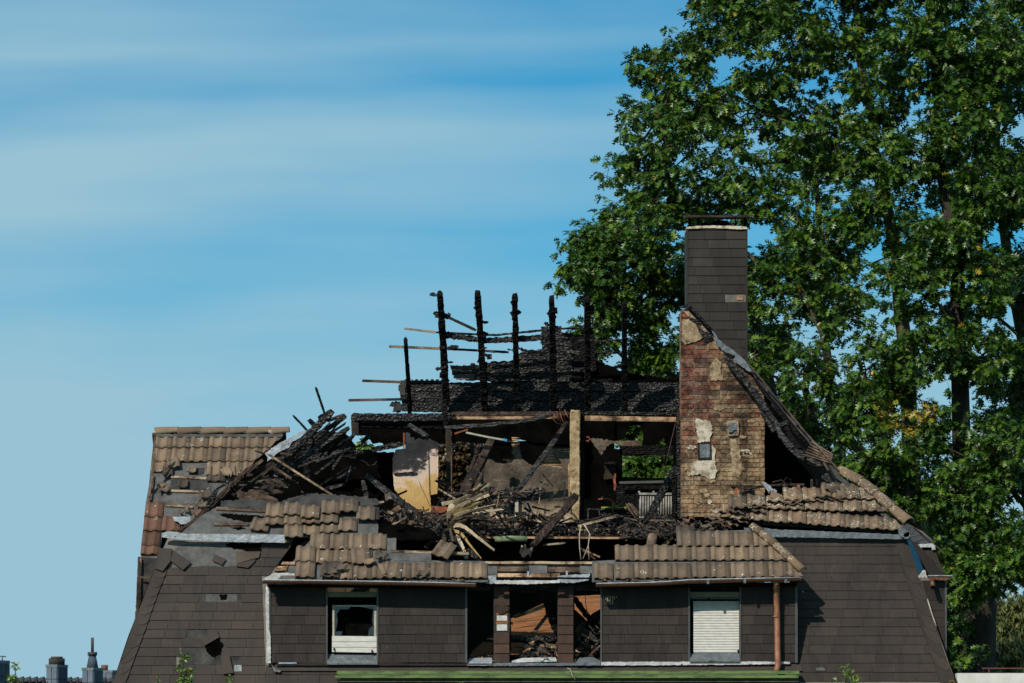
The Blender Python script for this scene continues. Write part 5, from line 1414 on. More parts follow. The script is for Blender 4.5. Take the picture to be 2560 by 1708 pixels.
T("fallen_beam", "charred beam foot standing in the debris left of the plaster wall's white strips", "beam", z3, (1545, 780, 1480, 860, 1425, 940), [3.7, 3.5, 3.4], 12, M_char, GB, .2)
T("fallen_beam", "scorched beam stub rising beside the top of the clay post", "beam", z3, (1865, 330, 1910, 260, 1965, 190), [4.3, 4.4, 4.4], 11, M_browned, GB, .25)
T("fallen_beam", "thick burnt log lying level before the plaster wall", "beam", z3, (1190, 885, 1350, 850, 1500, 830, 1640, 800, 1775, 795), 3.6, 17, M_charh, GB, .2, lumps=8)
T("fallen_beam", "pointed black beam end aimed right above the veneer fan", "beam", z3, (1140, 810, 1240, 780, 1350, 752), 3.4, 11, M_charh, GB, .2, taper=.5)
T("fallen_beam", "brown black burnt timber leaning against the clay post and hanging over the floor edge", "beam", z3, (2035, 830, 1960, 930, 1860, 1040, 1760, 1150, 1665, 1260), [3.5, 3.1, 2.7, 2.4, 2.2], 17, M_browned, GB, .25)
T("fallen_beam", "grey brown split beam leaning steeply to the right of the scorched door panel", "beam", z3, (1060, 830, 1170, 620, 1310, 345), [3.6, 4.0, 4.5], 19, M_browned, GB, .06)
T("fallen_beam", "thin splintered beam leaning left of the grey brown split beam", "beam", z3, (1030, 825, 1110, 640, 1205, 390), [3.5, 3.9, 4.4], 7, M_browned, GB, .15)
T("fallen_beam", "short splintered beam leaning right of the grey brown split beam", "beam", z3, (1145, 810, 1190, 710, 1240, 600), [3.6, 3.8, 4.1], 8, M_plank, GB, .2)
T("fallen_beam", "black ragged beam leaning in front of the radiator", "beam", z4, (1120, 1000, 1200, 850, 1290, 690, 1350, 590), [5.2, 5.5, 5.8, 6.0], 18, M_char, GB, .2)
T("fallen_beam", "silver black crazed beam lying in the rubble left of the chimney foot", "beam", z4, (845, 1160, 1000, 1125, 1150, 1090, 1320, 1065), 2.9, 11, M_charh, GB, .2)
T("fallen_beam", "long dark beam lying along the attic floor right of the clay post", "beam", z4, (310, 1110, 500, 1060, 700, 1030, 860, 1000), 3.3, 10, M_char, GB, .2)
T("fallen_beam", "dark level beam end at the left edge of the rubble below the plaster wall", "beam", z3, (1560, 1085, 1800, 1090, 2060, 1060), 3.2, 7, M_char, GB, .2)
T("charred_pole", "black pole sticking up into the sky above the burnt valley", "pole", z1, (1760, -110, 1835, 110, 1870, 190), 2.8, 6, M_chard, None, .12)
T("charred_pole", "thin black splinter pointing up left of the burnt valley beams", "pole", z1, (1565, 135, 1660, 235, 1740, 330), 2.8, 5, M_chard, None, .25)
T("loose_batten", "long pale batten leaning diagonally over the dark attic hole on the left", "batten", z1, (1355, 473, 1700, 693, 2045, 912), [2.2, 1.9, 1.7], 5, M_batten, "loose battens and planks")
T("loose_batten", "light plank lying slanted on the rubble right of the clay post", "batten", z4, (500, 1092, 830, 1005), 2.8, 6, M_batten, "loose battens and planks")
T("loose_batten", "short pale batten beside the tile heap below the dark attic hole", "batten", z1, (2150, 905, 2350, 880), 1.9, 5, M_batten, "loose battens and planks")
T("loose_batten", "brown white chipped plank lying below the scorched door panel", "batten", z3, (530, 960, 680, 1030, 830, 1080), [2.8, 2.6, 2.4], 9, M_plank, "loose battens and planks")
T("loose_batten", "pale plank with torn paper above the chipped plank", "batten", z3, (580, 950, 700, 1000, 795, 1030), [2.9, 2.8, 2.7], 8, M_batten, "loose battens and planks", .1)
T("loose_batten", "pale thin lath lying at the foot of the veneer fan", "batten", z3, (670, 1118, 830, 1175), 2.2, 5, M_batten, "loose battens and planks")
T("loose_batten", "short light board standing on edge left of the door panel foot", "batten", z3, (450, 970, 520, 925), 2.8, 12, M_raw, "loose battens and planks")
T("loose_batten", "narrow batten on the floor edge under the tile heap's right side", "batten", z3, (455, 1185, 620, 1187), 1.9, 6, M_batten, "loose battens and planks")
T("loose_batten", "leaning light lath behind the white cables in the dark room", "batten", z4, (515, 1280, 690, 1358), 2.2, 4, M_raw, "loose battens and planks")
T("loose_batten", "brown lath under the lighter one in the dark room", "batten", z4, (540, 1300, 650, 1375), 2.4, 4, M_browned, "loose battens and planks")
T("loose_batten", "frayed lath hanging level under the attic floor edge", "batten", z3, (1755, 1255, 1945, 1235), 2.4, 5, M_batten, "loose battens and planks", .1)
T("loose_batten", "splintered lath bundle top left of the dormer tiles under the rubble", "batten", z4, (1210, 1265, 1320, 1190), 2.0, 5, M_batten, "loose battens and planks")
T("loose_batten", "splintered lath crossing the bundle beside the grey pipe stub", "batten", z4, (1255, 1262, 1310, 1195), 1.95, 4, M_raw, "loose battens and planks")
T("loose_batten", "pale splinter hanging from the black beam stump below the floor edge", "batten", z3, (1600, 1250, 1580, 1350), 2.0, 5, M_batten, "loose battens and planks", .15)
T("loose_batten", "grey beam leaning on the brown boards behind the dormer pillars", "batten", z7, (1485, 820, 1630, 635), .7, 9, M_plank, "loose battens and planks")
T("loose_batten", "bleached board edge along the top of the fallen brown ceiling", "batten", z7, (1330, 665, 1470, 620, 1615, 560), .75, 9, M_raw, "loose battens and planks")
T("charred_joist", "crazed black joist lying level behind the two dormer pillars", "joist", z7, (1090, 845, 1300, 850, 1500, 850, 1700, 855), .55, 13, M_charh, None, .2)
T("charred_joist", "black joist leaning down right in the opening left of the drip-stained wall", "joist", z7, (1850, 500, 1950, 640, 2060, 760), .6, 14, M_chard, None, .3)
T("charred_joist", "heavy black joist leaning against the back of the right pillar", "joist", z7, (1600, 470, 1640, 640, 1700, 810), .5, 14, M_chard, None, .3)
T("fallen_plank", "grey plank at the bottom of the middle dormer opening", "plank", z7, (1410, 920, 1550, 935, 1700, 960), .45, 9, M_charg, None, .2)
T("fallen_plank", "pale plank end beside the right pillar's foot", "plank", z7, (1550, 905, 1700, 935), .6, 9, M_batten, None, .1)
T("fallen_plank", "charred plank on the sill of the middle dormer opening", "plank", z7, (1420, 975, 1560, 965), .4, 7, M_charh, None, .2)
T("fallen_plank", "dark level plank just above the middle sill", "plank", z7, (1310, 1000, 1500, 1003, 1700, 1000), .3, 6, M_charh, None, .2)
for i, (c, w_, m_, l_) in enumerate([((1870, 800, 1940, 720), 12, M_plank, "grey splintered plank stub left in the right dormer opening"), ((1900, 760, 2060, 880), 14, M_charg, "dark broken plank crossing the right dormer opening"), ((1930, 900, 2060, 950), 10, M_plank, "low grey plank in the right dormer opening"),
        ((1990, 700, 2075, 620), 12, M_browned, "brown torn plank at the right edge of the right dormer opening"), ((2000, 790, 2080, 700), 8, M_raw, "pale splinter at the right edge of the dormer opening"), ((1880, 950, 1960, 900), 14, M_charg, "dark rubble board at the foot of the right dormer opening"), ((2010, 1010, 2070, 900), 12, M_raw, "stained board end standing by the drip-stained wall")]):
    T("fallen_plank", l_, "plank", z7, c, .5 + .03 * i, w_, m_, "broken planks in the right dormer opening", .2)

# scorched door panel and its pale edge strip
dpn = prism("door_panel", z3(565, 285, 580, 280, 605, 290, 607, 325, 640, 322, 645, 350, 680, 330, 720, 345, 770, 330, 800, 350, 848, 370, 848, 640, 838, 812, 778, 822, 795, 1012, 640, 930, 550, 870, 470, 775, 455, 600, 455, 500, 480, 430, 565, 420), 3.75, .04, M_panel, None, rag=.8, seg=5, seed=3)
tag(dpn, "tall scorched door panel, charred on top and ochre below, standing in the ruin", "door panel")
beam("edge_strip", [z3(762, 400)[0] + (3.73,), z3(775, 820)[0] + (3.73,)], 1.2, M_browned, dpn)
beam("surface_crack", [z3(680, 700)[0] + (3.73,), z3(775, 915)[0] + (3.73,)], .8, M_browned, dpn)
beam("surface_crack", [z3(470, 640)[0] + (3.73,), z3(665, 632)[0] + (3.73,)], 6, M_char, dpn, rag=.3, depth=.02)
tag(beam("rusty_strip", [z3(552, 285)[0] + (3.9,), z3(552, 460)[0] + (3.9,)], 3.5, M_rust), "upright rusty strip left of the scorched door panel", "metal strip")
tag(beam("rusty_strip", [z3(990, 292)[0] + (3.8,), z3(1105, 255)[0] + (3.8,)], 3.5, M_rust), "short rusty strip under the long grey beam", "metal strip")
rod = beam("painted_rod", [z3(1090, 282)[0] + (3.7,), z3(1270, 320)[0] + (3.75,), z3(1440, 350)[0] + (3.8,)], 4.5, M_framew)
tag(rod, "thin pale rod with a blue tip slanting down before the plaster wall", "rod")
M_blue = simple("blue_tape", lin(40, 140, 180), lin(70, 160, 200), 3, .6, rnd=0)
beam("blue_tip", [z3(1412, 342)[0] + (3.76,), z3(1442, 352)[0] + (3.77,)], 6, M_blue, rod)
beam("burnt_tip", [z3(1440, 352)[0] + (3.8,), z3(1550, 380)[0] + (3.85,)], 3.5, M_browned, rod)

# fan of split veneer strips
fan = thing("veneer_fan", "fan of curling pale veneer strips bursting from the rubble in the middle", "veneer pile", tuple(P(1119, 1330, 2.6)))
c0 = z3(930, 1050)[0]
fans = [((935, 960, 1080, 900, 1290, 818), 12, M_veneer), ((930, 1000, 1060, 910, 1225, 812), 15, M_veneer), ((925, 1020, 1050, 960, 1220, 885), 10, M_veneer2), ((930, 1050, 1030, 985, 1160, 950, 1345, 905), 9, M_veneer),
        ((930, 1075, 1060, 1010, 1200, 1000, 1310, 1010), 6, M_plank), ((925, 1090, 1060, 1050, 1200, 1040, 1345, 1045), 7, M_plank), ((930, 1110, 1000, 1080, 1080, 1100, 1180, 1180, 1335, 1300), 11, M_veneer),
        ((960, 1130, 1040, 1150, 1120, 1250, 1220, 1372), 8, M_veneer2), ((1000, 1170, 1050, 1240, 1105, 1370), 7, M_veneer), ((930, 1030, 1000, 930, 1130, 870, 1230, 810), 8, M_veneer), ((880, 900, 1000, 870, 1120, 820), 9, M_veneer),
        ((1000, 920, 1080, 880, 1150, 870), 22, M_veneer), ((940, 1070, 960, 1000, 1040, 920), 10, M_veneer2), ((1160, 790, 1230, 750, 1300, 722), 12, M_veneer), ((1130, 820, 1200, 770, 1270, 715), 8, M_plank),
        ((960, 990, 1080, 940, 1200, 940, 1260, 960), 8, M_raw), ((1000, 1060, 1120, 1030, 1180, 1020), 6, M_raw), 
        ((820, 1200, 700, 1190, 640, 1180), 9, M_veneer2), ((740, 1280, 790, 1220, 820, 1150), 10, M_veneer2)]
for i, (c, w_, m_) in enumerate(fans):
    q = zf_ = z3(*c)
    n_ = len(q)
    ribbon("veneer_strip", [p + (2.35 - .45 * j / (n_ - 1) - .03 * (i % 5),) for j, p in enumerate(q)], w_ * 1.15, m_, fan, tilt=.15 + .2 * (i % 4), taper=.45)
rnd = random.Random(12)
for i in range(13):
    a = rnd.uniform(-1.0, .9); L = rnd.uniform(50, 115); r0 = rnd.uniform(4, 30); cx, cy = 1122 + rnd.uniform(-8, 22), 1300 + rnd.uniform(-22, 18)
    beam("veneer_strip", [(cx + r0 * math.cos(a), cy + r0 * math.sin(a), 2.7 - .1 * (i % 4)), (cx + L * math.cos(a), cy + L * math.sin(a), 2.3 - .12 * (i % 5))], rnd.uniform(4, 10), [M_veneer, M_plank, M_batten, M_browned, M_plank][i % 5], fan, rag=.04, depth=.012, step=.2, taper=rnd.uniform(.4, 1.1), twist=rnd.uniform(-.9, .9), seed=i)
prism("curled_board", z3(940, 900, 1040, 870, 1080, 890, 1010, 970, 935, 1040, 925, 960), 3.05, .02, M_veneer, fan, rag=1, seg=5)
o = prism("orange_board", z3(795, 915, 930, 925, 935, 955, 880, 975, 800, 970), 3.1, .03, M_rust, None, rag=.8, seg=5)
tag(o, "orange brown board wedged between door panel and veneer fan", "board")
sw = prism("sawtooth_sheet", z3(978, 1195, 1010, 1185, 1110, 1370, 1080, 1375), 2.0, .015, M_framew)
tag(sw, "narrow printed strip with dark hatching at the foot of the veneer fan", "printed strip")
for i in range(13):
    t = i / 12; (x, y), = z3(984 + t * 45, 1212 + t * 88)
    beam("hatch_mark", [(x, y, 1.99), (x + 8, y - 1, 1.99)], 1.2, M_black, sw)
gt = tube("green_roll", [P(*z3(1338, 1205)[0], 2.45), P(*z3(1480, 1200)[0], 2.45), P(*z3(1618, 1205)[0], 2.45)], .055, simple("faded_green_mat", lin(96, 112, 78), lin(138, 150, 112), 8, .8, rnd=0, bump=.6))
tag(gt, "pale green rolled mat hanging over the attic floor edge", "rolled mat")

# radiator in the right room
M_rad = simple("sooty_white_radiator", lin(110, 106, 100), lin(170, 166, 158), 7, .6, rnd=.05, bump=.1)
rd = thing("radiator", "ribbed grey white radiator leaning under the attic window", "radiator", tuple(P(1638, 1296, 6.4)))
pbox("back_plate", 1598, 1682, 1236, 1293, 6.45, .03, M_rad, rd)
for i in range(13):
    x = 1599 + i * 6.4
    tube("rib", [P(x + 2.6, 1238, 6.42), P(x + 2.6, 1292, 6.42)], .017, M_rad, rd, 8)
pbox("top_rail", 1597, 1683, 1232, 1237, 6.38, .08, M_rad, rd)
pbox("bottom_rail", 1598, 1682, 1291, 1295, 6.4, .06, M_rad, rd)
for x in (1598, 1634): tube("valve", [P(x, 1233, 6.4), P(x, 1228, 6.4)], .02, M_rad, rd, 8)
tube("valve", [P(1590, 1237, 6.4), P(1598, 1237, 6.4)], .02, M_char, rd, 8)
# remains of furniture
ds = thing("burnt_desk", "charred desk remains with a yellow green edge left of the radiator", "desk", tuple(P(1520, 1300, 5.4)))
M_yg = simple("yellow_green_edge", lin(130, 140, 50), lin(160, 168, 80), 8, .7, rnd=0)
pbox("desk_edge", 1503, 1566, 1267, 1271, 5.2, .05, M_yg, ds)
pbox("desk_top", 1468, 1566, 1271, 1275, 5.2, .6, M_char, ds)
prism("desk_panel", [(1500, 1276), (1564, 1276), (1566, 1304), (1503, 1304)], 5.25, .05, M_charh, ds, rag=1)
beam("desk_leg", [(1470, 1272, 5.2), (1470, 1304, 5.2)], 3.5, M_charg, ds); beam("desk_leg", [(1496, 1272, 5.2), (1503, 1304, 5.2)], 3.5, M_charg, ds)
o = tube("chair_frame", [P(*z4(675, 858)[0], 5.0), P(*z4(760, 854)[0], 5.0), P(*z4(795, 872)[0], 5.0), P(*z4(803, 910)[0], 5.0), P(*z4(800, 960)[0], 5.0), P(*z4(820, 1000)[0], 5.0)], .014, M_rust, None, 7)
tag(o, "bent orange rusty chair frame above the burnt desk", "chair frame")
o = beam("hanging_rag", [z4(822, 640)[0] + (6.0,), z4(815, 690)[0] + (6.0,), z4(822, 740)[0] + (6.0,), z4(815, 790)[0] + (6.0,)], 6, M_rust, None, rag=.35)
tag(o, "orange scorched strip hanging left of the attic window", "hanging strip")
o = tube("red_hook", [P(*z4(572, 350)[0], 5.5), P(*z4(590, 362)[0], 5.5), P(*z4(602, 340)[0], 5.5), P(*z4(595, 322)[0], 5.5), P(*z4(575, 322)[0], 5.5)], .014, M_rust, None, 6)
tag(o, "small orange hook right of the clay post's top", "hook")
M_leafg = simple("green_rag", lin(50, 110, 40), lin(80, 150, 50), 8, .7, rnd=0)
o = prism("green_rag", z4(780, 915, 800, 905, 815, 880, 825, 905, 840, 912, 830, 925, 790, 925), 5.15, .02, M_leafg, None, rag=.5, seg=2)
tag(o, "small bright green rag lying on the burnt desk's edge", "rag")
tag(T("charred_stick", "dark thin stick lying over the desk towards the window", "stick", z4, (680, 850, 800, 815, 905, 793), 5.0, 3, M_char), "dark thin stick lying over the desk towards the window", "stick")
for i, c in enumerate([(920, 900, 980, 1000), (940, 895, 1020, 1010), (930, 930, 1000, 1020), (960, 900, 1050, 1010)]):
    q = z4(*c); o = beam("frayed_plank", [q[0] + (5.0,), q[1] + (4.8,)], 5, M_plank, None, rag=.25, seed=700 + i)
    tag(o, ["leftmost frayed brown plank of the bundle between desk and radiator", "second frayed plank from the left in the bundle between desk and radiator", "shortest frayed plank, low in the bundle between desk and radiator", "rightmost frayed plank of the bundle, nearest the radiator"][i], "plank", "bundle of frayed planks left of the radiator")

# cables
M_cable = simple("pale_cable", lin(170, 156, 136), lin(196, 184, 164), 5, .7, rnd=0)
def cable(zf, c, Y, r, label, mat=None):
    q = zf(*c); o = tube("cable", [P(a, b, Y) for a, b in q], r, mat or M_cable, None, 5); tag(o, label, "cable"); return o
cable(z4, (525, 1080, 512, 1180, 515, 1280, 527, 1382), 2.1, .010, "left pale cable hanging in a loop from the attic floor edge")
cable(z4, (550, 1075, 600, 1150, 590, 1260, 545, 1372), 2.08, .009, "middle pale cable hanging from the attic floor edge and crossing another")
cable(z4, (560, 1085, 606, 1160, 590, 1250, 597, 1382), 2.06, .009, "right pale cable hanging beside the crossed one")
cable(z4, (1343, 200, 1290, 420, 1240, 640, 1215, 800), 4.0, .005, "very thin wire running down across the attic window", M_plank)
cable(z3, (1725, 840, 1715, 930, 1680, 1070), 4.0, .006, "thin pale wire hanging in front of the lower plaster wall")
cable(z3, (180, 520, 230, 545, 250, 575, 300, 560, 320, 530), 3.6, .014, "twisted grey cable curled in the dark attic hole on the left", M_plank)
for i, c in enumerate([(1830, 150, 1870, 200, 1920, 215), (1840, 170, 1850, 130, 1870, 100, 1890, 180), (1880, 100, 1900, 150, 1910, 200), (1900, 110, 1915, 160, 1935, 195), (1925, 95, 1935, 140, 1950, 190), (1940, 85, 1960, 130, 1975, 160)]):
    q = z3(*c); o = tube("bent_wire", [P(a, b, 3.8) for a, b in q], .010, M_rust if i % 2 else M_browned, None, 5)
    tag(o, ["leftmost and longest bent wire in the tangle left of the clay post's top", "rusty wire peaking over the beam in the tangle left of the clay post", "third wire from the left in the tangle beside the clay post", "fourth rusty wire from the left in the tangle beside the clay post", "second wire from the right in the tangle beside the clay post", "rightmost rusty wire of the tangle, touching the clay post"][i], "wire", "rusty wires tangled beside the clay post")
cable(z5, (655, 580, 690, 520, 640, 500, 600, 560, 560, 600), 2.0, .014, "dark looped cable lying over the tile heap right of the chimney", M_chard)
cable(z5, (520, 540, 600, 520, 650, 560, 655, 620, 600, 640), 1.9, .014, "second dark cable loop beside the crumpled foil", M_browned)
cable(z7, (1945, 480, 1950, 560, 1965, 640), .5, .008, "pale wire hanging in the right dormer opening")
cable(z7, (1790, 1110, 1815, 1115, 1830, 1160, 1860, 1210), -.42, .008, "short pale wire curling over the green gutter")

# grill rack / shelf remains right of the chimney
rk = thing("burnt_shelf", "charred shelf on rusty legs standing behind the tiles right of the chimney", "shelf", tuple(P(1920, 1262, 2.3)))
beam("shelf_board", [z5(160, 580)[0] + (2.4,), z5(330, 590)[0] + (2.3,), z5(480, 570)[0] + (2.3,), z5(620, 560)[0] + (2.3,), z5(800, 560)[0] + (2.2,)], 6, M_browned, rk, rag=.35)
beam("shelf_board", [z5(165, 572)[0] + (2.35,), z5(400, 575)[0] + (2.3,)], 3, M_char, rk, rag=.4)
beam("shelf_leg", [z5(212, 590)[0] + (2.3,), z5(195, 760)[0] + (2.2,)], 6, M_rust, rk)
beam("shelf_leg", [z5(745, 565)[0] + (2.2,), z5(770, 710)[0] + (2.1,)], 7, M_rust, rk)
prism("shelf_back", z5(255, 620, 370, 600, 370, 760, 255, 760), 2.9, .04, M_chard, rk, rag=1)
o = prism("crumpled_foil", z5(430, 530, 470, 545, 520, 590, 560, 610, 550, 635, 495, 632, 460, 590), 1.95, .03, M_zinc, None, rag=1.5, seg=3)
tag(o, "crumpled shiny foil on the fallen ridge tile right of the chimney", "foil")
def rtile(a, b, label, mat=M_tile, r0=.1, Y0=1.6):
    (x0, y0), (x1, y1) = a, b
    o = ridge_tile(P(x0, y0, Y0), P(x1, y1, Y0 + .1), (0, -.6, 1), mat, None, name="fallen_ridge_tile", r0=r0)
    return tag(o, label, "ridge tile", "fallen ridge tiles")
rtile(z5(490, 655)[0], z5(690, 730)[0], "fallen ridge tile lying slanted on the tile heap right of the chimney")
rtile(z5(1060, 650)[0], z5(1230, 690)[0], "fallen ridge tile lying flat left of the right hip ridge")
rtile(z5(1000, 640)[0], z5(1080, 610)[0], "fallen ridge tile seen end-on, forming an arch behind the tiles", M_tile_d)
o = tube("copper_stub", [P(*z5(868, 650)[0], 1.7), P(*z5(874, 715)[0], 1.65)], .03, M_copper, None, 8); tag(o, "short upright copper pipe stub between the fallen tiles", "pipe")
o = tube("clay_pipe", [P(*z4(1150, 1175)[0], 1.9), P(*z4(1130, 1265)[0], 1.8)], .085, simple("clay_pipe_mat", lin(96, 78, 66), lin(150, 128, 110), 6, .9, rnd=0), None, 10); tag(o, "broken clay pipe standing behind the right dormer tiles", "pipe")

# broken tile pieces
TG = "broken tile pieces scattered on the roofs"
def bt(zf, x, y, pl, rot, h, sd_, label, mat=M_tile):
    (px_, py_), = zf(x, y)
    o = tile(pl, px_, py_, mat, None, rot=rot, h=h, broken=sd_, name="broken_tile"); tag(o, label, "broken tile", TG)
bt(z1, 470, 620, PW, .15, .05, 3, "broken tile hanging loose at the top of the bare patch on the left wing")
bt(z1, 630, 650, PW, 0, .03, 4, "cracked tile piece right of the loose one on the left wing")
bt(z1, 400, 700, PW, 0, .03, 5, "dark tile piece on the left verge above the bare battens", M_tile_d)
bt(z1, 350, 790, PW, .05, .03, 6, "grooved tile half on the left verge beside the second bare batten")
bt(z1, 380, 840, PW, .1, .04, 16, "pointed tile piece just below the grooved half on the left verge")
bt(z1, 550, 780, PW, 0, .03, 7, "small tile stub on the second bare batten of the left wing", M_tile_d)
bt(z1, 700, 940, PW, -.3, .05, 8, "shattered tile left of the burnt valley beams")
bt(z1, 760, 900, PW, .3, .08, 18, "shattered tile leaning against the charred stub in the valley", M_tile_d)
bt(z1, 560, 1030, PW, .3, .04, 9, "small tile chips above the blue grey metal scrap on the left wing", M_tile_d)
bt(z1, 650, 1030, PW, -.2, .04, 19, "tile chip right above the end of the valley on the left wing", M_tile_r)
bt(z1, 960, 740, PW, .5, .1, 10, "broken tile standing at the lower edge of the wing tiles")
bt(z1, 1060, 740, PW, .8, .1, 20, "tilted tile fragment beside the burnt valley's upper planks")
bt(z6, 2290, 190, PD, -.5, .09, 11, "dark grey tile fragment lying on the left dormer roof", M_tile_d)
bt(z6, 2230, 270, PD, .4, .08, 12, "brown tile fragment below the dark grey one on the dormer roof")
bt(z6, 1960, 290, PD, -.2, .08, 13, "narrow sooty tile fragment in the middle of the left dormer roof", M_tile_d)
bt(z6, 1890, 340, PD, .05, .08, 14, "low sooty tile fragment above the left gutter", M_tile_d)
bt(z7, 130, 360, PD, .3, .08, 15, "brown tile chip near the left gutter below the big tile rows")
bt(z7, 470, 360, PD, .0, .06, 21, "grey worn tile piece in the lowest row of the dormer roof", M_tile_d)
bt(z3, 400, 1100, PR, -.7, .1, 22, "tile fragment tipped up below the door panel debris")
bt(z3, 330, 950, PR, .1, .15, 23, "sooty tile piece right of the main tile heap", M_tile_d)
bt(z3, 420, 980, PR, -.2, .12, 24, "charred tile piece among the planks left of the veneer fan", M_tile_b)
bt(z7, 1340, 190, PD, -.2, .08, 25, "dark curved tile fragment resting on the bare batten above the dormer pillars", M_tile_b)
bt(z7, 1510, 1050, Plane(P(1280, 1660, -.05), (0, .3, 1)), .6, .03, 26, "dark tile shard lying on the middle dormer sill", M_tile_d)
bt(z4, 1400, 1130, PR, .4, .1, 27, "reddish tile shard at the chimney foot", M_tile_r)
# metal scraps
def scrap(zf, c, Y, mat, label, rag=1.0, pl=None, h=.03):
    o = prism("metal_scrap", zf(*c), Y, .01, mat, None, rag=rag, seg=4) if pl is None else sheet("metal_scrap", pl, zf(*c), h, .01, mat, None, rag=rag, seg=4)
    return tag(o, label, "metal scrap")
scrap(z1, (1320, 460, 1450, 370, 1560, 320, 1620, 275, 1690, 262, 1640, 300, 1560, 360, 1530, 410, 1440, 450, 1340, 535, 1345, 500), 2.35, M_zinc, "long light metal sheet leaning along the burnt valley beside the wing ridge")
scrap(z1, (525, 1042, 680, 1042, 685, 1075, 640, 1105, 600, 1108, 575, 1085, 545, 1080), None, M_zinc, "blue grey metal scrap at the lower end of the valley", pl=PW, h=.09)
scrap(z1, (1680, 1160, 1740, 1165, 1810, 1180, 1770, 1215, 1740, 1240, 1720, 1225, 1700, 1190), 1.1, M_zinc, "crumpled shiny metal scrap between the tile heap and the dormer roof", 1.5)
# planks sticking out near the dormer ridge
T("fallen_plank", "brown plank end slanting beside the crumpled metal scrap", "plank", z1, (1610, 1275, 1690, 1220), 1.1, 6, M_plank)
# chunks of burnt rubble: nobody could count them
def rubble(name, region, n, mats, size, seed, kind='stuff'):
    rnd = random.Random(seed)
    per = {}
    for i in range(n):
        x0, y0, x1, y1, Ya, Yb = region[rnd.randrange(len(region))]
        x, t = rnd.uniform(x0, x1), rnd.random() ** 1.4
        Y = Ya + (Yb - Ya) * rnd.random()
        y = y1 + (y0 - y1) * t
        m = rnd.choice(mats)
        R = Matrix.Rotation(rnd.uniform(0, 6.3), 3, 'X') @ Matrix.Rotation(rnd.uniform(0, 6.3), 3, 'Y') @ Matrix.Rotation(rnd.uniform(0, 6.3), 3, 'Z')
        s = size * rnd.uniform(.4, 1.5)
        if rnd.random() < .35: dims = (s * 2.6, s * .3, s * .35); R = Matrix.Rotation(rnd.gauss(0, .5), 3, 'Y') @ Matrix.Rotation(rnd.uniform(-.6, .6), 3, 'Z')
        else: dims = (s, s * rnd.uniform(.2, .8), s * rnd.uniform(.3, 1))
        v, f = box_vf(P(x, y, Y), *dims, R)
        v = [q + Vector((rnd.uniform(-1, 1), rnd.uniform(-1, 1), rnd.uniform(-1, 1))) * s * .16 for q in v]
        per.setdefault(m.name, (m, []))[1].append((v, f))
    for m, parts in per.values():
        V, F = join_vf(parts); o = mobj(name, V, F, m, None); tag(o, name.replace('_', ' ') + " of " + m.name.replace('_', ' ') + " heaped in the ruin", "rubble", kind='stuff')
rubble("rubble", [(1195, 1322, 1700, 1342, 2.6, 3.6), (1195, 1306, 1690, 1335, 3.6, 4.6)], 900, [M_char, M_charg, M_chard, M_char, M_feltd], .06, 1)
rubble("rubble", [(1195, 1318, 1700, 1341, 2.55, 3.4)], 150, [M_plank, M_plas_g, M_batten], .035, 2)
rubble("rubble_heap", [(945, 1275, 1080, 1345, 1.3, 1.9), (990, 1290, 1130, 1350, 1.3, 2.0), (1060, 1300, 1210, 1350, 2.2, 3.0)], 480, [M_plank, M_browned, M_charh, M_tile_d, M_feltd], .075, 3)
rubble("rubble_heap", [(1640, 1305, 1830, 1338, 1.6, 2.6), (1560, 1325, 1720, 1345, 2.2, 2.8)], 300, [M_char, M_browned, M_tile_d, M_charg], .07, 4)
rubble("dormer_rubble", [(1440, 1570, 1502, 1650, .3, 1.0), (1300, 1625, 1392, 1652, .2, .8), (1170, 1640, 1232, 1650, .2, .6)], 260, [M_charh, M_plank, M_raw, M_chard], .05, 5)
rubble("ember_debris", [(1290, 1286, 1330, 1325, 3.0, 3.8), (1230, 1240, 1290, 1320, 3.2, 3.9)], 120, [M_plank, M_browned, M_raw, M_charg], .07, 6)
rubble("gutter_debris", [(700, 1446, 1200, 1453, -.34, -.26), (1500, 1448, 1990, 1450, -.34, -.26)], 150, [M_tile_d, M_tile, M_charg], .028, 7)

# splintered timber tangles, too many pieces to count
def splinters(name, region, n, mats, Lr, wr, seed, ang=.9):
    rnd = random.Random(seed); per = {}
    for i in range(n):
        x0, y0, x1, y1, Ya, Yb = region[rnd.randrange(len(region))]
        x, y = rnd.uniform(x0, x1), rnd.uniform(y0, y1); Y = Ya + (Yb - Ya) * rnd.random()
        a = rnd.gauss(0, ang) if ang > 0 else rnd.gauss(-.75, .3); L = rnd.uniform(*Lr) / 2; w_ = rnd.uniform(*wr); m = rnd.choice(mats)
        A, B = P(x - L * math.cos(a), y - L * math.sin(a), Y), P(x + L * math.cos(a), y + L * math.sin(a), Y + rnd.uniform(-.3, .3))
        per.setdefault(m.name, (m, []))[1].append(sweep_vf([A, B], w_ * sc(Y), w_ * sc(Y) * rnd.uniform(.25, .9), .16, .09, i, 4, rnd.uniform(.3, 1), twist=rnd.uniform(-.8, .8)))
    for m, parts in per.values():
        V, F = join_vf(parts); o = mobj(name, V, F, m, None); tag(o, name.replace('_', ' ') + " of " + m.name.replace('_', ' ') + " tangled in the burnt roof", "debris", kind='stuff')
splinters("splintered_wood", [(1105, 1200, 1420, 1325, 2.9, 3.9), (960, 1285, 1110, 1325, 2.4, 3.2), (1120, 1225, 1300, 1330, 2.3, 2.9)], 190, [M_plank, M_browned, M_charh, M_char, M_batten], (16, 60), (2.5, 7), 41)
splinters("splintered_wood_heap", [(700, 1085, 900, 1200, 3.2, 4.6), (820, 1160, 985, 1270, 3.0, 4.2), (760, 1075, 850, 1130, 3.2, 4.2)], 22, [M_char, M_chard, M_charg, M_charh, M_chard], (30, 90), (4, 9), 42, -.6)
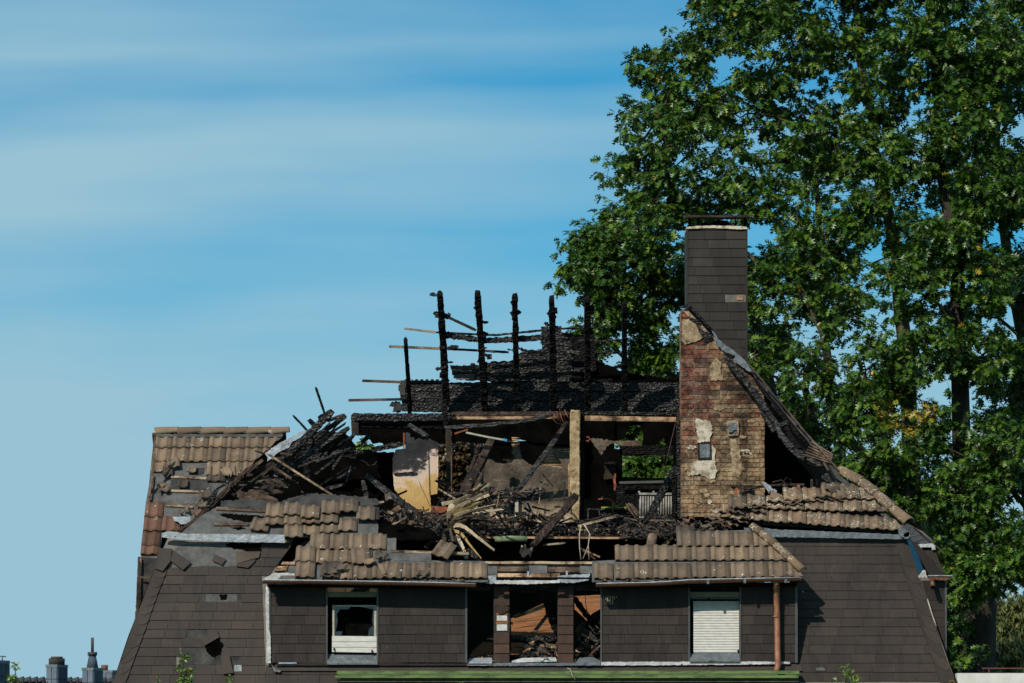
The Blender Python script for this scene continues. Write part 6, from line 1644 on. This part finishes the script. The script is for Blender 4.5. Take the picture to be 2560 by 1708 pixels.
splinters("splintered_wood_strip", [(560, 1180, 800, 1250, 2.0, 2.4), (640, 1130, 760, 1200, 2.4, 2.9)], 45, [M_browned, M_plank, M_charg, M_char], (20, 60), (3, 7), 43, .5)
splinters("splintered_wood_pile", [(1200, 1300, 1700, 1340, 2.7, 3.6), (1560, 1290, 1720, 1335, 2.6, 3.4)], 110, [M_char, M_charg, M_plank, M_browned, M_charh], (16, 60), (2.5, 6), 44, .35)
splinters("dormer_splinters", [(1440, 1560, 1500, 1648, .4, .9), (1300, 1600, 1390, 1645, .3, .8)], 45, [M_plank, M_charh, M_raw, M_browned], (14, 45), (2.5, 6), 45, .8)

# ================================================================== small dormer on the far right flank
sdm = thing_part("side_dormer", P(2340, 1640, 3))
YD = 0.45
def z9(*c): return [(2260 + c[i] / 3.423, 1250 + c[i + 1] / 3.423) for i in range(0, len(c), 2)]
prism("dormer_backing", z9(22, 336, 270, 400, 366, 690, 140, 660), 1.3, .04, M_soot_shade, sdm)
wallp = prism("dormer_wall", z9(140, 660, 366, 690, 366, 1330, 350, 1370, 300, 1200), YD + .02, .5, M_back, sdm)
plw = Plane((0, YD, P(0, 1600, YD).z), (0, 0, 1))
for (a, b) in ((690, 772), (775, 858), (861, 945), (948, 1007), (1010, 1085), (1088, 1200), (1203, 1330)):
    xl_ = 150 + (a - 690) * .30
    if xl_ > 350: continue
    c = z9(xl_, a, 348, a, 348, b, min(348, xl_ + (b - a) * .3), b)
    for part in ((c),): prism("wall_slate", part, lambda x, y: YD - .0, .008, M_slate2, sdm)
prism("corner_trim", z9(349, 690, 366, 690, 366, 1345, 352, 1345), YD - .02, .3, M_trim, sdm)
prism("roof_slab", z9(60, 345, 110, 370, 350, 640, 220, 650, 190, 600, 150, 520), YD - .15, .03, M_slate2, sdm)
M_tarp = simple("blue_sheet_metal", lin(16, 62, 88), lin(24, 84, 112), 2, .35, metal=.3, rnd=0, bump=.2)
prism("valley_sheet", z9(25, 335, 55, 345, 110, 430, 165, 590, 190, 640, 128, 650), .62, .02, M_tarp, sdm)
prism("valley_edge", z9(120, 655, 165, 600, 180, 600, 195, 650, 200, 675, 140, 678), .58, .02, M_zincw, sdm, rag=.7, seg=3)
up = prism("roof_slab", z9(-5, 180, 70, 225, 160, 270, 240, 340, 262, 385, 130, 385, 60, 350, 20, 330, -30, 260), 1.0, .04, M_back, sdm)
for i, c in enumerate([(-5, 190, 65, 222, 40, 262, -25, 262), (68, 226, 110, 250, 80, 285, -5, 310, -20, 268, 42, 264), (112, 252, 170, 292, 50, 320, 0, 315, 82, 288), (172, 294, 210, 322, 90, 362, 55, 342, 52, 324), (212, 324, 255, 372, 150, 378, 100, 366)]):
    prism("roof_slate", z9(*c), .97, .01, M_slate_g, up)
prism("ridge_metal", z9(75, 360, 120, 380, 250, 372, 268, 385, 270, 425, 240, 430, 235, 405, 150, 405, 150, 430, 120, 415, 85, 385), .9, .03, M_zincw, sdm, rag=.7, seg=3)
prism("roof_slab", z9(150, 432, 268, 430, 300, 520, 350, 625, 290, 570, 230, 500), .95, .05, M_slate2, sdm, rag=.5, seg=6)
beam("burnt_edge", [z9(160, 430)[0] + (.8,), z9(240, 530)[0] + (.7,), z9(350, 640)[0] + (.4,)], 4, M_browned, sdm, rag=.4)
beam("burnt_edge", [z9(75, 225)[0] + (.95,), z9(250, 370)[0] + (.9,), z9(355, 470)[0] + (.9,)], 2, M_plank, sdm, rag=.2)
prism("eaves_metal", z9(0, 290, 40, 272, 55, 300, 40, 330, 0, 330), .70, .02, M_zincd, sdm, rag=.8, seg=3)
sg = pbox("gutter", 2321, 2381, 1438, 1440.5, .28, .12, M_zinc, sdm)
prism("gutter", z9(215, 655, 400, 665, 400, 672, 360, 690, 240, 680, 218, 675), .30, .1, M_copper, sdm)
tube("pipe_stub", [P(2330, 1447, .34), P(2332, 1468, .20)], .042, M_copper, sdm, 12)
tube("pipe_mouth", [P(2332, 1468, .19), P(2332, 1469, .18)], .036, M_black, sdm, 12)
beam("broken_trim", [z9(200, 850)[0] + (.4,), z9(240, 980)[0] + (.36,), z9(275, 1080)[0] + (.3,)], 2.6, M_framew, sdm, rag=.2)

# ================================================================== far houses on the left
M_fs = simple("far_slate_lit", lin(88, 102, 118), lin(104, 118, 132), 3, .8, rnd=.08)
M_fd = simple("far_slate_shaded", lin(58, 74, 90), lin(70, 88, 104), 3, .8, rnd=.08)
M_ft = simple("far_dark_tile", lin(50, 50, 56), lin(76, 74, 78), 3, .8, rnd=.15)
def far_chimney(par, xl, xm, xr, yt, Y, pot):
    c = P(xm, yt, Y); wl = (xm - xl) * sc(Y); wr = (xr - xm) * sc(Y)
    L = Vector((-wl, wl * .30, 0)); R = Vector((wr, wr * 2.4, 0)); hgt = 2.2
    A = [c, c + L, c + L + R, c + R]
    V = [p - Vector((0, 0, hgt)) for p in A] + A
    F = [(0, 1, 5, 4)[::-1], (1, 2, 6, 5)[::-1], (2, 3, 7, 6)[::-1], (3, 0, 4, 7)[::-1], (4, 5, 6, 7)[::-1]]
    st_ = mobj("chimney", V, F, M_fd, par)
    # slates as thin slabs on the two visible faces
    for row in range(3):
        for (o_, d_, m_, nn) in ((c + L, -L, M_fs, 2), (c, R, M_fd, 3)):  # left face lit, right face shaded by slate colour
            for j in range(nn):
                a = o_ + d_ * (j / nn) + d_.normalized() * .01; b = o_ + d_ * ((j + 1) / nn) - d_.normalized() * .01
                nrm = d_.cross(Vector((0, 0, 1))).normalized() * .03
                z0, z1_ = -.40 * (row + 1) + .01, -.40 * row - .01
                q = [a + Vector((0, 0, z0)), b + Vector((0, 0, z0)), b + Vector((0, 0, z1_)), a + Vector((0, 0, z1_))]
                mobj("chimney_slate", [p + nrm for p in q] + q, [(0, 1, 2, 3), (0, 4, 5, 1), (1, 5, 6, 2), (2, 6, 7, 3), (3, 7, 4, 0)], m_, st_)
    ce = (A[0] + A[2]) / 2
    cap = [ce + (p - ce) * 1.10 for p in A]
    mobj("chimney_cap", cap + [p + Vector((0, 0, .09)) for p in cap], [(0, 1, 2, 3), (7, 6, 5, 4)] + [(i, i + 4, (i + 1) % 4 + 4, (i + 1) % 4) for i in range(4)], M_zincd, st_)
    if pot == 'flat':
        tube("chimney_pot", [ce + Vector((0, 0, .09)), ce + Vector((0, 0, .30))], .27, M_feltd, st_, 10); tube("chimney_pot", [ce + Vector((0, 0, .30)), ce + Vector((0, 0, .36))], .20, M_tile_d, st_, 10)
    elif pot == 'tall':
        tube("chimney_pot", [ce + Vector((0, 0, .08)), ce + Vector((0, 0, .5))], .20, M_fd, st_, 10, r2=.12); tube("flue_pipe", [ce + Vector((0, 0, .5)), ce + Vector((0, 0, .62))], .16, M_ft, st_, 10); tube("flue_pipe", [ce + Vector((0, 0, .62)), ce + Vector((0, 0, 1.1))], .05, M_ft, st_, 8)
    else:
        tube("chimney_pot", [ce + Vector((-.2, 0, .08)), ce + Vector((-.2, 0, .28))], .12, M_tile_r, st_, 8)
fh = thing("distant_house", "far house showing its dark tiled ridge and slated chimneys at lower left", "house", tuple(P(190, 1900, 62)) )
far_chimney(fh, 115, 143, 162, 1668, 60, 'flat')
far_chimney(fh, 205, 233, 251, 1676, 60, 'tall')
far_chimney(fh, 250, 281, 296, 1682, 66, 'short')
rA, rB = P(-60, 1704, 63), P(420, 1708, 63)
mobj("roof", [rA + Vector((0, -5, -4.4)), rB + Vector((0, -5, -4.4)), rB, rA, rA + Vector((0, 5, -4.4)), rB + Vector((0, 5, -4.4))], [(0, 1, 2, 3), (3, 2, 5, 4)], M_ft, fh)
mobj("wall", *box_vf(tuple((rA + rB) / 2 - Vector((0, 0, 5.2))), (rB - rA).x, 9.6, 2.0), M_wallp, fh)
for i in range(28):
    t = i / 28; p = rA.lerp(rB, t) + Vector((0, 0, -.02)); q = rA.lerp(rB, (i + 1.1) / 28) + Vector((0, 0, .03))
    ridge_tile(q, p, (0, 0, 1), M_ft, fh, r0=.17)
fh2 = thing("distant_house", "far house at the left border with a dark chimney carrying an aerial", "house", tuple(P(-60, 1900, 50)))
far_chimney(fh2, -30, -8, 15, 1658, 48, 'none')
tube("aerial", [P(6, 1660, 48.4), P(6, 1640, 48.4)], .02, M_fd, fh2, 5)
tube("aerial", [P(-8, 1641, 48.4), P(15, 1641.5, 48.4)], .018, M_fd, fh2, 5)
rA, rB = P(-400, 1715, 49), P(15, 1722, 49)
mobj("roof", [rA + Vector((0, -5, -4.4)), rB + Vector((0, -5, -4.4)), rB, rA, rA + Vector((0, 5, -4.4)), rB + Vector((0, 5, -4.4))], [(0, 1, 2, 3), (3, 2, 5, 4)], M_ft, fh2)
# white flat-roofed building and rail, lower right
M_wfas = simple("white_fascia", lin(205, 205, 200), lin(225, 225, 220), 3, .6, rnd=0, bump=.05)
fb = thing("flat_roof_building", "white fascia of a flat-roofed building at the lower right corner", "building", (P(2600, 0, 9).x, 12, 0))
a = P(2393, 1683, 9)
box("fascia", a.x, a.x + 6, 9, 9.3, a.z - .4, a.z, M_wfas, fb)
box("wall", a.x + .15, a.x + 6, 9.31, 15, 0, a.z - .05, M_wallp, fb)
box("roof", a.x + .05, a.x + 6, 9.31, 15, a.z - .048, a.z + .01, M_feltd, fb)
M_rr = simple("rusty_red_rail", lin(84, 48, 40), lin(112, 64, 52), 5, .7, rnd=0)
rl = thing("handrail", "rust red handrail on the flat roof at the lower right", "handrail", tuple(P(2500, 1683, 10)))
beam("top_rail", [(2455, 1671, 10), (2720, 1671, 10)], 3, M_rr, rl)
for x in (2472, 2560, 2650): beam("rail_post", [(x, 1671, 10), (x, 1685, 10)], 3, M_rr, rl)

# ================================================================== trees
def quickmesh(name, V, Fv, mat, parent, tone=None, tri=3):
    me = bpy.data.meshes.new(name)
    nv, nf = len(V), len(Fv)
    me.vertices.add(nv); me.vertices.foreach_set('co', np.asarray(V, dtype=np.float32).ravel())
    me.loops.add(nf * tri); me.loops.foreach_set('vertex_index', np.asarray(Fv, dtype=np.int32).ravel())
    me.polygons.add(nf); me.polygons.foreach_set('loop_start', np.arange(0, nf * tri, tri, dtype=np.int32))
    if tone is not None:
        at = me.attributes.new('tone', 'FLOAT', 'POINT'); at.data.foreach_set('value', np.asarray(tone, dtype=np.float32))
    me.update(calc_edges=True); me.validate()
    return link(name, me, mat, Matrix.Identity(4), parent)
def leaf_shape(kind):
    """flat leaf along +x, returns verts (n,3) and triangles; folded along the midrib, tip drooping"""
    if kind == 'oak':
        ts = [0, .16, .30, .40, .54, .63, .76, .84, 1.0]
        ws = [0, .04, .26, .05, .38, .06, .27, .04, 0.0]
        sw = [0, 0, .08, 0, .14, 0, .14, 0, 0]
    elif kind == 'round':
        ts = [0, .2, .5, .8, 1.0]; ws = [0, .30, .42, .28, 0]; sw = [0] * 5
    else:
        ts = [0, .3, .7, 1.0]; ws = [0, .13, .11, 0]; sw = [0] * 4
    V = []; F = []
    n = len(ts)
    for t in ts: V.append((t, 0, -.22 * t * t))
    for s in (1, -1):
        for t, w, q in zip(ts, ws, sw): V.append((t + q, s * w, .30 * w - .22 * t * t))
    for si in (0, 1):
        o = n + si * n
        for i in range(n - 1):
            a, b, c, d = i, i + 1, o + i + 1, o + i
            tri = []
            if i == 0: tri = [(a, b, c)]
            elif i == n - 2: tri = [(a, b, d)]
            else: tri = [(a, b, c), (a, c, d)]
            F += [t_ if si == 0 else t_[::-1] for t_ in tri]
    return np.array(V), np.array(F)
def frames(dirs, rng, up=None):
    """orthonormal frames with x along dirs and z roughly up plus jitter"""
    x = dirs / np.linalg.norm(dirs, axis=1)[:, None]
    z = np.tile([0, 0, 1.0], (len(x), 1)) + rng.normal(0, .45, x.shape)
    y = np.cross(z, x); y /= np.linalg.norm(y, axis=1)[:, None] + 1e-9
    z = np.cross(x, y)
    return np.stack([x, y, z], axis=2)
def leaves(name, pos, dirs, size, kind, mat, parent, rng, tone):
    bv, bf = leaf_shape(kind)
    Rm = frames(dirs, rng)
    sv = bv[None, :, :] * size[:, None, None]
    sv[:, :, 1] *= rng.uniform(.6, 1.1, len(pos))[:, None]
    sv[:, :, 2] += (rng.normal(0, .10, len(pos))[:, None] * bv[None, :, 0] ** 2) * size[:, None]
    V = np.einsum('nij,nkj->nki', Rm, sv) + pos[:, None, :]
    F = bf[None] + (np.arange(len(pos)) * len(bv))[:, None, None]
    tn = np.repeat(tone, len(bv))
    return quickmesh(name, V.reshape(-1, 3), F.reshape(-1, 3), mat, parent, tn)
def make_tree(name, label, cat, trunk, blobs, n_clump, seed, leafmat, lsize, kind='oak', per=(3, 10), barkmat=None, group=None, r_base=None, spread=.34, tonefn=None, cl_r=.34, droop=1.0, twig=.006, crown_pts=None):
    rng = np.random.default_rng(seed)
    tr = [np.array(P(*t[:3])) for t in trunk]; rad = [t[3] * sc(t[2]) / 2 for t in trunk]
    base = tr[0].copy(); base[2] = 0
    T_ = thing(name, label, cat, tuple(base), group)
    nodes = []; par = []; fixed = []
    def add(p, pa, fr=0.0): nodes.append(np.array(p, float)); par.append(pa); fixed.append(fr); return len(nodes) - 1
    last = -1
    pts = [base] + tr if tr[0][2] > .2 else tr
    rr = ([rad[0] * 1.15] if tr[0][2] > .2 else []) + rad
    for i in range(len(pts)):
        if i == 0: last = add(pts[0], -1, rr[0]); continue
        k = max(1, int(np.linalg.norm(pts[i] - pts[i - 1]) / .9))
        for j in range(1, k + 1):
            t = j / k
            p = pts[i - 1] * (1 - t) + pts[i] * t + (rng.normal(0, .05, 3) if j < k else 0)
            last = add(p, last, rr[i - 1] * (1 - t) + rr[i] * t)
    ntr = len(nodes)
    # limbs to every foliage mass
    bl = []
    for (x, y, Y, r) in blobs:
        bl.append((np.array(P(x, y, Y)), r * sc(Y)))
    order = sorted(range(len(bl)), key=lambda i: bl[i][0][2])
    for bi in order:
        c, r = bl[bi]
        N_ = np.array(nodes); d = np.linalg.norm(N_ - c, axis=1)
        pen = np.maximum(0, N_[:, 2] - (c[2] - .35 * d)) * 2.0
        low = (N_[:, 2] < 1.5) * 50
        j = int(np.argmin(d + pen + low))
        a = nodes[j]; k = max(2, int(d[j] / .7)); pa = j
        side = rng.normal(0, .12 * d[j], 3)
        for q in range(1, k + 1):
            t = q / k
            p = a * (1 - t) + c * t + side * math.sin(math.pi * t) + np.array([0, 0, .10 * d[j] * math.sin(math.pi * t)]) + rng.normal(0, .04, 3)
            pa = add(p, pa)
    # clump points
    vol = np.array([b[1] ** 2 for b in bl]); pr = vol / vol.sum()
    cp = []
    for i in range(n_clump):
        b = bl[rng.choice(len(bl), p=pr)]
        d = rng.normal(0, 1, 3); d /= np.linalg.norm(d)
        q = b[0] + d * b[1] * rng.uniform(.25, 1.0) ** .5 * np.array([1, 1, .92])
        cp.append(q)
    cp = np.array(cp)
    cd = np.min([np.linalg.norm(cp - b[0], axis=1) for b in bl], axis=0)
    cp = cp[np.argsort(cd)]
    NN = np.zeros((len(nodes) + 2 * n_clump + 5, 3)); NN[:len(nodes)] = nodes; cnt = len(nodes)
    tips = []; tdir = []
    for q in cp:
        d = np.linalg.norm(NN[:cnt] - q, axis=1)
        j = int(np.argmin(d + np.maximum(0, NN[:cnt, 2] - q[2]) * .8))
        a = NN[j]; L = d[j]
        mid = (a + q) / 2 + rng.normal(0, .10 * L, 3) + np.array([0, 0, .08 * L])
        m1 = add(mid, j); NN[cnt] = mid; cnt += 1
        m2 = add(q, m1); NN[cnt] = q; cnt += 1
        tips.append(q); tdir.append((q - a) / (L + 1e-6))
    tips = np.array(tips); tdir = np.array(tdir)
    # pipe model radii
    n = len(nodes); load = np.zeros(n)
    for i in range(n - 1, -1, -1):
        if load[i] == 0: load[i] = 1
        if par[i] >= 0: load[par[i]] += load[i]
    rads = twig * load ** .45
    for i in range(ntr): rads[i] = fixed[i]
    for i in range(ntr, n): rads[i] = min(rads[i], rads[par[i]] * .9)
    V = []; F = []; sides = 6
    co = np.cos(np.arange(sides) * 2 * np.pi / sides); si = np.sin(np.arange(sides) * 2 * np.pi / sides)
    for i in range(n):
        if par[i] < 0: continue
        a, b = nodes[par[i]], nodes[i]; d = b - a; L = np.linalg.norm(d)
        if L < 1e-5: continue
        d /= L; ref = np.array([0, 1, 0]) if abs(d[1]) < .9 else np.array([1, 0, 0])
        u = np.cross(d, ref); u /= np.linalg.norm(u); w_ = np.cross(d, u)
        ra = min(rads[par[i]], rads[i] * 1.5) if i >= ntr else rads[par[i]]
        rb = rads[i]; base_i = len(V)
        b2 = b + d * rb * .3
        for k in range(sides): V.append(a + (u * co[k] + w_ * si[k]) * ra)
        for k in range(sides): V.append(b2 + (u * co[k] + w_ * si[k]) * rb)
        for k in range(sides):
            k2 = (k + 1) % sides
            F.append((base_i + k, base_i + k2, base_i + sides + k2)); F.append((base_i + k, base_i + sides + k2, base_i + sides + k))
    # rosettes of leaves
    nr = per[0]
    rp_ = np.repeat(tips, nr, axis=0); rdv = np.repeat(tdir, nr, axis=0)
    off = rng.normal(0, 1, rp_.shape); off /= np.linalg.norm(off, axis=1)[:, None]
    off *= (rng.uniform(.1, 1, len(rp_)) * cl_r)[:, None]; off[:, 2] += .04
    rc = rp_ + off
    # twigs to the rosettes
    for a, b in zip(rp_, rc):
        d = b - a; L = np.linalg.norm(d)
        if L < .03: continue
        d /= L; u = np.cross(d, [0, 1, 0.01]); u /= np.linalg.norm(u); w_ = np.cross(d, u); base_i = len(V)
        for k in range(3):
            c_, s_ = math.cos(k * 2.094), math.sin(k * 2.094)
            V.append(a + (u * c_ + w_ * s_) * twig * .8)
        for k in range(3):
            c_, s_ = math.cos(k * 2.094), math.sin(k * 2.094)
            V.append(b + (u * c_ + w_ * s_) * twig * .5)
        for k in range(3):
            k2 = (k + 1) % 3
            F.append((base_i + k, base_i + k2, base_i + 3 + k2)); F.append((base_i + k, base_i + 3 + k2, base_i + 3 + k))
    quickmesh("trunk", np.array(V), np.array(F), barkmat or M_bark, T_)
    nl = per[1]
    P0 = np.repeat(rc, nl, axis=0); axis = np.repeat(rdv * .5 + off / (cl_r + 1e-6) * .7 + np.array([0, 0, .15]), nl, axis=0)
    az = rng.uniform(0, 2 * np.pi, len(P0))
    dl = np.stack([np.cos(az), np.sin(az), rng.normal(-droop, .45, len(P0))], 1) + axis * .8
    dl /= np.linalg.norm(dl, axis=1)[:, None]
    P0 = P0 + dl * (lsize * .12) + rng.normal(0, lsize * .09, P0.shape)
    sz = lsize * rng.uniform(.6, 1.35, len(P0))
    tone = np.clip(rng.normal(.45, .22, len(P0)) + np.repeat(rng.normal(0, .10, len(rc)), nl), 0, .90)
    tone[rng.random(len(P0)) < .006] = .97
    if tonefn is not None: tone = tonefn(P0, tone, rng)
    leaves("crown", P0, dl, sz, kind, leafmat, T_, rng, tone)
    return T_
random.seed(1)
GO = "tall oaks behind the house"
A_ = 13.0
make_tree("oak_tree", "biggest oak reaching over the chimney with its crown against the sky", "tree",
    [(2295, 1700, A_, 62), (2285, 1300, A_, 48), (2275, 1100, A_, 42), (2268, 900, A_, 38), (2240, 650, A_, 32), (2190, 420, A_, 26), (2150, 150, A_, 20), (2130, -150, A_, 12)],
    [(1850, 20, 13, 120), (1960, 110, 12.4, 130), (1705, 240, 13, 88), (1632, 170, 13, 58), (1618, 330, 12.6, 88), (1600, 445, 13, 82), (1720, 390, 12.2, 115), (1870, 270, 13.2, 120), (1640, 560, 12.5, 90), (1760, 520, 13.2, 85), (1900, 480, 12.2, 110), (2030, 330, 12.5, 110), (2100, 60, 13.4, 120), (2060, 590, 12, 110), (1950, 730, 12.4, 100), (2110, 770, 11.8, 90), (2190, 240, 12.2, 100), (2200, 520, 11.6, 90), (1780, -60, 13, 90), (1960, -80, 13, 120), (2180, -90, 13, 130), (1880, 880, 13, 90), (2030, 930, 12, 85), (1990, 1080, 13, 80), (1740, 120, 13.3, 60), (2260, 960, 12.2, 60), (2290, 640, 12.2, 70), (2150, 380, 12.0, 70)],
    1220, 3, M_leaf, .19, group=GO)
make_tree("oak_tree", "oak whose low left branches hang behind the charred rafters", "tree",
    [(1960, 1700, 16, 46), (1950, 1250, 16, 38), (1930, 1000, 16, 32), (1890, 800, 16, 26), (1830, 620, 16, 18)],
    [(1445, 620, 15.5, 48), (1425, 690, 15.5, 36), (1490, 680, 15, 58), (1570, 640, 15.6, 75), (1520, 760, 15.3, 62), (1600, 760, 16, 80), (1640, 870, 16, 60), (1480, 850, 15.5, 50), (1680, 690, 16, 90), (1560, 560, 16, 60), (1900, 900, 16.5, 90), (1950, 1050, 16, 90), (2050, 1200, 15, 90), (1840, 700, 16, 90), (1600, 930, 16, 50), (1500, 600, 15.5, 50)],
    600, 5, M_leaf, .19, group=GO)
make_tree("oak_tree", "thick-trunked oak right of the house with a patch of yellow and rust leaves", "tree",
    [(2440, 1700, 11, 95), (2450, 1520, 11, 84), (2430, 1350, 11, 60), (2405, 1150, 11, 48), (2400, 950, 11, 44), (2395, 700, 11, 36), (2350, 400, 11.4, 28), (2330, 100, 11.6, 20), (2320, -120, 11.6, 12)],
    [(2300, 120, 11, 110), (2400, 300, 10.6, 110), (2290, 400, 11.2, 85), (2470, 130, 10.8, 120), (2480, 480, 10.5, 110), (2370, 600, 10.4, 95), (2270, 720, 10.5, 80), (2480, 700, 10.4, 90), (2330, 880, 10, 85), (2460, 890, 10.5, 80), (2200, 900, 10.5, 70), (2150, 1020, 10.5, 75), (2220, 1120, 10, 85), (2350, 1060, 10, 70), (2120, 1200, 10.8, 75), (2260, 1250, 10.2, 75), (2400, 1230, 9.6, 85), (2490, 1130, 10, 85), (2480, 1330, 9.4, 85), (2330, 1400, 10.4, 60), (2450, 1440, 9.2, 70), (2540, 1400, 9.4, 70), (2400, 1470, 9.6, 50), (2350, -60, 11, 120), (2400, 1560, 10.5, 28), (2420, 1640, 10.2, 30)],
    1250, 7, M_leaf, .185, group=GO, barkmat=M_barkd, tonefn=lambda p, t, r: np.where((np.linalg.norm(p[:, [0, 2]] - np.array([P(2255, 1030, 10.5).x, P(0, 1030, 10.5).z]), axis=1) < .55) & (r.random(len(t)) < .6), r.uniform(.93, 1, len(t)), t))  # crown shade on the trunk is put into the dark bark colour
make_tree("oak_tree", "oak at the right picture border with a forked pale trunk", "tree",
    [(2640, 1700, 14, 80), (2590, 1300, 14, 60), (2545, 1000, 14, 46), (2560, 850, 14, 36), (2520, 650, 14, 26), (2490, 350, 14, 20), (2500, 50, 14, 14)],
    [(2560, 200, 13.5, 120), (2580, 450, 13, 110), (2560, 700, 13.2, 100), (2610, 900, 13, 90), (2580, 20, 13.5, 110), (2520, 1020, 13, 80), (2600, 1150, 12.8, 100), (2620, 1380, 12.5, 100), (2480, 1200, 13.8, 70), (2430, 780, 14, 70), (2410, 480, 14, 80)],
    560, 9, M_leaf, .19, group=GO)
make_tree("oak_tree", "slender oak stem standing deep between the two big oaks", "tree",
    [(2130, 1700, 22, 34), (2120, 1250, 22, 28), (2070, 900, 22, 22), (2050, 600, 22, 16), (2020, 300, 22, 12)],
    [(2050, 420, 21, 90), (2100, 700, 21, 100), (1980, 620, 22, 80), (2180, 1000, 21, 90), (2060, 1050, 21, 90), (2240, 1330, 21, 100), (2360, 1200, 22, 90), (2200, 1180, 21, 80), (2300, 600, 22, 80), (2350, 1450, 21, 90)],
    300, 11, M_leaf, .2, group=GO, barkmat=M_barkd)
# low growth behind the house seen through its windows
make_tree("small_oak", "low oak sapling whose green leaves show through the empty attic window", "tree",
    [(1620, 1900, 13.5, 16), (1620, 1500, 13.5, 14), (1620, 1250, 13.5, 10)],
    [(1580, 1170, 13.2, 40), (1660, 1170, 13.2, 40), (1620, 1140, 13.6, 45), (1600, 1085, 13.6, 40), (1690, 1080, 13.8, 40)], 110, 13, M_leaf, .19, cl_r=.3)
make_tree("copper_beech", "dark copper-leaved tree seen through the gap beside the door panel", "tree",
    [(1150, 1900, 11, 30), (1140, 1500, 11, 26), (1130, 1250, 11, 18)],
    [(1140, 1150, 11, 45), (1110, 1210, 11, 45), (1160, 1220, 11.2, 45), (1185, 1140, 11.4, 35), (1090, 1140, 11.4, 35), (1700, 950, 14, 10)][:5], 330, 15, M_leafb, .11, 'round', per=(3, 6), cl_r=.25, barkmat=M_barkd)
make_tree("small_bush_tree", "yellow green treetop peeping through the hole above the left attic", "tree",
    [(905, 1900, 14, 20), (905, 1500, 14, 16), (905, 1300, 14, 10)],
    [(900, 1135, 14, 26), (920, 1150, 14, 24), (890, 1170, 14, 26)], 60, 17, M_leafy, .12, 'round', per=(3, 5), cl_r=.2)
make_tree("copper_shrub", "reddish brown tree behind the rafters left of the chimney", "tree",
    [(1620, 1900, 18, 24), (1620, 1400, 18, 20), (1640, 1100, 18, 14)],
    [(1620, 920, 18, 42), (1660, 950, 18, 40), (1580, 960, 18, 36)], 150, 19, M_leafb, .14, 'oak', per=(3, 5), cl_r=.3, barkmat=M_barkd)
make_tree("willow_tree", "yellow green weeping tree far behind the lower right oaks", "tree",
    [(2540, 1900, 34, 40), (2530, 1650, 34, 30), (2500, 1560, 34, 20)],
    [(2500, 1560, 34, 60), (2560, 1600, 34, 60), (2450, 1620, 34, 45), (2520, 1650, 33, 60), (2600, 1540, 34, 70), (2400, 1560, 35, 40), (2400, 1640, 35, 40), (2580, 1690, 33, 50)], 600, 21, M_leafw, .17, 'willow', per=(5, 8), cl_r=.6, droop=1.6)
make_tree("dark_evergreen", "dark dense tree mass low behind the right end of the house", "tree",
    [(2330, 1900, 27, 40), (2330, 1650, 27, 30), (2330, 1500, 27, 20)],
    [(2300, 1450, 27, 70), (2360, 1400, 27, 70), (2330, 1560, 26, 60), (2400, 1650, 27, 50), (2280, 1300, 28, 70), (2420, 1340, 28, 60)], 420, 23, M_leaf, .2, 'round', per=(3, 6), cl_r=.5, barkmat=M_barkd)
# garden plants whose tips rise into the bottom of the picture
def sprig(name, label, x, y_top, Y, wpx, n, mat, seed, ls, kind='round'):
    rng = np.random.default_rng(seed)
    make_tree(name, label, "plant", [(x + 6, 1900, Y, 6), (x + 3, 1780, Y, 5), (x, y_top + 12, Y, 2)],
        [(x + (rng.random() - .5) * wpx * (.3 + .7 * i / 4), y_top + 14 + i * 20, Y, wpx * (.28 + .16 * i)) for i in range(5)], n, seed, mat, ls, kind, per=(2, 5), cl_r=.07, twig=.003, droop=.1)
sprig("young_tree", "reddish tipped young treetop in front of the left mansard slope", 458, 1642, -8, 30, 60, M_leafy, 31, .045)
sprig("young_tree", "low green shoot left of the reddish tipped treetop", 395, 1690, -8, 26, 26, M_leafy, 32, .045)
sprig("young_tree", "small green shoot below the hole in the left slope", 572, 1688, -8, 24, 22, M_leafy, 33, .045)
sprig("round_leaved_shoot", "bright round-leaved shoot at the lower left corner", 38, 1656, -12, 24, 16, M_leafy, 34, .06)
sprig("round_leaved_shoot", "tiny round-leaved shoot before the far slated chimney", 118, 1694, -12, 14, 6, M_leafy, 35, .05)
sprig("garden_shoot", "green leafy tip before the right mansard slope at the bottom", 2112, 1664, -14, 46, 26, M_leafy, 36, .07, 'oak')
sprig("garden_shoot", "small green tip before the middle of the green gutter", 1142, 1698, -14, 24, 8, M_leafy, 37, .05)
sprig("garden_shoot", "yellow brown leafy tip at the foot of the right slope", 2385, 1700, -14, 30, 8, M_leafa, 38, .06, 'oak')
